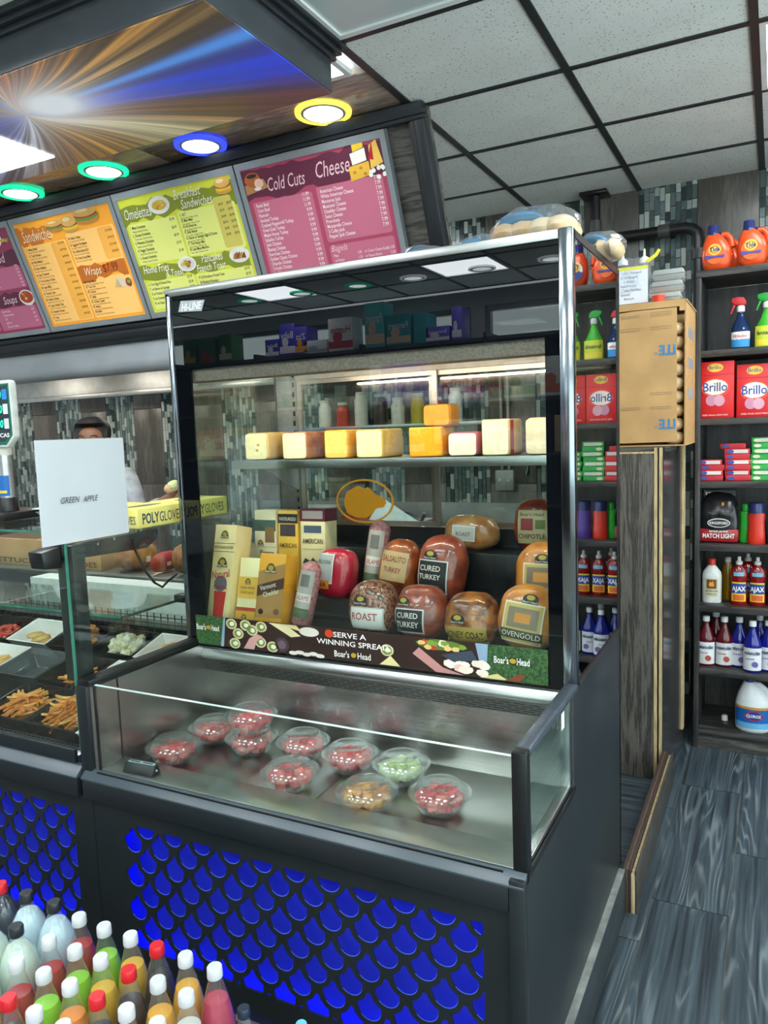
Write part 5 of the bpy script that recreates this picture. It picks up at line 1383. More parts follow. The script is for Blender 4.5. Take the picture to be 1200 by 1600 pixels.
scale_panel(HX0, -2.862, 0.152, 0.624, HX0 + 0.08, -2.93, 0.215, 0.571, -2.98, bar, (2.6, 1.392 - 1.8))
hp(MB().box(HX0, -1.735, 2.34, 2.36, 0.15, 1.00), 'back_panel', M_SLATE)
hp(MB().box(HX0, -1.735, 1.47, 2.34, 0.15, 0.62), 'body', M_BLACK)
# front rail and grille
hp(MB().box(HX0, -1.735, 1.400, 1.412, 0.703, 0.742), 'front_rail', M_SLATE, bevel=0.002)
hp(MB().box(HX0, -1.735, 1.412, 1.470, 0.700, 0.722), 'air_sill', M_STEELDULL, bevel=0.002)
g = MB()
for i in range(110):
    x = HX0 + 0.9 + i * 0.021
    if x < -1.76:
        for k in range(3): g.box(x, x + 0.013, 1.424 + k * 0.014, 1.431 + k * 0.014, 0.7221, 0.7226)
tag(hp(g, 'air_slots', M_BLACK), kind='stuff')
hp(MB().box(-1.95, -1.80, 1.413, 1.428, 0.722, 0.731), 'sensor', M_STEELDULL)
# sloped deck under the pans
hp(MB().prismx([(1.47, 0.60), (1.47, 0.655), (2.05, 0.79), (2.10, 0.86), (2.34, 0.90), (2.34, 0.60)], HX0, -1.735), 'pan_deck', mat('deck_black', '#161a1c', 0.3, var=0.1))
# back ledge, wire rack and white cutting board
hp(MB().box(HX0, -1.735, 2.06, 2.34, 0.90, 0.93), 'work_ledge', M_STEELDULL)
hp(MB().box(-2.85, -1.92, 2.15, 2.25, 0.93, 1.03), 'white_board', mat('cutting_board', '#e4ebe6', 0.5, var=0.04))
w = MB()
for i in range(70): w.box(HX0 + 0.8 + i * 0.034, HX0 + 0.803 + i * 0.034, 2.060, 2.063, 0.83, 0.955)
for k in range(5): w.box(HX0 + 0.8, -1.76, 2.058, 2.061, 0.84 + k * 0.025, 0.843 + k * 0.025)
tag(hp(w, 'wire_rack', mat('dark_wire', '#3b3d3c', 0.4, 0.6)), kind='stuff')
# glass guard: front pane, end pane, top and middle shelves, frame
fg = hp(MB().box(HX0, -1.708, 1.400, 1.406, 0.742, 1.334), 'front_glass', M_GLASS)
hp(MB().box(-1.709, -1.7055, 1.399, 1.407, 0.742, 1.334), 'glass_edge', M_GLASSEDGE, fg)
eg = hp(MB().box(-1.704, -1.698, 1.407, 1.86, 0.955, 1.334), 'end_glass', M_GLASS)
hp(MB().box(-1.7045, -1.6975, 1.400, 1.62, 1.334, 1.338), 'glass_edge', mat('pale_glass_edge', '#b9ccc4', 0.2), eg)
hp(MB().box(-1.778, -1.716, 1.430, 1.475, 0.93, 1.318), 'frame_post', mat('frame_charcoal', '#202426', 0.35, var=0.06), bevel=0.003)
hp(MB().prismx([(1.42, 1.318), (1.42, 1.275), (1.475, 1.275), (1.73, 1.265), (1.78, 1.290), (1.78, 1.318)], -1.755, -1.735), 'frame_arm', mat('frame_charcoal', '#2f3436', 0.35, var=0.06), bevel=0.002)
for y, z in ((1.45, 1.270), (1.54, 1.305), (1.60, 1.312)):
    hp(MB().blob((-1.7335, y, z), 0.003, 0.006, 0.006, 10, 6), 'screw', M_CHROME, smooth=True)
tg = hp(MB().box(HX0, -1.76, 1.60, 2.10, 1.320, 1.328), 'top_glass', M_GLASS)
hp(MB().box(HX0, -1.76, 1.5985, 1.6005, 1.320, 1.328), 'glass_edge', M_GLASSEDGE, tg)
mg = hp(MB().box(HX0, -1.80, 1.665, 1.96, 1.050, 1.056), 'middle_glass', M_GLASS)
hp(MB().box(HX0, -1.80, 1.6625, 1.665, 1.049, 1.057), 'glass_edge', M_GLASSEDGE, mg)
hp(MB().box(-1.800, -1.797, 1.665, 1.96, 1.049, 1.057), 'glass_edge', mat('dark_glass_edge', '#2c4a40', 0.15), mg)
hp(MB().box(-1.835, -1.775, 1.935, 1.975, 1.040, 1.066), 'glass_clamp', M_BLACK, bevel=0.003)
hp(MB().box(HX0, -1.735, 2.02, 2.09, 1.305, 1.319), 'top_rail', M_BLACK)
hp(MB().box(-1.78, -1.735, 2.02, 2.06, 0.93, 1.305), 'frame_post', mat('frame_charcoal', '#2f3436'), bevel=0.003)

# ------------------------------------------------------------------ pans of hot food, standing on the sloped deck
SL = math.atan2(0.135, 0.58)
M_PANB = mat('black_melamine', '#191c1d', 0.16, var=0.06, scale=8)
M_PANW = mat('white_melamine', '#f1ecea', 0.22, var=0.02, scale=8)
M_PANC = clear('clear_pan', '#d9dde0', 0.06, 0.02, body=0.10, body_color='#c9cdd2')
def pan_mesh(w, d, h, m):
    a, b = w / 2, d / 2; k = 0.78; th = 0.0035
    def ring(s, z, e=0.0): return [(-a * s + e, -b * s + e, z), (a * s - e, -b * s + e, z), (a * s - e, b * s - e, z), (-a * s + e, b * s - e, z)]
    rs = [ring(k, 0), ring(0.965, h - 0.004), ring(1.0, h - 0.003), ring(1.0, h), ring(0.965, h, th), ring(k, th, th)]
    mb = MB(); vs = [p for r in rs for p in r]; fs = [(3, 2, 1, 0)]
    for q in range(len(rs) - 1):
        for i in range(4): fs.append((q * 4 + i, q * 4 + (i + 1) % 4, q * 4 + 4 + (i + 1) % 4, q * 4 + 4 + i))
    o = (len(rs) - 1) * 4; fs.append((o, o + 1, o + 2, o + 3))
    return mb.add(vs, fs).mesh('food_pan', m, bevel=0.0015, seg=1)
PWD, PH = 0.2235, 0.070
DEP = (0.198, 0.176, 0.160)
pan_me = {(c, r): pan_mesh(PWD - 0.004, DEP[r], PH, m) for c, m in (('black', M_PANB), ('white', M_PANW), ('clear', M_PANC)) for r in range(3)}
narrow_me = pan_mesh(0.054, DEP[0], PH, M_PANW)
ROW = [(1.5535, 0.782), (1.762, 0.822), (1.950, 0.872)]     # centre (y, z) of the rims in the three rows
EDGE = [-1.798, -2.025, -1.990]                              # x of the right edge of column 1 in each row
SLR = [0.20, 0.23, 0.30]
pans = {}
def pan(r, c, kind, label, narrow=False):
    x = EDGE[r] - PWD * (c - 0.5) if not narrow else -1.7685
    y, z = ROW[r]
    o = inst(narrow_me if narrow else pan_me[kind, r], 'food_pan', None, (0, 0, 0), (SLR[r], 0, 0))
    off = Matrix.Rotation(SLR[r], 4, 'X') @ Vector((0, 0, PH))
    o.location = (x - off.x, y - off.y, z - off.z)
    tag(o, label, 'pan', 'pans in the hot food bar')
    m = Matrix.Translation(o.location) @ Matrix.Rotation(SLR[r], 4, 'X')
    pans[r, c] = m
    return m
pan(0, 0, 'white', 'white pan corner showing beside the slate post in the front row', True)
pan(0, 1, 'black', 'black pan heaped with fries in the front row')
pan(0, 2, 'black', 'black pan with fewer fries at the left of the front row')
pan(0, 3, 'black', 'black pan of greens at the far left of the front row')
pan(1, 0, 'white', 'white pan in the middle row just right of the charcoal post')
pan(1, 1, 'black', 'black pan with a few crinkle fries in the middle row')
pan(1, 2, 'clear', 'clear empty pan in the middle row')
pan(1, 3, 'white', 'white pan of fish fillets at the left of the middle row')
pan(2, 0, 'white', 'white pan of orange fried pieces beside the display case')
pan(2, 1, 'black', 'black pan of cauliflower in the back row')
pan(2, 2, 'black', 'black pan of breaded cutlets in the back row')
pan(2, 3, 'white', 'white pan of chicken strips in the back row')
pan(2, 4, 'black', 'black pan of red peppers in the back row')
M_FRY = [mat('fry_%d' % i, c, 0.55, var=0.12, scale=30, sub=0.05) for i, c in enumerate(('#e2963e', '#d9842f', '#eaa956', '#cf7a2c'))]
def fry_mesh(L, m, k):
    n = 5; q = 0.0052
    return MB().tube([(-L / 2 + L * i / n, k * ((i / n - .5) ** 2) * 0.12, 0.004 * sin(3 * i / n)) for i in range(n + 1)], [q * .75, q, q * 1.05, q, q, q * .7], 5).mesh('fry', m, smooth=False)
fry_me = [fry_mesh(L, M_FRY[i % 4], (-1) ** i) for i, L in enumerate((0.075, 0.09, 0.10, 0.065, 0.085))]
def pile(me_list, name, label, cat, group, m, n, rx, ry, z0, dome, ang0, spread, tilt=0.25, cx=0.0, cy=0.0, thick=0.009, layers=4):
    per = max(1, n // layers)
    for i in range(n):
        l = i // per
        s = min(1.0, 0.70 + 0.12 * l) if l < layers - 1 else 0.75
        u, v = rnd.uniform(-1, 1), rnd.uniform(-1, 1)
        p = Vector((cx + u * rx * s, cy + v * ry * s, z0 + l * thick + dome * max(0, 1 - u * u - v * v)))
        o = inst(rnd.choice(me_list), name)
        o.matrix_world = m @ Matrix.Translation(p) @ Matrix.Rotation(ang0 + rnd.uniform(-spread, spread), 4, 'Z') @ Matrix.Rotation(rnd.uniform(-tilt, tilt), 4, 'Y')
        tag(o, label, cat, group)
pile(fry_me, 'fry', 'golden fry in the heaped black pan in the front row', 'fry', 'fries in the heaped front pan', pans[0, 1], 110, 0.058, 0.042, 0.028, 0.042, 0.75, 0.45, 0.18, layers=5)
pile(fry_me, 'fry', 'golden fry in the shallower black pan at the left of the front row', 'fry', 'fries in the left front pan', pans[0, 2], 80, 0.058, 0.040, 0.026, 0.028, 0.55, 0.40, 0.15, cy=-0.004, layers=4)
pile(fry_me, 'crinkle_fry', 'bright yellow crinkle fry in the middle row black pan', 'fry', 'fries in the middle row', pans[1, 1], 26, 0.05, 0.03, 0.032, 0.024, 0.9, 1.2, 0.35, cx=0.03, cy=-0.02, layers=2)
def lumps(name, cols, sizes, amp, rough=0.5, scale=30, c2=None):
    return [lump(*s, 2.2, 14, 9, amp, k + 50).mesh(name, mat('%s_%d' % (name, k % len(cols)), cols[k % len(cols)], rough, var=0.12, scale=scale, color2=c2), smooth=True) for k, s in enumerate(sizes)]
me = lumps('chicken_strip', ['#d9ae68', '#cf9f58'], [(0.045, 0.018, 0.011), (0.038, 0.017, 0.010)], 0.10)
pile(me, 'chicken_strip', 'breaded chicken strip in the white pan in the back row', 'chicken', 'chicken strips', pans[2, 3], 9, 0.050, 0.034, 0.022, 0.014, 0.3, 0.3, 0.12, cx=0.015, cy=-0.02, layers=2, thick=0.016)
me = lumps('breaded_cutlet', ['#d58a3c', '#c97c32'], [(0.055, 0.042, 0.010), (0.050, 0.040, 0.011)], 0.06)
pile(me, 'breaded_cutlet', 'orange breaded cutlet in the back row black pan', 'cutlet', 'breaded cutlets', pans[2, 2], 6, 0.030, 0.020, 0.028, 0.014, 0.9, 0.3, 0.15, cx=0.02, layers=5, thick=0.013)
me = lumps('cauliflower_floret', ['#e6ddc0', '#d9cda8', '#efe8d2'], [(0.016, 0.015, 0.013), (0.019, 0.017, 0.014), (0.014, 0.014, 0.012)], 0.22, 0.7, 120, None)
pile(me, 'cauliflower_floret', 'cream cauliflower floret in the black pan in the back row', 'cauliflower', 'cauliflower florets', pans[2, 1], 70, 0.080, 0.055, 0.030, 0.024, 0.5, 3.0, 0.8, layers=3, thick=0.015)
me = lumps('fried_piece', ['#e8a24a', '#dd8f38'], [(0.019, 0.013, 0.012), (0.016, 0.014, 0.011)], 0.12)
pile(me, 'fried_piece', 'orange fried piece in the white pan beside the display case', 'fried food', 'orange fried pieces', pans[2, 0], 44, 0.075, 0.048, 0.030, 0.022, 0.5, 3.0, 0.5, layers=2, thick=0.014)
me = lumps('pepper_piece', ['#c23222', '#d6543a', '#a8281c'], [(0.018, 0.009, 0.007), (0.014, 0.010, 0.007)], 0.15, 0.35)
pile(me, 'pepper_piece', 'glossy red pepper piece in the back row black pan', 'pepper', 'red pepper pieces', pans[2, 4], 70, 0.080, 0.055, 0.030, 0.018, 0.5, 3.0, 0.5, layers=2, thick=0.010)
me = lumps('fish_fillet', ['#e0b065', '#d9a456'], [(0.050, 0.022, 0.010), (0.044, 0.020, 0.010)], 0.08)
pile(me, 'fish_fillet', 'battered fish fillet in the middle row white pan', 'fish', 'fish fillets', pans[1, 3], 8, 0.045, 0.034, 0.024, 0.014, 0.4, 0.4, 0.12, cx=0.03, layers=2, thick=0.016)
me = lumps('green_leaf', ['#6f8f3e', '#a9b86a'], [(0.022, 0.016, 0.005), (0.018, 0.014, 0.005)], 0.15)
pile(me, 'green_leaf', 'pale green leaf in the black pan at the far left', 'salad', 'salad leaves', pans[0, 3], 24, 0.075, 0.055, 0.014, 0.02, 0.5, 3.0, 0.5, layers=2, thick=0.010)

# ------------------------------------------------------------------ paper sign clamped to the end of the glass
t = thing('paper_sign', 'white paper sign with Green Apple handwritten, standing at the end of the glass', 'sign', (-1.690, 1.4675, 1.331), rz=pi / 2)
MB().box(-0.1495, 0.1495, -0.0008, 0.0, 0.0, 0.278).warp(lambda x, y, z: (x, y - 0.004 * sin(z * 9), z)).build('sheet', mat('paper_white', '#c8cdd1', 0.85, var=0.02, scale=3), t)
mb = MB(); write(mb, 'GREEN', -0.085, 0.108, 0.023, 'L', 0.3, y=-0.006, width=0.062); write(mb, 'APPLE', -0.012, 0.106, 0.023, 'L', 0.3, y=-0.006, width=0.052)
mb.build('handwriting', flat('#3c4049'), t)
c = thing('sign_clamp', 'black plastic clamp at the glass corner under the paper sign', 'clamp', (-1.7115, 1.405, 1.262))
MB().prismx([(-0.075, 0.052), (-0.068, 0.006), (-0.012, 0.0), (-0.012, 0.060)], -0.055, 0.0).build('jaw', M_BLACK, c, bevel=0.004)
MB().box(-0.040, 0.004, -0.012, -0.006, 0.030, 0.070).build('clip_arm', M_BLACK, c, bevel=0.002)

# ------------------------------------------------------------------ price scale on its pole
t = thing('price_scale', 'green framed price display on a pole, reading zeros, at the left edge', 'scale', (-2.530, 1.845, 1.3285))
MB().box(-0.12, 0.10, -0.10, 0.12, 0.0, 0.030).build('base', M_BLACK, t, bevel=0.008)
MB().lathe([(0.036, 0.030), (0.032, 0.075), (0.030, 0.078)], 20).build('pole_socket', M_BLACK, t, smooth=True)
MB().lathe([(0.024, 0.03), (0.024, 0.27)], 20).build('pole', mat('pole_silver', '#c9ccce', 0.3, 0.7), t, smooth=True)
wrap_label(MB(), 0.0252, 1.3, 0.085, 0.16).build('pole_sticker', flat('#1f6fc0'), t)
wrap_label(MB(), 0.0256, 0.9, 0.095, 0.105).build('pole_sticker', flat('#f0d23a'), t)
MB().lathe([(0.030, 0.235), (0.030, 0.262)], 20, wob=lambda a, z: 1 + 0.04 * cos(16 * a)).build('pole_collar', flat('#d4d2c4'), t, smooth=True)
hd = MB().prism([(-0.165, 0.262), (0.070, 0.262), (0.112, 0.300), (0.112, 0.492), (0.104, 0.502), (-0.165, 0.502)], -0.035, -0.008).build('display_head', mat('display_casing', '#d9ddd8', 0.35), t, bevel=0.006)
MB().prism([(-0.16, 0.272), (0.066, 0.272), (0.104, 0.306), (0.104, 0.490), (-0.16, 0.490)], -0.0362, -0.035).build('green_border', flat('#0f6f57'), hd)
MB().prism([(-0.16, 0.284), (0.062, 0.284), (0.096, 0.314), (0.096, 0.484), (-0.16, 0.484)], -0.0366, -0.0362).build('display_face', flat('#2c3744', 0.2), hd)
for k, (c_, zz) in enumerate((('#2f8fe0', 0.452), ('#dfe3e6', 0.400), ('#dfe3e6', 0.348))):
    MB().box(-0.15, 0.070, -0.0370, -0.0366, zz - 0.020, zz + 0.020).build('readout', flat('#0d2a28', 0.2), hd)
    MB().box(0.066, 0.092, -0.0372, -0.0366, zz - 0.018, zz + 0.018).build('key_tag', flat(c_), hd)
    mb = MB(); write(mb, '0.00', 0.062, zz - 0.014, 0.040, 'R', 0.12, y=-0.0374, width=0.056, bold=0.015)
    mb.build('digits', glow('green_digits', '#18e0a0', 1.6), hd)
mb = MB(); write(mb, 'CAS', 0.090, 0.300, 0.020, 'R', y=-0.0372, width=0.052, bold=0.03); mb.build('maker_lettering', M_LETTERWHITE, hd)

# ------------------------------------------------------------------ glove boxes on the glass top
M_GLOVE = mat('glove_box_card', '#ecdf7c', 0.55, var=0.04, scale=10)
def glove_box(x, y, label, w=0.16, d=0.215, h=0.060):
    t = thing('glove_box', label, 'box', (x, y, 1.3285), group='yellow glove boxes')
    MB().box(-w / 2, w / 2, -d / 2, d / 2, 0, h).build('box', M_GLOVE, t, bevel=0.002)
    MB().prismz(oval(0, 0, 0.022, 0.075, 20), h + 0.0001, h + 0.0006).build('opening', flat('#5c5633'), t)
    mb = MB(); write(mb, 'POLY', -d / 2 + 0.018, 0.012, 0.046, 'L', width=0.072, bold=0.02, fn=lambda u, v: (w / 2 + 0.0012, u, v)); mb.build('lettering', flat('#23405c'), t)
    mb = MB(); write(mb, 'GLOVES', -d / 2 + 0.092, 0.012, 0.046, 'L', width=0.100, fn=lambda u, v: (w / 2 + 0.0012, u, v)); mb.build('lettering', flat('#23405c'), t)
    mb = MB(); write(mb, 'POLYGLOVES', 0, 0.012, 0.036, 'C', width=0.14, y=-d / 2 - 0.0012); mb.build('lettering', flat('#23405c'), t)
glove_box(-1.820, 1.812, 'yellow poly gloves box with its lettered side toward the display case')
glove_box(-1.835, 2.045, 'second yellow gloves box behind the first, partly hidden by the case')
glove_box(-2.00, 1.80, 'yellow gloves box behind the paper sign')
# papers and flat trays on the bar top
t = thing('wrapping_paper_stack', 'loose stack of white wrapping sheets on the bar top behind the paper sign', 'paper', (-2.27, 1.98, 1.3285))
for i in range(6):
    MB().box(-0.17, 0.17, -0.10, 0.10, 0.006 * i, 0.006 * i + 0.003).warp(lambda x, y, z: (x, y, z + 0.010 * (sin(9 * x + i) + 1) * (0.4 if i > 3 else 0.05))).build('sheet', mat('wrap_sheet', '#d4d8dc', 0.6, var=0.05), t, rot=(0, 0, 0.05 * (i - 3)))
# black cable looping from the bar to the case
pts = [(-1.73 + 0.02, 1.645, 1.31), (-1.726, 1.67, 1.27), (-1.722, 1.70, 1.20), (-1.72, 1.735, 1.155), (-1.718, 1.765, 1.135), (-1.716, 1.79, 1.150), (-1.712, 1.83, 1.165)]
tag(MB().tube(pts, 0.004, 8).build('power_cable', M_BLACK, smooth=True), 'black cable drooping between the hot food bar and the case', 'cable')
# ------------------------------------------------------------------ charcoal shelving with cleaning goods
SX0, SX1, SY0, SY1 = -0.337, 1.60, 3.85, 4.24
LEV = [0.095, 0.398, 0.712, 1.008, 1.307, 1.602, 1.914, 2.277]
unit = thing('store_shelving', 'charcoal wood shelving unit stocked with cleaning goods', 'shelving', (SX0, SY0, 0))
def up(mb, name, m, **k):
    mb.warp(lambda x, y, z: (x - SX0, y - SY0, z)); return mb.build(name, m, unit, **k)
M_SIDE = wood('charcoal_side', '#2b2a2a', '#454241', 8.0, (9, 9, 1.0), 0.42, 2.0)
for x in (SX0, 0.62, SX1 - 0.022):
    up(MB().box(x, x + 0.022, SY0 + (0.004 if x > 0 else 0), SY1, 0.0, 2.245), 'side_panel', M_SIDE, bevel=0.001)
for k, z in enumerate(LEV):
    up(MB().box(SX0 + 0.022 if k < 7 else SX0, SX1 - 0.022 if k < 7 else SX1, SY0 + 0.002, SY1 - 0.012, z - 0.030, z), 'shelf', M_SHELF, bevel=0.001)
up(MB().box(SX0 + 0.022, SX1 - 0.022, SY0 + 0.012, SY0 + 0.028, 0.0, 0.064), 'kick_board', M_VENEERX)
up(MB().box(SX0 + 0.002, SX1 - 0.002, SY1 - 0.012, SY1, 0.0, 2.245), 'back_panel', M_SIDE)

def bottle(name, label, cat, loc, prof, sx, sy, body, cap=None, capm=None, n=24, group=None, rz=0.0):
    t = thing(name, label, cat, loc, rz, group)
    MB().lathe(prof, n, sx=sx, sy=sy).build('body', body, t, smooth=True)
    if cap: MB().lathe(cap, 20).build('cap', capm, t, smooth=True)
    return t
def sheet_on(t, rx, ry, z0, z1, half, m, gap=0.0012, name='label', parent=None, prof=None):
    vs = []; fs = []; n = 10
    for i in range(n + 1):
        a = -half + 2 * half * i / n
        for z in (z0, z1): vs.append(((rx + gap) * sin(a), -(ry + gap) * cos(a), z))
    for i in range(n): fs.append((2 * i, 2 * i + 2, 2 * i + 3, 2 * i + 1))
    return MB().add(vs, fs).build(name, m, parent or t)
def text_on(t, s, rx, ry, z, size, width, colr, gap=0.0022, u0=0.0, parent=None, shear=0.0, name='label_lettering', bold=0.015):
    mb = MB()
    def fn(u, v):
        a = u / rx
        return ((rx + gap) * sin(a), -(ry + gap) * cos(a), v)
    write(mb, s, u0, z, size, 'C', shear, width=width, fn=fn, bold=bold)
    return mb.build(name, flat(colr), parent or t)

# detergent jugs
M_ORANGEP = mat('orange_plastic', '#e2501f', 0.28, var=0.04, scale=8)
M_NAVYP = mat('navy_plastic', '#232c66', 0.3, var=0.05, scale=8)
def detergent(loc, label, blue=False, rz=0.0):
    t = thing('detergent_jug', label, 'detergent', loc, rz, 'orange detergent jugs')
    def shape(x, y, z):
        k = 1.0 if z < 0.09 else 1.0 - 0.45 * ((z - 0.09) / 0.09) ** 1.4
        return (x * k - (0.016 * (1 - k) / 0.45), y * (1 - 0.25 * max(0, (z - 0.09) / 0.09)), z)
    lump(0.064, 0.042, 0.092, 3.2, 26, 18).warp(lambda x, y, z: shape(x, y, z + 0.091)).build('body', M_ORANGEP, t, smooth=True)
    MB().tube([(0.020, 0, 0.168), (0.044, 0, 0.166), (0.060, 0, 0.145), (0.066, 0, 0.110), (0.062, 0, 0.080), (0.045, 0, 0.060)], [0.012, 0.013, 0.013, 0.013, 0.014, 0.014], 12).build('handle', M_ORANGEP, t, smooth=True)
    MB().lathe([(0.026, 0.168), (0.026, 0.180), (0.024, 0.182), (0.023, 0.212), (0.021, 0.214), (0.0, 0.214)], 24, c=(-0.016, 0, 0)).build('cap', M_NAVYP, t, smooth=True)
    fn = lambda u, v: (u, -0.0435 + 0.10 * (u + 0.008) ** 2 * 4, v)
    def disc(cx, cz, rx, rz_, colr, k, nm='label'):
        MB().add([(fn(cx, cz)[0], fn(cx, cz)[1] - 0.0006 * k, cz)] + [(fn(cx + rx * cos(a * pi / 12), 0)[0], fn(cx + rx * cos(a * pi / 12), 0)[1] - 0.0006 * k, cz + rz_ * sin(a * pi / 12)) for a in range(24)],
                 [(0, 1 + i, 1 + (i + 1) % 24) for i in range(24)]).build(nm, flat(colr), t)
    disc(-0.006, 0.080, 0.040, 0.046, '#e8641f' if not blue else '#e9e7e2', 1)
    if blue:
        disc(-0.006, 0.060, 0.036, 0.026, '#2a3c8c', 2, 'label_field')
    disc(-0.006, 0.098, 0.027, 0.025, '#f3c83a', 3, 'label_ring'); disc(-0.006, 0.098, 0.020, 0.018, '#f07a1e', 4, 'label_ring'); disc(-0.006, 0.098, 0.014, 0.012, '#f7e26a', 5, 'label_ring')
    MB().prism([(-0.046, 0.056), (-0.006, 0.062), (0.034, 0.060), (0.036, 0.072), (-0.006, 0.068), (-0.044, 0.074)], -0.0475, -0.0465).build('label_swoosh', flat('#3c3f9c'), t)
    mb = MB(); write(mb, 'Tide', -0.006, 0.090, 0.026, 'C', 0.15, y=-0.0482, width=0.042, bold=0.03); mb.build('label_lettering', flat('#22307e'), t)
    return t
detergent((-0.258, 3.95, LEV[7]), 'orange detergent jug with a navy cap on top of the shelving, at its left end')
detergent((-0.108, 3.95, LEV[7]), 'orange detergent jug second from the left on top of the shelving')
detergent((0.045, 3.95, LEV[7]), 'orange detergent jug with a blue and white label, third on top of the shelving', True)
detergent((0.20, 3.95, LEV[7]), 'orange detergent jug with a blue and white label, fourth on top of the shelving', True)
detergent((-0.235, 4.12, LEV[7]), 'orange detergent jug in the row behind on top of the shelving')
detergent((-0.075, 4.12, LEV[7]), 'second orange detergent jug in the row behind on top of the shelving')

# spray bottles
def spray(loc, label, kind, rz=0.0):
    t = thing('spray_bottle', label, 'spray bottle', loc, rz, 'spray bottles')
    if kind == 'blue':
        body = clear('blue_liquid', '#0e2a52', 0.05, 0.03, body=0.75, body_color='#0f2f63'); trig = '#c8262c'
        MB().lathe([(0.0, 0), (0.038, 0.0), (0.041, 0.006), (0.041, 0.085), (0.034, 0.112), (0.020, 0.140), (0.014, 0.165), (0.014, 0.178), (0.0, 0.178)], 24, sy=0.62).build('body', body, t, smooth=True)
        sheet_on(t, 0.041, 0.0254, 0.012, 0.048, 1.2, flat('#2f8fcf')); sheet_on(t, 0.041, 0.0254, 0.046, 0.082, 1.2, flat('#e9ecee'))
        text_on(t, 'Windex', 0.042, 0.026, 0.056, 0.020, 0.062, '#c8262c', shear=0.2)
        h = 0.178
    else:
        body = mat('green_plastic', '#3fae2e', 0.3, var=0.05); trig = '#1fa33a'
        MB().lathe([(0.0, 0), (0.046, 0.0), (0.050, 0.008), (0.049, 0.080), (0.040, 0.110), (0.024, 0.142), (0.016, 0.168), (0.015, 0.186), (0.0, 0.186)], 24, sy=0.6).build('body', body, t, smooth=True)
        sheet_on(t, 0.050, 0.030, 0.008, 0.100, 1.15, flat('#c9d63a')); sheet_on(t, 0.0502, 0.0302, 0.012, 0.040, 1.0, flat('#ecd93c'), 0.0018, 'label_field')
        text_on(t, 'fantastik', 0.0505, 0.0305, 0.060, 0.026, 0.088, '#20301c', shear=0.1)
        h = 0.186
    MB().lathe([(0.017, h - 0.004), (0.017, h + 0.018), (0.013, h + 0.024)], 18).build('collar', flat('#d9dcda'), t, smooth=True)
    MB().prism([(-0.040, h + 0.058), (-0.040, h + 0.040), (-0.020, h + 0.026), (0.020, h + 0.024), (0.024, h + 0.040), (0.012, h + 0.060), (-0.010, h + 0.064)], -0.012, 0.012).build('spray_head', flat(trig, 0.3), t, bevel=0.004)
    MB().prism([(-0.030, h + 0.034), (-0.040, h + 0.006), (-0.046, h - 0.012), (-0.039, h - 0.012), (-0.030, h + 0.010), (-0.020, h + 0.030)], -0.007, 0.007).build('trigger', flat(trig, 0.3), t, bevel=0.002)
    return t
spray((-0.153, 3.95, LEV[6]), 'dark blue glass cleaner bottle with a red trigger on the second shelf down', 'blue')
spray((-0.045, 3.95, LEV[6]), 'green cleaner spray bottle with a green trigger, right of the blue one', 'green')
spray((0.070, 3.95, LEV[6]), 'second green cleaner spray bottle to the right on the shelf', 'green')
spray((0.185, 3.95, LEV[6]), 'third green cleaner spray bottle to the right on the shelf', 'green')
spray((0.29, 3.95, LEV[6]), 'dark blue glass cleaner bottle at the right of the green sprays', 'blue')

# soap pad boxes
def soap_box(loc, label, h=0.235, w=0.148, rz=0.0):
    t = thing('soap_pad_box', label, 'box', loc, rz, 'red soap pad boxes')
    d = 0.10
    MB().box(-w / 2, w / 2, -d / 2, d / 2, 0, h).build('box', mat('red_card', '#d81f26', 0.35, var=0.04, scale=8), t, bevel=0.001)
    deco(t, d, [('r', -w / 2, w / 2, h - 0.062, h - 0.060, '#8f1218'), ('o', 0.0, h - 0.028, 0.034, 0.020, '#f3c63a'), ('t', 'Brillo', 0, h - 0.036, 0.026, 0.056, '#1d3f94'),
                ('o', 0.002, h - 0.120, 0.062, 0.046, '#e8482c'), ('o', 0.0, h - 0.118, 0.054, 0.036, '#f2e6da'), ('t', 'Brillo', 0.0, h - 0.136, 0.058, 0.104, '#1d3f94'),
                ('o', -0.016, h - 0.178, 0.024, 0.026, '#c98aa4'), ('o', 0.018, h - 0.180, 0.024, 0.026, '#d7a0b4'), ('t', 'STEEL WOOL SOAP PADS', 0, 0.012, 0.010, 0.11, '#f6ded8')])
    return t
soap_box((-0.252, 3.93, LEV[5]), 'tall red soap pad box at the left end of its shelf', 0.262, 0.158, rz=-0.05)
soap_box((-0.090, 3.94, LEV[5]), 'red soap pad box beside the taller one', 0.240)
soap_box((0.062, 3.94, LEV[5]), 'red soap pad box third from the left on its shelf', 0.240)
soap_box((0.214, 3.94, LEV[5]), 'red soap pad box fourth from the left on its shelf', 0.240)
soap_box((0.366, 3.94, LEV[5]), 'red soap pad box fifth from the left on its shelf', 0.240)

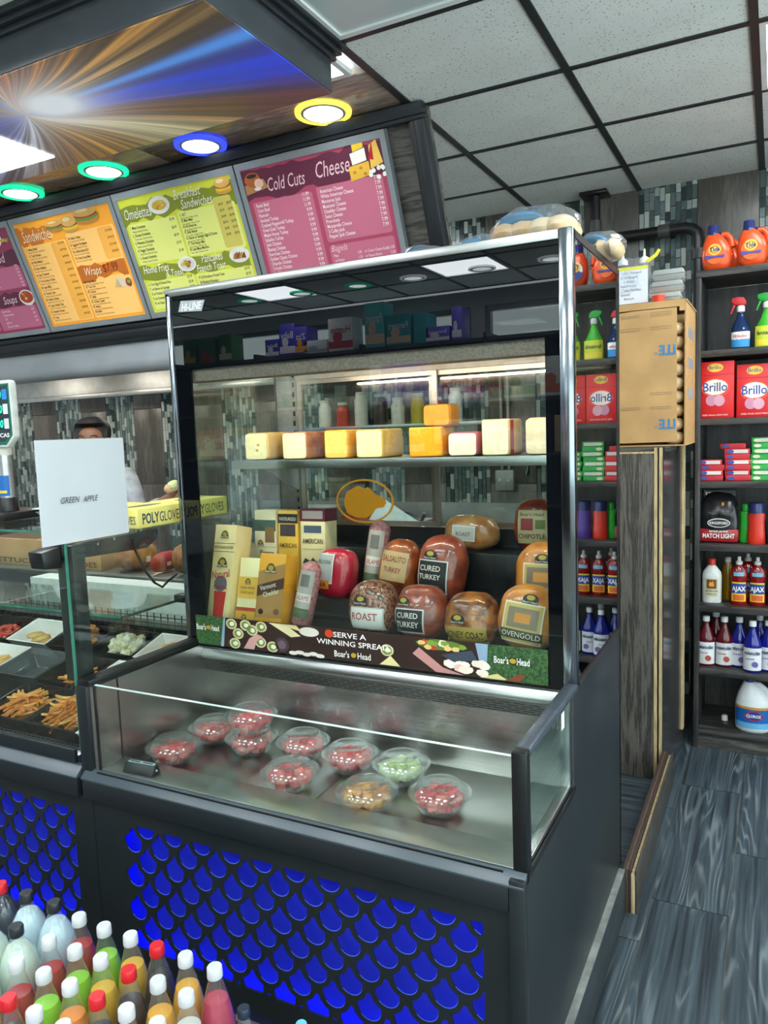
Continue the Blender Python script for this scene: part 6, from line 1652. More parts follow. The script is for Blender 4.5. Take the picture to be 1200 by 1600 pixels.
# flat soap boxes in stacks
def mini(loc, colr, label, k, rz, grp):
    t = thing('soap_bar_box', label, 'box', loc, rz, grp)
    MB().box(-0.054, 0.054, -0.035, 0.035, 0, 0.0245).build('box', mat('card_' + colr.strip('#'), colr, 0.35, var=0.05), t, bevel=0.001)
    deco(t, 0.07, [('r', -0.020, 0.046, 0.004, 0.020, '#e6dcd8' if k % 2 else colr), ('o', -0.030, 0.012, 0.016, 0.008, '#2b4fa0' if colr == '#cf2430' else '#e9e7c8')])
ordn = ('lowest', 'second', 'third', 'fourth', 'fifth', 'sixth', 'seventh', 'top')
for x, n, colr, nm in ((-0.272, 4, '#cf2430', 'red soap box in the short left stack'), (-0.160, 7, '#cf2430', 'red soap box in the tall red stack'), (-0.046, 8, '#2fae4a', 'green soap box in the green stack'),
                       (0.068, 6, '#2fae4a', 'green soap box in the right green stack'), (0.182, 5, '#cf2430', 'red soap box in the far right stack')):
    for k in range(n):
        mini((x + rnd.uniform(-.006, .006) - (0.012 if n == 7 and k == 6 else 0), 3.945 + rnd.uniform(-.005, .005), LEV[4] + 0.0005 + k * 0.0250), colr, '%s, %s from the bottom' % (nm, ordn[k]), k, rnd.uniform(-.06, .06), 'flat soap boxes')

# charcoal bag
t = thing('charcoal_bag', 'black and red bag of charcoal briquettes on the shelf', 'bag', (-0.235, 3.96, LEV[3]))
lump(0.090, 0.055, 0.120, 3.6, 28, 20, 0.05, 77).warp(lambda x, y, z: (x * (1 - 0.12 * max(0, z / 0.12)), y * (1 - 0.6 * max(0, (z - 0.02) / 0.1) ** 1.5), z + 0.121)).build('bag', mat('black_film', '#1d1c1f', 0.2, var=0.15, scale=12, bump=0.3), t, smooth=True)
MB().box(-0.084, 0.084, -0.050, 0.050, 0.004, 0.070).warp(lambda x, y, z: (x * (1.02 + 0.05 * z), y * 1.12, z)).build('red_band', mat('red_film', '#a31a24', 0.28, var=0.1), t, bevel=0.012)
MB().prism(oval(0.0, 0.098, 0.050, 0.022), -0.0585, -0.0570).build('oval_badge', flat('#e4e1dc'), t); MB().prism(oval(0.0, 0.098, 0.046, 0.018), -0.0592, -0.0585).build('oval_badge', flat('#241a1c'), t)
for s, z, sz, wd in (('KINGSFORD', 0.092, 0.018, 0.080), ('MATCH LIGHT', 0.026, 0.030, 0.140), ('INSTANT LIGHTING', 0.054, 0.012, 0.08)):
    mb = MB(); write(mb, s, 0, z, sz, 'C', y=-0.0600, width=wd, bold=0.02); mb.build('bag_lettering', M_LETTERWHITE, t)
MB().box(-0.070, 0.070, -0.008, 0.008, 0.218, 0.250).build('top_seam', mat('black_film', '#1d1c1f'), t)
mb = MB(); write(mb, 'KING', -0.036, 0.224, 0.026, 'C', y=-0.0090, width=0.05); mb.build('bag_lettering', M_LETTERWHITE, t)
MB().box(0.012, 0.022, -0.0480, -0.0465, 0.180, 0.196).build('price_sticker', flat('#e8902a'), t)

# assorted bottles
CP = lambda r, z0, z1: [(r, z0), (r, z1 - 0.003), (r - 0.003, z1), (0, z1)]
P_OVAL = [(0, 0), (0.036, 0), (0.039, 0.006), (0.036, 0.06), (0.034, 0.10), (0.037, 0.135), (0.034, 0.148), (0.0, 0.150)]
t = bottle('cleaner_bottle', 'green plastic bottle beside the charcoal bag', 'bottle', (-0.120, 3.975, LEV[3]), P_OVAL, 0.75, 0.6, mat('bright_green', '#3cc23c', 0.3), CP(0.018, 0.15, 0.185), mat('bright_green_cap', '#2fb23a', 0.3), group='bottles beside the charcoal')
t = bottle('cleaner_bottle', 'red plastic bottle with a wide dark cap beside the green one', 'bottle', (-0.074, 3.93, LEV[3]), P_OVAL, 1.0, 0.62, mat('bright_red', '#d63522', 0.3), CP(0.034, 0.147, 0.195), M_NAVYP, group='bottles beside the charcoal')
t = bottle('cleaner_bottle', 'violet plastic bottle right of the red one', 'bottle', (0.010, 3.94, LEV[3]), P_OVAL, 1.0, 0.62, mat('violet_plastic', '#5a3a9c', 0.3), CP(0.034, 0.147, 0.195), M_NAVYP, group='bottles beside the charcoal')
t = bottle('cleaner_bottle', 'second red plastic bottle farther right', 'bottle', (0.095, 3.94, LEV[3]), P_OVAL, 1.0, 0.62, mat('bright_red', '#d63522', 0.3), CP(0.034, 0.147, 0.195), M_NAVYP, group='bottles beside the charcoal')
P_LF = [(0, 0), (0.041, 0), (0.044, 0.006), (0.044, 0.130), (0.041, 0.150), (0.020, 0.178), (0.014, 0.186), (0.0, 0.186)]
t = bottle('lighter_fluid', 'white flat bottle with a red cap and a flame label', 'bottle', (-0.265, 3.945, LEV[2]), P_LF, 1.0, 0.55, mat('white_plastic', '#e8e8e4', 0.35), CP(0.017, 0.184, 0.215), flat('#d23a26'))
sheet_on(t, 0.044, 0.0242, 0.030, 0.120, 0.72, flat('#d8cfae')); l = sheet_on(t, 0.044, 0.0242, 0.070, 0.115, 0.5, flat('#7a4a22'), 0.002, 'label_field')
MB().prism([(-0.010, 0.082), (0.010, 0.082), (0.012, 0.092), (0.004, 0.110), (0.0, 0.098), (-0.006, 0.106), (-0.012, 0.092)], -0.0290, -0.0280).build('flame_print', flat('#f0a030'), t)
text_on(t, 'LIGHTER FLUID', 0.0445, 0.0246, 0.055, 0.012, 0.056, '#3a2a20'); text_on(t, 'CHARCOAL', 0.0445, 0.0246, 0.040, 0.010, 0.045, '#3a2a20')
M_YEL = clear('yellow_liquid', '#d8b21e', 0.05, 0.03, body=0.4, body_color='#c79a12')
t = bottle('oil_bottle', 'clear bottle of yellow liquid behind the red dish soap', 'bottle', (-0.198, 4.02, LEV[2]), [(0, 0), (0.026, 0), (0.029, 0.006), (0.028, 0.12), (0.022, 0.165), (0.012, 0.19), (0.0, 0.19)], 1, 0.8, M_YEL, CP(0.014, 0.188, 0.212), flat('#d9d9d2'))
M_REDL = clear('red_soap', '#8e0f12', 0.05, 0.03, body=0.7, body_color='#a01316')
P_AJ = [(0, 0), (0.034, 0), (0.038, 0.006), (0.036, 0.05), (0.031, 0.085), (0.034, 0.120), (0.038, 0.145), (0.033, 0.172), (0.016, 0.190), (0.013, 0.198), (0.0, 0.198)]
def dish_soap(x, y, label):
    t = bottle('dish_soap', label, 'dish soap', (x, y, LEV[2]), P_AJ, 1.0, 0.6, M_REDL, [(0.015, 0.196), (0.015, 0.210), (0.008, 0.214), (0.008, 0.232), (0.0, 0.234)], flat('#d9d6d0'), group='red dish soap bottles')
    sheet_on(t, 0.0365, 0.022, 0.020, 0.112, 0.95, flat('#f0d034')); sheet_on(t, 0.0365, 0.022, 0.058, 0.105, 0.92, flat('#22409c'), 0.0018, 'label_field')
    sheet_on(t, 0.0365, 0.022, 0.024, 0.052, 0.7, flat('#e06a2a'), 0.0018, 'label_fruit')
    text_on(t, 'AJAX', 0.037, 0.0225, 0.070, 0.032, 0.062, '#f4f2ea', u0=0.0, bold=0.03)
    sheet_on(t, 0.0365, 0.022, 0.142, 0.160, 0.6, flat('#7fc0dc'), 0.003, 'neck_label')
    return t
dish_soap(-0.145, 3.925, 'red dish soap bottle nearest the lighter fluid'); dish_soap(-0.066, 3.93, 'second red dish soap bottle'); dish_soap(0.012, 3.93, 'third red dish soap bottle')
dish_soap(0.090, 3.93, 'fourth red dish soap bottle'); dish_soap(-0.110, 4.03, 'red dish soap bottle in the row behind')
P_MI = [(0, 0), (0.036, 0), (0.040, 0.006), (0.040, 0.125), (0.037, 0.145), (0.020, 0.185), (0.013, 0.205), (0.013, 0.222), (0.0, 0.222)]
def floor_cleaner(x, y, hue, label):
    body = clear('cleaner_' + hue, {'red': '#6a0f18', 'blue': '#1626a0'}[hue], 0.05, 0.03, body=0.65, body_color={'red': '#741420', 'blue': '#1a24a4'}[hue])
    t = bottle('floor_cleaner', label, 'cleaner bottle', (x, y, LEV[1]), P_MI, 1.0, 0.8, body, CP(0.016, 0.220, 0.246), M_WHITE, group='floor cleaner bottles')
    sheet_on(t, 0.040, 0.032, 0.012, 0.120, 1.25, flat('#e6e6e8')); text_on(t, 'mistolin', 0.0405, 0.0325, 0.088, 0.024, 0.070, '#222c58', bold=0.03)
    MB().prism(oval(0.012, 0.042, 0.014, 0.014), -0.0345, -0.0336).build('label_picture', flat('#c4564a' if hue == 'red' else '#7a6ab0'), t)
    text_on(t, 'CLEANER', 0.0405, 0.0325, 0.064, 0.010, 0.040, '#b0303a' if hue == 'red' else '#4a4a98', u0=-0.01)
    return t
for x, y, h, lab in ((-0.288, 3.935, 'red', 'dark red floor cleaner bottle at the left end of its shelf'), (-0.207, 3.945, 'red', 'second dark red floor cleaner bottle'), (-0.142, 3.96, 'blue', 'blue floor cleaner bottle next to the red ones'),
                     (-0.082, 3.900, 'blue', 'blue floor cleaner bottle standing farthest forward'), (-0.015, 3.935, 'blue', 'blue floor cleaner bottle right of the forward one'), (0.070, 3.93, 'blue', 'blue floor cleaner bottle sixth along its shelf'),
                     (0.155, 3.93, 'blue', 'blue floor cleaner bottle seventh along its shelf'), (-0.055, 4.03, 'blue', 'blue floor cleaner bottle in the row behind'), (-0.25, 4.04, 'red', 'dark red floor cleaner bottle in the row behind')):
    floor_cleaner(x, y, h, lab)
# bleach jug
def bleach(x, y, label):
    t = thing('bleach_jug', label, 'bleach jug', (x, y, LEV[0]), 0, 'white bleach jugs')
    mw = mat('bleach_white', '#e6e8ea', 0.35, var=0.02)
    def wob(a, z): return 1.0
    MB().lathe([(0, 0), (0.070, 0), (0.078, 0.008), (0.080, 0.02), (0.080, 0.130), (0.076, 0.150), (0.062, 0.180), (0.044, 0.210), (0.030, 0.232), (0.024, 0.240), (0.0, 0.241)], 30, sy=0.72).warp(lambda x_, y_, z: (x_ - 0.018 * max(0, (z - 0.15) / 0.09), y_, z)).build('body', mw, t, smooth=True)
    MB().tube([(0.000, 0, 0.226), (0.025, 0, 0.226), (0.050, 0, 0.205), (0.066, 0, 0.170), (0.068, 0, 0.145), (0.060, 0, 0.13)], [0.013, 0.014, 0.014, 0.014, 0.015, 0.015], 12).build('handle', mw, t, smooth=True)
    MB().lathe(CP(0.022, 0.238, 0.262), 20, c=(-0.018, 0, 0)).build('cap', flat('#2f3f8c'), t, smooth=True)
    sheet_on(t, 0.080, 0.0576, 0.022, 0.128, 1.25, flat('#1f66b8')); sheet_on(t, 0.080, 0.0576, 0.116, 0.128, 1.25, flat('#d99a3a'), 0.0018, 'label_band'); sheet_on(t, 0.080, 0.0576, 0.022, 0.050, 1.25, flat('#6cb4e0'), 0.0018, 'label_field')
    MB().prism([(-0.040, 0.086), (-0.010, 0.112), (0.020, 0.112), (0.046, 0.086), (0.020, 0.062), (-0.010, 0.062)], -0.0612, -0.0602).build('label_badge', flat('#c02838'), t)
    MB().prism([(-0.034, 0.086), (-0.008, 0.107), (0.018, 0.107), (0.040, 0.086), (0.018, 0.067), (-0.008, 0.067)], -0.0616, -0.0612).build('label_badge', flat('#1f3f90'), t)
    mb = MB(); write(mb, 'CLOROX', 0.003, 0.079, 0.020, 'C', y=-0.0622, width=0.064, bold=0.03); mb.build('label_lettering', M_LETTERWHITE, t)
bleach(-0.075, 3.945, 'white bleach jug with a blue label on the bottom shelf'); bleach(0.105, 3.95, 'second white bleach jug on the bottom shelf'); bleach(0.28, 3.95, 'third white bleach jug on the bottom shelf')
tag(MB().lathe([(0, 0), (0.014, 0), (0.014, 0.022), (0.010, 0.026), (0, 0.026)], 16, wob=lambda a, z: 1 + 0.03 * cos(18 * a)).build('bottle_cap', M_WHITE, smooth=True, loc=(-0.205, 4.02, LEV[0])), 'loose white bottle cap lying on the bottom shelf', 'cap')

# ------------------------------------------------------------------ pipes on the back wall
t = thing('drain_pipe', 'black pipe running along the wall and turning down behind the box', 'pipe', (-0.45, 4.52, 2.63))
MB().tube([(-0.435, 0, 0.0), (0.0, 0, 0.0), (0.03, 0, -0.008), (0.055, 0, -0.03), (0.066, 0, -0.07), (0.066, 0, -2.60)], 0.030, 14).build('pipe_run', mat('black_pipe', '#17181a', 0.35, var=0.1), t, smooth=True)
MB().tube([(-0.14, 0, 0), (-0.08, 0, 0)], 0.036, 14).build('coupling', mat('grey_coupling', '#4a4a49', 0.45), t, smooth=True)
MB().tube([(0.066, 0, -0.12), (0.066, 0, -0.17)], 0.036, 14).build('coupling', mat('grey_coupling', '#4a4a49'), t, smooth=True)
t = thing('vent_pipe', 'short dark pipe dropping from the ceiling flange by the wall', 'pipe', (-0.93, 4.52, 2.30))
MB().tube([(0, 0, 0), (0, 0, 0.59)], 0.028, 14).build('pipe_run', mat('black_pipe', '#17181a'), t, smooth=True)
MB().box(-0.075, 0.075, -0.07, 0.07, 0.572, 0.592).build('flange', M_BLACK, t, bevel=0.004)
MB().tube([(0, 0, 0.36), (0, 0, 0.44)], 0.034, 14).build('coupling', mat('grey_coupling', '#4a4a49'), t, smooth=True)
MB().tube([(0, 0, 0.30), (0.0, 0, 0.31)], 0.034, 14).build('coupling', mat('grey_coupling', '#4a4a49'), t, smooth=True)

# ------------------------------------------------------------------ veneered cabinet with raw edges, and the box on it
cab = thing('side_cabinet', 'tall dark veneered cabinet with raw pale edges between the case and the shelving', 'cabinet', (-0.62, 3.42, 0))
def kp(mb, name, m, **k):
    mb.warp(lambda x, y, z: (x + 0.62, y - 3.42, z)); return mb.build(name, m, cab, **k)
kp(MB().box(-0.86, -0.462, 3.420, 3.438, 0.0, 1.470), 'front_panel', M_VENEER)
kp(MB().box(-0.86, -0.455, 3.418, 3.440, 1.462, 1.470), 'edge_strip', M_PINE)
kp(MB().box(-0.462, -0.449, 3.416, 3.440, 0.0, 1.486), 'edge_strip', M_PINE)
kp(MB().box(-0.449, -0.441, 3.424, 3.440, 0.0, 1.486), 'door_gap', M_BLACK)
kp(MB().box(-0.441, -0.428, 3.416, 3.440, 0.0, 1.486), 'edge_strip', M_PINE)
kp(MB().prismz([(-0.428, 3.420), (-0.423, 3.420), (-0.385, 3.842), (-0.392, 3.842)], 0.0, 1.490), 'side_panel', mat('dark_laminate', '#3c3b3c', 0.16, var=0.12, scale=5, stretch=(1, 1, .3)))
kp(MB().prismz([(-0.392, 3.800), (-0.380, 3.800), (-0.378, 3.842), (-0.392, 3.842)], 0.10, 1.488), 'edge_strip', M_PINE)
kp(MB().box(-0.86, -0.40, 3.44, 3.84, 1.470, 1.492), 'top_panel', M_VENEERX)
kp(MB().box(-0.86, -0.842, 3.44, 3.84, 0.0, 1.470), 'side_panel', M_VENEER)
t = thing('threshold_board', 'low stack of dark plywood boards on edge along the floor behind the case', 'board', (-0.404, 2.41, 0))
for x0, x1, h, m in ((-0.020, -0.010, 0.148, mat('dark_ply', '#3a302a', 0.6, var=0.2, scale=30, stretch=(9, 1, 9))), (-0.010, -0.002, 0.150, mat('red_ply', '#5a4237', 0.6, var=0.2, scale=30, stretch=(9, 1, 9))), (-0.002, 0.008, 0.149, mat('dark_ply', '#3a302a')), (0.008, 0.020, 0.135, M_PINE), (0.020, 0.026, 0.150, mat('ply_face', '#45413c', 0.5, var=0.2, scale=10, stretch=(6, 1, 6)))):
    MB().box(x0, x1, 0, 0.99, 0, h).build('ply_layer', m, t, bevel=0.001)
# cardboard carton with buns
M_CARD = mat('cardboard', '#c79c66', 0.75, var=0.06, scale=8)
t = thing('cardboard_carton', 'tall brown cardboard carton with upside down blue lettering standing on the cabinet', 'carton', (-0.60, 3.43, 1.4925))
MB().prism([(-0.22, 0.012), (0.228, 0.018), (0.226, 0.575), (0.06, 0.575), (-0.22, 0.56)], -0.004, 0.0).build('front_flap', M_CARD, t)
MB().box(-0.22, 0.262, 0.0, 0.46, 0.0, 0.005).build('bottom', M_CARD, t)
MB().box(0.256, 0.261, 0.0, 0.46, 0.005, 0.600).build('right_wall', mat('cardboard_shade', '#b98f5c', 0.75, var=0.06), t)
MB().box(-0.22, 0.256, 0.455, 0.46, 0.005, 0.60).build('back_wall', M_CARD, t); MB().box(-0.22, -0.215, 0.0, 0.455, 0.005, 0.60).build('left_wall', M_CARD, t)
MB().box(0.236, 0.256, -0.004, 0.0, 0.560, 0.600).box(-0.22, 0.236, -0.004, 0.0, 0.578, 0.600).build('top_strip', M_CARD, t)
for z in (0.385, 0.075):
    mb = MB(); write(mb, 'ITE', 0.222, z + 0.038, 0.058, 'L', y=-0.0056, width=0.066, ang=pi, bold=0.03); mb.build('carton_lettering', flat('#3f7fb4'), t)
    mb = MB(); write(mb, 'O', 0.150, z + 0.012, 0.018, 'L', y=-0.0056, ang=pi); mb.build('carton_lettering', flat('#3f7fb4'), t)
fp = MB()
for zz in (0.560, 0.552, 0.545, 0.500, 0.490, 0.225, 0.217, 0.165, 0.157):
    for a, b in ((0.0, 0.08), (0.12, 0.205)):
        if rnd.random() < 0.85: write(fp, 'ingredients and baking instructions keep frozen', a, zz, 0.007, 'L', y=-0.0056, width=b - a)
tag(fp.build('fine_print', flat('#6a5844'), t), kind='stuff')
for zz in (0.46, 0.33, 0.20): MB().box(0.2612, 0.2618, 0.10, 0.30, zz, zz + 0.045).build('side_print', flat('#8b8f96'), t)
for k in range(9):
    b = lump(0.040, 0.050, 0.028, 2.3, 16, 10, 0.03, k).build('bread_bun', M_BREAD, smooth=True, loc=(-0.60 + 0.212, 3.43 + 0.056, 1.4975 + 0.0292 + 0.0575 * k))
    tag(b, 'golden bun inside the open cardboard carton', 'bun', 'buns in the carton')
# bag with a printed slip, food containers, on the carton
TOPZ = 1.4925 + 0.600
t = thing('carton_tray', 'sheet of cardboard lying across the carton top', 'cardboard', (-0.47, 3.60, TOPZ)); MB().box(-0.20, 0.135, -0.172, 0.26, 0.0005, 0.006).build('sheet', M_CARD, t)
TOPZ += 0.0065
t = thing('bag_with_slip', 'clear bag holding a white printed slip with a yellow stripe on the carton', 'bag', (-0.565, 3.54, TOPZ))
lump(0.075, 0.060, 0.105, 3.0, 26, 18, 0.09, 91).warp(lambda x, y, z: (x, y, z + 0.106)).build('bag', M_BAG, t, smooth=True)
MB().box(-0.055, 0.068, -0.058, -0.056, 0.010, 0.165).build('slip', mat('slip_paper', '#dfe4ee', 0.7, var=0.02), t)
MB().box(-0.055, 0.068, -0.0590, -0.058, 0.152, 0.164).build('yellow_stripe', flat('#e8dc3a'), t)
mb = MB()
for i, s in enumerate(('One Thousand', '12 oz Hinged', '1 Fold', 'Plastic Containers', 'Item Number', 'Quantity', 'Batch')): write(mb, s, -0.045 if i % 2 else -0.030, 0.135 - 0.018 * i, 0.013, 'L', y=-0.0592, width=0.07 if len(s) > 9 else 0.04)
tag(mb.build('slip_lettering', flat('#454a58'), t), kind='stuff')
for x in (-0.045, 0.045): MB().lathe([(0.022, 0.185), (0.020, 0.205), (0.006, 0.215), (0.004, 0.245), (0, 0.246)], 14, c=(x, 0.0, 0)).build('nozzle', M_WHITE, t, smooth=True)
MB().prism([(0.05, 0.19), (0.09, 0.215), (0.105, 0.235), (0.115, 0.228), (0.10, 0.205), (0.065, 0.182)], -0.02, -0.012).build('yellow_clip', flat('#e8d832'), t)
for k in range(3):
    t = thing('food_container', 'clear hinged food container on the carton, %s of its stack' % ('lowest', 'middle', 'top')[k], 'container', (-0.430 + 0.006 * k, 3.56, TOPZ + 0.0475 * k), group='clear food containers')
    m_ = clear('frosted_container', '#eef1f0', 0.06, 0.12, body=0.35, body_color='#e4e8e6')
    MB().box(-0.066, 0.066, -0.07, 0.07, 0, 0.022).warp(lambda x, y, z: (x * (0.86 + 6 * z), y * (0.86 + 6 * z), z)).build('tray', m_, t, bevel=0.005)
    MB().box(-0.066, 0.066, -0.07, 0.07, 0.024, 0.046).warp(lambda x, y, z: (x * (1.0 - 5 * (z - 0.024)), y * (1.0 - 5 * (z - 0.024)), z)).build('lid', m_, t, bevel=0.005)
t = thing('red_sauce_cup', 'small red lidded cup in front of the clear containers', 'cup', (-0.452, 3.462, TOPZ)); MB().lathe([(0, 0), (0.022, 0), (0.026, 0.026), (0, 0.026)], 18).build('cup', flat('#e0442e'), t, smooth=True); MB().lathe([(0.028, 0.0262), (0.028, 0.030), (0, 0.031)], 18).build('lid', flat('#ea5a40'), t, smooth=True)
# ------------------------------------------------------------------ kitchen behind the counter
t = thing('sink_counter', 'stainless sink counter along the mosaic wall behind the case', 'counter', (-1.9, 4.30, 0))
MB().box(-1.5, 1.05, -0.28, 0.29, 0.86, 0.90).build('top', M_STEELDULL, t, bevel=0.004)
MB().box(-1.5, 1.05, 0.275, 0.29, 0.90, 1.12).build('backsplash', M_STEELDULL, t)
MB().box(-1.5, 1.05, -0.27, -0.255, 0.55, 0.86).build('apron', M_STEELDULL, t)
for x in (-1.45, -0.2, 1.0):
    for y in (-0.24, 0.25): MB().tube([(x, y, 0), (x, y, 0.86)], 0.022, 12).build('leg', M_STEELDULL, t, smooth=True)
t = thing('faucet', 'chrome goose neck faucet over the sink counter', 'faucet', (-1.10, 4.50, 0.9005))
MB().lathe([(0, 0), (0.03, 0), (0.03, 0.02), (0.016, 0.03), (0.016, 0.30), (0, 0.30)], 16).build('base', M_CHROME, t, smooth=True)
MB().tube([(0, 0, 0.29), (0, 0, 0.43), (-0.01, 0, 0.455), (-0.04, 0, 0.465), (-0.20, 0, 0.47), (-0.235, 0, 0.46), (-0.245, 0, 0.40)], 0.012, 12).build('spout', M_CHROME, t, smooth=True)
t = thing('switch_box', 'grey metal switch box with two conduits on the mosaic wall', 'switch box', (-1.51, 4.585, 1.20))
MB().box(-0.06, 0.06, -0.03, 0.02, 0, 0.13).build('box', mat('conduit_grey', '#a9aca8', 0.45, 0.5), t, bevel=0.006)
for x in (-0.02, 0.025): MB().tube([(x, -0.005, 0.13), (x, -0.005, 1.65)], 0.010, 10).build('conduit', mat('conduit_grey', '#a9aca8'), t, smooth=True)
for x in (-0.028, 0.028): MB().blob((x, -0.031, 0.065), 0.011, 0.006, 0.013, 10, 6).build('switch', M_WHITE, t, smooth=True)
def tub(name, x, y, z, w, d, h, colr, label, lidc=None, grp='goods on the sink counter'):
    t = thing(name, label, 'container', (x, y, z), group=grp)
    MB().box(-w / 2, w / 2, -d / 2, d / 2, 0, h).warp(lambda a, b, c: (a * (0.9 + 0.1 * c / h), b * (0.9 + 0.1 * c / h), c)).build('tub', mat('tub_' + colr.strip('#'), colr, 0.4), t, bevel=0.006)
    MB().box(-w / 2 - 0.004, w / 2 + 0.004, -d / 2 - 0.004, d / 2 + 0.004, h, h + 0.012).build('lid', mat('lid_' + (lidc or '#dcdcd6').strip('#'), lidc or '#dcdcd6', 0.4), t, bevel=0.003)
tub('storage_tub', -2.35, 4.30, 0.9005, 0.24, 0.26, 0.16, '#d2502c', 'orange red tub on the sink counter', '#b83a20'); tub('storage_tub', -2.05, 4.32, 0.9005, 0.20, 0.24, 0.12, '#dfe2de', 'white tub on the sink counter')
tub('storage_tub', -2.75, 4.30, 0.9005, 0.26, 0.26, 0.20, '#8fa39a', 'grey green tub on the sink counter'); tub('storage_tub', -1.75, 4.25, 0.9005, 0.18, 0.20, 0.10, '#b8c8c4', 'small pale tub on the sink counter')
ws = thing('wall_shelf', 'steel wall shelf over the sink counter holding jars', 'shelf', (-2.15, 4.45, 1.62))
MB().box(-0.75, 0.60, -0.15, 0.15, 0, 0.02).build('board', M_STEELDULL, ws, bevel=0.002)
for x in (-0.6, 0.45): MB().prismx([(0.15, 0), (-0.12, 0), (0.15, -0.16)], x, x + 0.006).build('bracket', M_STEELDULL, ws)
for i, (x, c_, h) in enumerate(((-2.72, '#e4e2da', 0.16), (-2.58, '#c23a26', 0.14), (-2.44, '#e4e2da', 0.20), (-2.30, '#3a2c26', 0.18), (-2.17, '#e8e6e0', 0.15), (-2.03, '#c8b23a', 0.17), (-1.90, '#b8342a', 0.14), (-1.77, '#dfe4e4', 0.19))):
    bottle('spice_jar', ['white jar first from the left on the wall shelf', 'red jar second from the left on the wall shelf', 'tall white jar third on the wall shelf', 'brown jar fourth on the wall shelf', 'white jar fifth on the wall shelf', 'yellow jar sixth on the wall shelf', 'red jar seventh on the wall shelf', 'pale jar at the right end of the wall shelf'][i], 'jar', (x, 4.42, 1.6405), [(0, 0), (0.042, 0), (0.044, 0.006), (0.044, h - 0.03), (0.034, h - 0.012), (0.034, h), (0, h)], 1, 1, mat('jar_' + c_.strip('#'), c_, 0.35), CP(0.036, h, h + 0.02), flat('#c9ccc8'), group='jars on the wall shelf')
# meat slicer on a stand behind the case
t = thing('meat_slicer', 'white and steel deli slicer on a stand behind the case', 'slicer', (-1.62, 3.25, 0.0))
MB().box(-0.28, 0.28, -0.22, 0.22, 0.80, 0.84).build('stand_top', M_STEELDULL, t, bevel=0.004)
for x in (-0.25, 0.25):
    for y in (-0.19, 0.19): MB().tube([(x, y, 0), (x, y, 0.80)], 0.018, 10).build('leg', M_STEELDULL, t, smooth=True)
MB().box(-0.22, 0.20, -0.16, 0.16, 0.842, 0.95).build('housing', mat('slicer_white', '#dfe3e4', 0.3), t, bevel=0.03)
MB().lathe([(0, -0.006), (0.13, -0.004), (0.135, 0), (0.13, 0.004), (0, 0.006)], 30).build('blade', M_CHROME, t, smooth=True, loc=(0.02, 0.0, 1.08), rot=(radians(70), 0, radians(30)))
MB().box(-0.11, 0.11, -0.005, 0.005, -0.02, 0.24).build('carriage_tray', mat('slicer_white', '#dfe3e4'), t, bevel=0.003, loc=(-0.10, -0.05, 1.02), rot=(0, radians(35), radians(20)))
MB().tube([(0.10, -0.05, 1.0), (0.16, -0.10, 1.15), (0.20, -0.12, 1.22)], 0.010, 10).build('handle', M_STEELDULL, t, smooth=True)
# work bench behind the hot bar with cartons
t = thing('prep_bench', 'stainless prep bench behind the hot food bar', 'bench', (-2.85, 2.56, 0))
MB().box(-1.4, 1.06, -0.17, 0.15, 0.98, 1.01).build('top', M_STEELDULL, t, bevel=0.003)
for x in (-1.35, 0.0, 1.0):
    for y in (-0.13, 0.12): MB().tube([(x, y, 0), (x, y, 0.98)], 0.018, 10).build('leg', M_STEELDULL, t, smooth=True)
def kraft(x, w, h, d, label, word_=None, y=2.55):
    t = thing('produce_carton', label, 'carton', (x, y, 1.0105), group='cartons on the prep bench')
    MB().box(-w / 2, w / 2, -d / 2, d / 2, 0, h).build('carton', M_CARD, t, bevel=0.002)
    MB().box(-w / 2 + 0.01, w / 2 - 0.01, -d / 2 + 0.01, d / 2 - 0.01, h, h + 0.001).build('opening', flat('#5a432a'), t)
    if word_:
        mb = MB(); write(mb, word_, 0, 0.012, 0.034, 'C', y=-d / 2 - 0.0012, width=w * 0.85, bold=0.02); mb.build('carton_lettering', flat('#4a4434'), t)
kraft(-3.35, 0.36, 0.13, 0.22, 'brown carton lettered lettuce at the left of the prep bench', 'LETTUCE'); kraft(-2.92, 0.36, 0.115, 0.22, 'brown carton lettered tomatoes on the prep bench', 'TOMATOES')
def breadloaf(x, label, w=0.10, h=0.10, m=None, y=2.52):
    t = thing('bread_loaf', label, 'bread', (x, y, 1.0105), group='loaves on the prep bench')
    lump(w / 2, 0.10, h / 2, 2.6, 20, 12, 0.04, int(abs(x) * 100)).warp(lambda a, b, c: (a, b, c + h / 2 + 0.001)).build('loaf', m or mat('brown_crust', '#a8713c', 0.7, scale=30, color2='#7a4a22'), t, smooth=True)
    MB().box(-w / 2 - 0.003, w / 2 + 0.003, -0.012, 0.012, h * 0.3, h * 0.5).build('paper_band', flat('#e4d9c0'), t)
breadloaf(-2.60, 'brown loaf in a paper band on the prep bench', 0.15, 0.13); breadloaf(-2.42, 'red wrapped loaf on the prep bench', 0.035, 0.09, mat('red_wrap', '#c42a30', 0.35)); breadloaf(-2.24, 'wide dark brown loaf on the prep bench', 0.20, 0.14); breadloaf(-2.02, 'pale loaf nearest the case on the prep bench', 0.16, 0.15, mat('pale_crust', '#c9b08a', 0.7, scale=20, color2='#a8875c'))

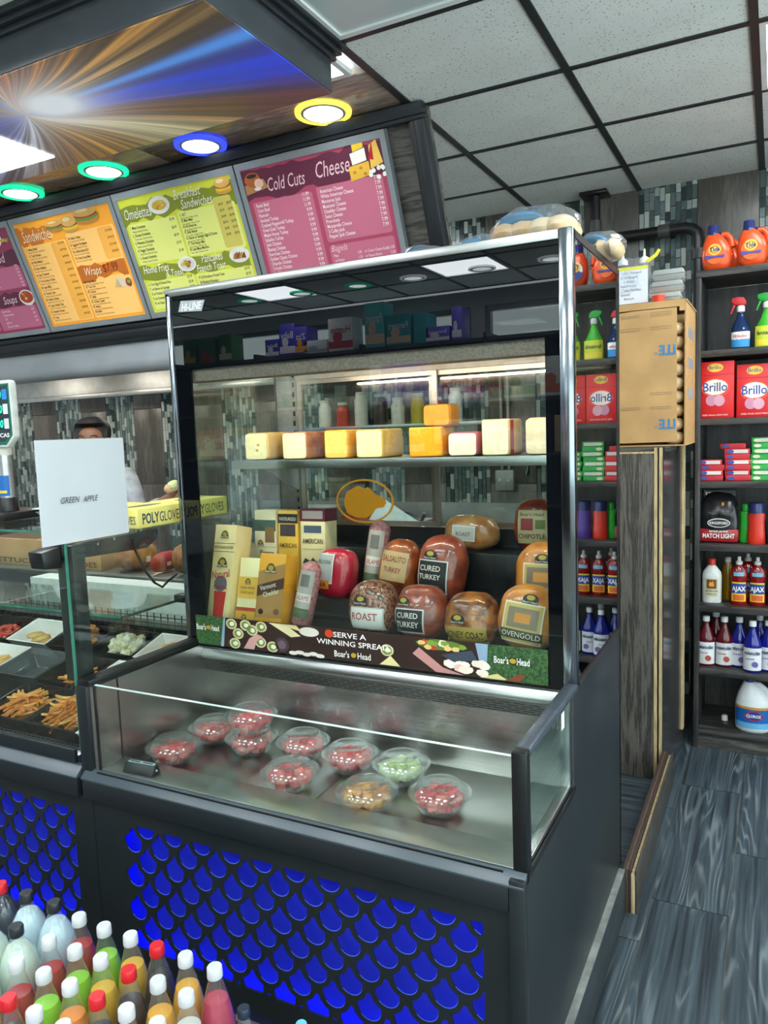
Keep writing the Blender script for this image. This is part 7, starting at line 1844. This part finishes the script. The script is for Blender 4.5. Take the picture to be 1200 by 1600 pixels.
# ------------------------------------------------------------------ worker behind the counter
def skin_body(name, verts, edges, radii, material, parent=None, root=0, levels=2):
    me = bpy.data.meshes.new(name); me.from_pydata(verts, edges, [])
    o = bpy.data.objects.new(name, me); col.objects.link(o)
    if parent: o.parent = parent
    sk = o.modifiers.new('skin', 'SKIN'); sk.use_smooth_shade = True
    for i, r in enumerate(radii):
        sv = me.skin_vertices[0].data[i]; sv.radius = (r, r) if not isinstance(r, tuple) else r; sv.use_root = (i == root)
    sb = o.modifiers.new('sub', 'SUBSURF'); sb.levels = levels; sb.render_levels = levels
    dg = bpy.context.evaluated_depsgraph_get()
    new = bpy.data.meshes.new_from_object(o.evaluated_get(dg))
    o.modifiers.clear(); o.data = new
    new.materials.clear(); new.materials.append(material)
    return o
M_SKIN = mat('skin', '#8a5f45', 0.5, var=0.06, scale=20, sub=0.1)
person = thing('person', 'worker in a grey shirt behind the counter, mostly hidden by the paper sign', 'person', (-3.36, 3.0, 0.0), radians(35))
P = {}; V = []; E = []; Rr = []
def jn(k, p, r, frm=None):
    P[k] = len(V); V.append(p); Rr.append(r)
    if frm: E.append((P[frm], P[k]))
jn('pelvis', (0, 0, 0.92), (0.15, 0.11)); jn('waist', (0, 0, 1.08), (0.14, 0.10), 'pelvis'); jn('chest', (0, 0, 1.28), (0.165, 0.11), 'waist'); jn('neck0', (0, 0.0, 1.42), 0.065, 'chest'); jn('neck1', (0, -0.012, 1.49), 0.052, 'neck0')
jn('chin', (0, -0.03, 1.55), (0.068, 0.075), 'neck1'); jn('head', (0, -0.02, 1.62), (0.078, 0.092), 'chin'); jn('crown', (0, -0.012, 1.685), (0.055, 0.065), 'head')
for s, n in ((1, 'l'), (-1, 'r')):
    jn(n + 'sh', (0.18 * s, 0, 1.39), 0.062, 'chest'); 
    if s == 1:
        jn(n + 'el', (0.24, -0.12, 1.16), 0.046, n + 'sh'); jn(n + 'wr', (0.40, -0.30, 1.27), 0.030, n + 'el'); jn(n + 'pm', (0.45, -0.35, 1.295), (0.036, 0.020), n + 'wr')
        base = Vector((0.45, -0.35, 1.295)); d = Vector((0.70, -0.65, 0.25)).normalized(); side = Vector((0.4, 0.5, 0.75)).normalized()
    else:
        jn(n + 'el', (-0.23, -0.10, 1.14), 0.046, n + 'sh'); jn(n + 'wr', (-0.02, -0.28, 1.20), 0.030, n + 'el'); jn(n + 'pm', (0.05, -0.32, 1.215), (0.036, 0.020), n + 'wr')
        base = Vector((0.05, -0.32, 1.215)); d = Vector((0.85, -0.45, 0.15)).normalized(); side = Vector((-0.3, 0.2, 0.9)).normalized()
    bendv = Vector((0.0, 0.55, 0.6)) if s == 1 else Vector((0.0, -0.4, 0.7))
    for f, (o_, ln) in enumerate(((-0.026, 0.062), (-0.009, 0.072), (0.009, 0.069), (0.026, 0.055))):
        a = base + d * 0.030 + side * o_
        jn('%sf%da' % (n, f), tuple(a), 0.010, n + 'pm'); jn('%sf%db' % (n, f), tuple(a + d * ln * 0.5 + bendv * ln * 0.12), 0.0088, '%sf%da' % (n, f)); jn('%sf%dc' % (n, f), tuple(a + d * ln * 0.72 + bendv * ln * 0.5), 0.0078, '%sf%db' % (n, f))
    th = base - d * 0.005 + side * 0.036
    jn(n + 'ta', tuple(th), 0.011, n + 'pm'); jn(n + 'tb', tuple(th + d * 0.030 + side * 0.012), 0.0095, n + 'ta'); jn(n + 'tc', tuple(th + d * 0.052 + bendv * 0.012), 0.0085, n + 'tb')
    jn(n + 'hp', (0.10 * s, 0, 0.86), 0.088, 'pelvis'); jn(n + 'kn', (0.11 * s, -0.02, 0.48), 0.058, n + 'hp'); jn(n + 'an', (0.11 * s, 0.02, 0.09), 0.038, n + 'kn'); jn(n + 'to', (0.12 * s, -0.14, 0.04), 0.034, n + 'an')
body = skin_body('body', V, E, Rr, M_SKIN, person)
# clothes follow the body
sel = ['pelvis', 'waist', 'chest', 'neck0', 'lsh', 'lel', 'lwr', 'rsh', 'rel', 'rwr']
def subset(keys, grow, shrink_end=None):
    idx = {P[k]: i for i, k in enumerate(keys)}
    vv = [V[P[k]] for k in keys]; ee = [(idx[a], idx[b]) for a, b in E if a in idx and b in idx]
    rr = [tuple(q + grow for q in Rr[P[k]]) if isinstance(Rr[P[k]], tuple) else Rr[P[k]] + grow for k in keys]
    return vv, ee, rr
vv, ee, rr = subset(sel, 0.014); rr[3] = 0.062
skin_body('shirt', vv, ee, rr, mat('grey_shirt', '#a9adb0', 0.6, var=0.15, scale=14, bump=0.3), person)
vv, ee, rr = subset(['pelvis', 'lhp', 'lkn', 'lan', 'rhp', 'rkn', 'ran'], 0.014)
skin_body('trousers', vv, ee, rr, mat('dark_trousers', '#23262c', 0.8, var=0.1, scale=30), person)
for s in (1, -1): lump(0.050, 0.115, 0.045, 2.4, 16, 10).warp(lambda a, b, c: (a + 0.115 * s, b - 0.055, c + 0.046)).build('shoe', M_BLACK, person, smooth=True)
hair = lump(0.098, 0.112, 0.085, 2.2, 24, 14, 0.03, 5).warp(lambda a, b, c: (a, (b if b > -0.045 or c > 0.028 else -0.045 - 0.12 * (b + 0.045)) + 0.012, 1.655 + c)).build('hair', mat('black_hair', '#0b0b0c', 0.5, var=0.3, scale=60, stretch=(1, 1, 6), bump=0.4), person, smooth=True)
lump(0.013, 0.018, 0.022, 2.2, 12, 8).warp(lambda a, b, c: (a, b - 0.122, c + 1.585)).build('nose', M_SKIN, person, smooth=True)
for s in (1, -1):
    MB().blob((0.032 * s, -0.108, 1.610), 0.013, 0.008, 0.009, 12, 8).build('eye', flat('#e8e4de'), person, smooth=True)
    MB().blob((0.032 * s, -0.1155, 1.610), 0.006, 0.003, 0.006, 10, 6).build('iris', flat('#2a1a12'), person, smooth=True)
    MB().tube([(0.016 * s, -0.117, 1.630), (0.034 * s, -0.117, 1.635), (0.052 * s, -0.106, 1.629)], 0.004, 6).build('eyebrow', flat('#171212'), person, smooth=True)
    MB().blob((0.082 * s, -0.018, 1.600), 0.010, 0.020, 0.030, 12, 8).build('ear', M_SKIN, person, smooth=True)
MB().blob((0, -0.113, 1.552), 0.024, 0.008, 0.007, 12, 6).build('mouth', flat('#7a3f38'), person, smooth=True)
t = thing('wrapped_sandwich', 'sandwich in yellow green paper held in the raised hand', 'sandwich', (-2.760, 2.945, 1.350)); t.scale = (0.75, 0.75, 0.75); t.rotation_euler = (0.3, -0.4, 0.6)
lump(0.050, 0.030, 0.034, 2.4, 18, 12, 0.06, 4).build('roll', M_BREAD, t, smooth=True)
lump(0.040, 0.034, 0.030, 2.4, 18, 12, 0.12, 8).warp(lambda a, b, c: (a + 0.02, b, c + 0.012)).build('paper_wrap', mat('wrap_paper', '#d5dc9a', 0.6, var=0.08), t, smooth=True)
# folded foil sheets beside the worker
# ------------------------------------------------------------------ drinks in front of the counter
ZB = 0.318
rack = thing('drink_stand', 'low dark stand in front of the counter carrying rows of drink bottles', 'stand', (-1.6, 0.80, 0))
MB().box(-1.1, 0.95, -0.42, 0.345, ZB - 0.03, ZB - 0.0005).build('deck', mat('stand_deck', '#4a4044', 0.35, 0.3, var=0.1), rack, bevel=0.003)
MB().box(-1.1, 0.95, 0.330, 0.345, ZB, ZB + 0.075).build('back_lip', mat('stand_lip', '#6e6468', 0.3, 0.5, var=0.1, stretch=(1, 20, 20)), rack, bevel=0.003)
MB().box(-1.1, 0.95, 0.345, 0.356, ZB - 0.03, ZB + 0.045).build('lip_facing', mat('stand_brown', '#4c3f3d', 0.4, var=0.1), rack, bevel=0.002)
for x in (-1.05, -0.1, 0.90):
    for y in (-0.38, 0.31): MB().box(x - 0.02, x + 0.02, y - 0.02, y + 0.02, 0, ZB - 0.03).build('leg', M_BLACK, rack, bevel=0.002)
M_PET = clear('pet_plastic', '#f2f6f6', 0.06, 0.04, body=0.05, body_color='#dfe6e8')
BP = [(0.0, 0.006), (0.020, 0.0), (0.033, 0.006), (0.0355, 0.016), (0.0355, 0.100), (0.0335, 0.130), (0.028, 0.160), (0.0205, 0.190), (0.0145, 0.210), (0.0135, 0.222)]
BIN = [(0.0, 0.008), (0.031, 0.008), (0.0340, 0.018), (0.0340, 0.100), (0.0320, 0.130), (0.0268, 0.160), (0.0232, 0.174), (0.0, 0.174)]
BW = [(0.0, 0.006), (0.024, 0.0), (0.040, 0.006), (0.044, 0.016), (0.0445, 0.110), (0.043, 0.150), (0.035, 0.185), (0.022, 0.208), (0.0145, 0.218), (0.0135, 0.230)]
BWI = [(0.0, 0.008), (0.038, 0.008), (0.0430, 0.018), (0.0430, 0.110), (0.0415, 0.150), (0.034, 0.183), (0.022, 0.204), (0.0, 0.204)]
def capmesh(colr, h): return MB().lathe([(0.0150, h), (0.0155, h + 0.003), (0.0150, h + 0.020), (0.0135, h + 0.0225), (0.0, h + 0.0225)], 28, wob=lambda a, z: 1 + (0.018 * cos(14 * a) if z < h + 0.021 else 0)).mesh('cap', flat(colr, 0.35), smooth=True)
pet_me = MB().shell(BP, 26).mesh('bottle', M_PET, smooth=True); petw_me = MB().shell(BW, 26).mesh('bottle', M_PET, smooth=True)
LIQ = {'red': '#b3202a', 'green': '#8fd01e', 'yellow': '#e8b41c', 'cola': '#231312', 'orange': '#ee8a1e', 'pink': '#c42a4e', 'pale': '#dfeedd', 'ice': '#cfe4ee', 'navy': '#1c2038', 'amber': '#e9a92c', 'clear': '#d8d4cc'}
liq_me = {}
for k, h in LIQ.items():
    m_ = mat('drink_' + k, h, 0.12, var=0.03, scale=5, sub=0.25)
    liq_me[k] = MB().lathe(BIN, 26).mesh('drink', m_, smooth=True); liq_me[k, 'w'] = MB().lathe(BWI, 26).mesh('drink', m_, smooth=True)
cap_me = {}
def soda(x, y, liq, capc, label, wide=False, z=ZB, s=1.0):
    t = thing('drink_bottle', label, 'bottle', (x, y, z), rnd.uniform(0, 6), 'drink bottles in front of the counter')
    h = 0.222 if not wide else 0.230
    if (capc, wide) not in cap_me: cap_me[capc, wide] = capmesh({'white': '#c3c5c9', 'red': '#c41c28', 'black': '#22262c', 'sky': '#5cb4dc', 'navy': '#1f2a3c'}[capc], h - 0.002)
    inst(petw_me if wide else pet_me, 'bottle', t); inst(liq_me[liq, 'w'] if wide else liq_me[liq], 'drink', t); inst(cap_me[capc, wide], 'cap', t)
    if s != 1.0: t.scale = (s, s, s)
    return t
gx = lambda i: -1.354 + 0.0765 * i
gy = lambda j: 1.068 - 0.0775 * j
rowname = ['in the row nearest the counter', 'in the second row from the counter', 'in the third row from the counter', 'in the fourth row from the counter', 'in the fifth row from the counter']
GRID = [(0, 0, 'red', 'white'), (1, 0, 'green', 'white'), (2, 0, 'yellow', 'white'), (3, 0, 'cola', 'red'), (4, 0, 'amber', 'white'), (5, 0, 'pink', 'white'),
        (0, 1, 'red', 'white'), (1, 1, 'green', 'white'), (2, 1, 'yellow', 'white'), (3, 1, 'cola', 'red'), (4, 1, 'amber', 'white'), (5, 1, 'clear', 'white'),
        (0, 2, 'red', 'white'), (1, 2, 'green', 'white'), (2, 2, 'orange', 'white'), (3, 2, 'cola', 'red'), (4, 2, 'yellow', 'white'), (5, 2, 'pink', 'white'),
        (1, 3, 'cola', 'red'), (2, 3, 'green', 'white'), (3, 3, 'yellow', 'white'), (4, 3, 'red', 'white'), (0, 3, 'orange', 'white'), (5, 3, 'amber', 'white')]
lw = {'red': 'red drink', 'green': 'lime green drink', 'yellow': 'yellow drink', 'cola': 'dark cola', 'amber': 'amber drink', 'pink': 'pink red drink', 'clear': 'nearly clear drink', 'orange': 'orange drink', 'pale': 'cloudy pale green drink', 'ice': 'pale icy blue drink', 'navy': 'dark blue drink'}
for i, j, l, c_ in GRID:
    soda(gx(i) + rnd.uniform(-.002, .002), gy(j) + rnd.uniform(-.002, .002), l, c_, 'bottle of %s with a %s cap %s' % (lw[l], c_, rowname[j]))
for k, (i, j, l, c_, w_) in enumerate(((-1.10, -0.05, 'ice', 'black', 'nearest the red drinks'), (-2.28, -0.02, 'ice', 'black', 'second from the red drinks'), (-1.15, 1.16, 'pale', 'black', 'in the second row'), (-2.36, 1.20, 'pale', 'black', 'second row, cut by the edge'), (-3.45, 0.0, 'navy', 'red', 'at the left edge'), (-3.56, 1.2, 'pale', 'black', 'beyond the left edge'), (-1.2, 2.36, 'pale', 'black', 'in the third row'), (-2.4, 2.42, 'pale', 'black', 'third row, lower left corner'))):
    soda(gx(i), gy(j), l, c_, 'wide bottle of %s, %s cap, %s' % (lw[l], c_, w_), True)
soda(-0.889, 1.050, 'cola', 'navy', 'small dark bottle with a navy cap standing apart to the right', s=0.80)
soda(-0.780, 1.083, 'clear', 'sky', 'small bottle with a sky blue cap at the right of the stand', s=0.72)

# ------------------------------------------------------------------ shelves across the aisle, seen mirrored in the case glass
opp = thing('aisle_shelving', 'dark shelving across the aisle, mirrored in the glass of the display case', 'shelving', (-3.4, -2.65, 0))
for x in (-2.4, -1.2, 0.0, 1.2, 2.4): MB().box(x - 0.015, x + 0.015, -0.25, 0.15, 0, 2.40).build('side_panel', M_SIDE, opp)
OL = [0.10, 0.52, 0.94, 1.38, 1.84, 2.36]
for z in OL: MB().box(-2.4, 2.4, -0.25, 0.15, z - 0.03, z).build('shelf', M_SHELF, opp)
MB().box(-2.4, 2.4, -0.27, -0.25, 0, 2.40).build('back_panel', M_SIDE, opp)
def goods(x, lev, w, h, d, c1, label, word_=None, wc='#f4f4f0', c2=None, grp='boxes across the aisle'):
    t = thing('store_box', label, 'box', (x, -2.62, OL[lev] + 0.0005), pi, grp)
    MB().box(-w / 2, w / 2, -d / 2, d / 2, 0, h).build('box', mat('goods_' + c1.strip('#'), c1, 0.4, var=0.05, scale=6), t, bevel=0.002)
    it = []
    if c2: it.append(('r', -w * .5, w * .5, h * .08, h * .30, c2))
    if c2: it.append(('o', w * .12, h * .42, w * .2, h * .16, c2))
    if word_: it.append(('t', word_, 0, h * .55, h * .3, w * .8, wc))
    if it: deco(t, d, it)
for k, (x, lev, w, h, c1, c2, wd, nm) in enumerate(((-5.45, 5, .16, .26, '#2f7a3a', '#d9c23a', None, 'green pack with a yellow corner'), (-5.22, 5, .20, .24, '#3a8a44', '#b8402c', None, 'green and red pack'), (-4.98, 5, .16, .27, '#2f7a3a', '#e4dcc0', None, 'green pack with a cream band'),
        (-4.40, 5, .16, .17, '#4a3fb4', '#e8e4f4', 'Baby', 'violet box lying flat'), (-4.22, 5, .18, .30, '#4a3fb4', '#e8e4f4', 'Baby', 'tall violet box'), (-4.06, 5, .14, .26, '#5a44c0', '#f0a83a', 'Zzz', 'violet sleep pack'),
        (-3.90, 5, .26, .12, '#dfe0e4', '#9aa0b0', 'WIPES', 'low white wipes box'), (-3.62, 5, .26, .30, '#e6e6ea', '#c0283a', 'Huggies', 'white diaper box with red lettering'), (-3.26, 5, .20, .40, '#4ec0c4', '#e8c8a8', 'Pampers', 'stacked turquoise diaper packs'),
        (-3.02, 5, .24, .27, '#1f9aa4', '#e4c0a0', 'Pampers', 'teal diaper box'), (-2.80, 5, .14, .26, '#2aa0a8', None, None, 'teal diaper pack'), (-2.64, 5, .22, .13, '#6a58c8', '#e0dcf0', 'Sweep', 'low violet box'), (-2.46, 5, .09, .28, '#6a58c8', '#e0dcf0', None, 'upright violet box'),
        (-3.28, 4, .10, .36, '#dfe3e6', '#9ab0b8', None, 'white towel pack'), (-3.11, 4, .20, .36, '#6a3fc0', '#e4d8f8', 'Zzz', 'violet pack lettered Zzz'), (-2.90, 4, .22, .36, '#6a3fc0', '#e4d8f8', 'Zzz', 'second violet pack lettered Zzz'), (-2.70, 4, .16, .16, '#6a48c8', '#e4d8f8', 'Bath', 'low violet pack'),
        (-2.42, 4, .38, .22, '#c4262c', '#f0dcd0', 'Bounty', 'wide red carton'), (-1.92, 4, .26, .30, '#dfe6de', '#6aa46a', 'Soft', 'white tissue pack with green print'), (-1.62, 4, .28, .32, '#e2e6e0', '#d87a5a', 'Soft', 'white tissue pack with orange print'),
        (-4.2, 4, .36, .28, '#e4e2d0', '#4a8a4a', 'Plus', 'cream carton with a green print'), (-4.85, 4, .34, .30, '#d8bc8c', None, None, 'plain tan carton'), (-1.3, 5, .30, .30, '#c8a468', None, None, 'plain brown carton'),
        (-5.2, 3, .40, .30, '#c43a34', '#f0e0c0', 'Snack', 'red snack carton'), (-4.82, 3, .34, .30, '#e0c04a', '#c43a34', 'Crisp', 'yellow crisp carton'), (-4.1, 3, .40, .30, '#3a7ac0', '#f0f0f0', 'Fresh', 'blue carton'), (-3.65, 3, .40, .32, '#c8503a', '#f0e8c8', 'Pasta', 'orange red carton'), (-3.0, 3, .40, .30, '#4a9a5a', '#f0f0e0', 'Green', 'green carton'), (-2.5, 3, .40, .30, '#d8d0c0', '#b83030', 'Rice', 'cream carton with red print'), (-1.9, 3, .40, .30, '#8a3a6a', '#f0d8e8', 'Fig', 'plum carton'), (-1.45, 3, .34, .30, '#c8b088', None, None, 'tan carton'))):
    goods(x, lev, w, h, 0.2, c1, nm + ' across the aisle' + (' on the upper shelf' if lev == 5 else ' on the middle shelf' if lev == 4 else ' on the lower shelf'), wd, '#b0283a' if wd == 'Huggies' else '#f2f0f6', c2)
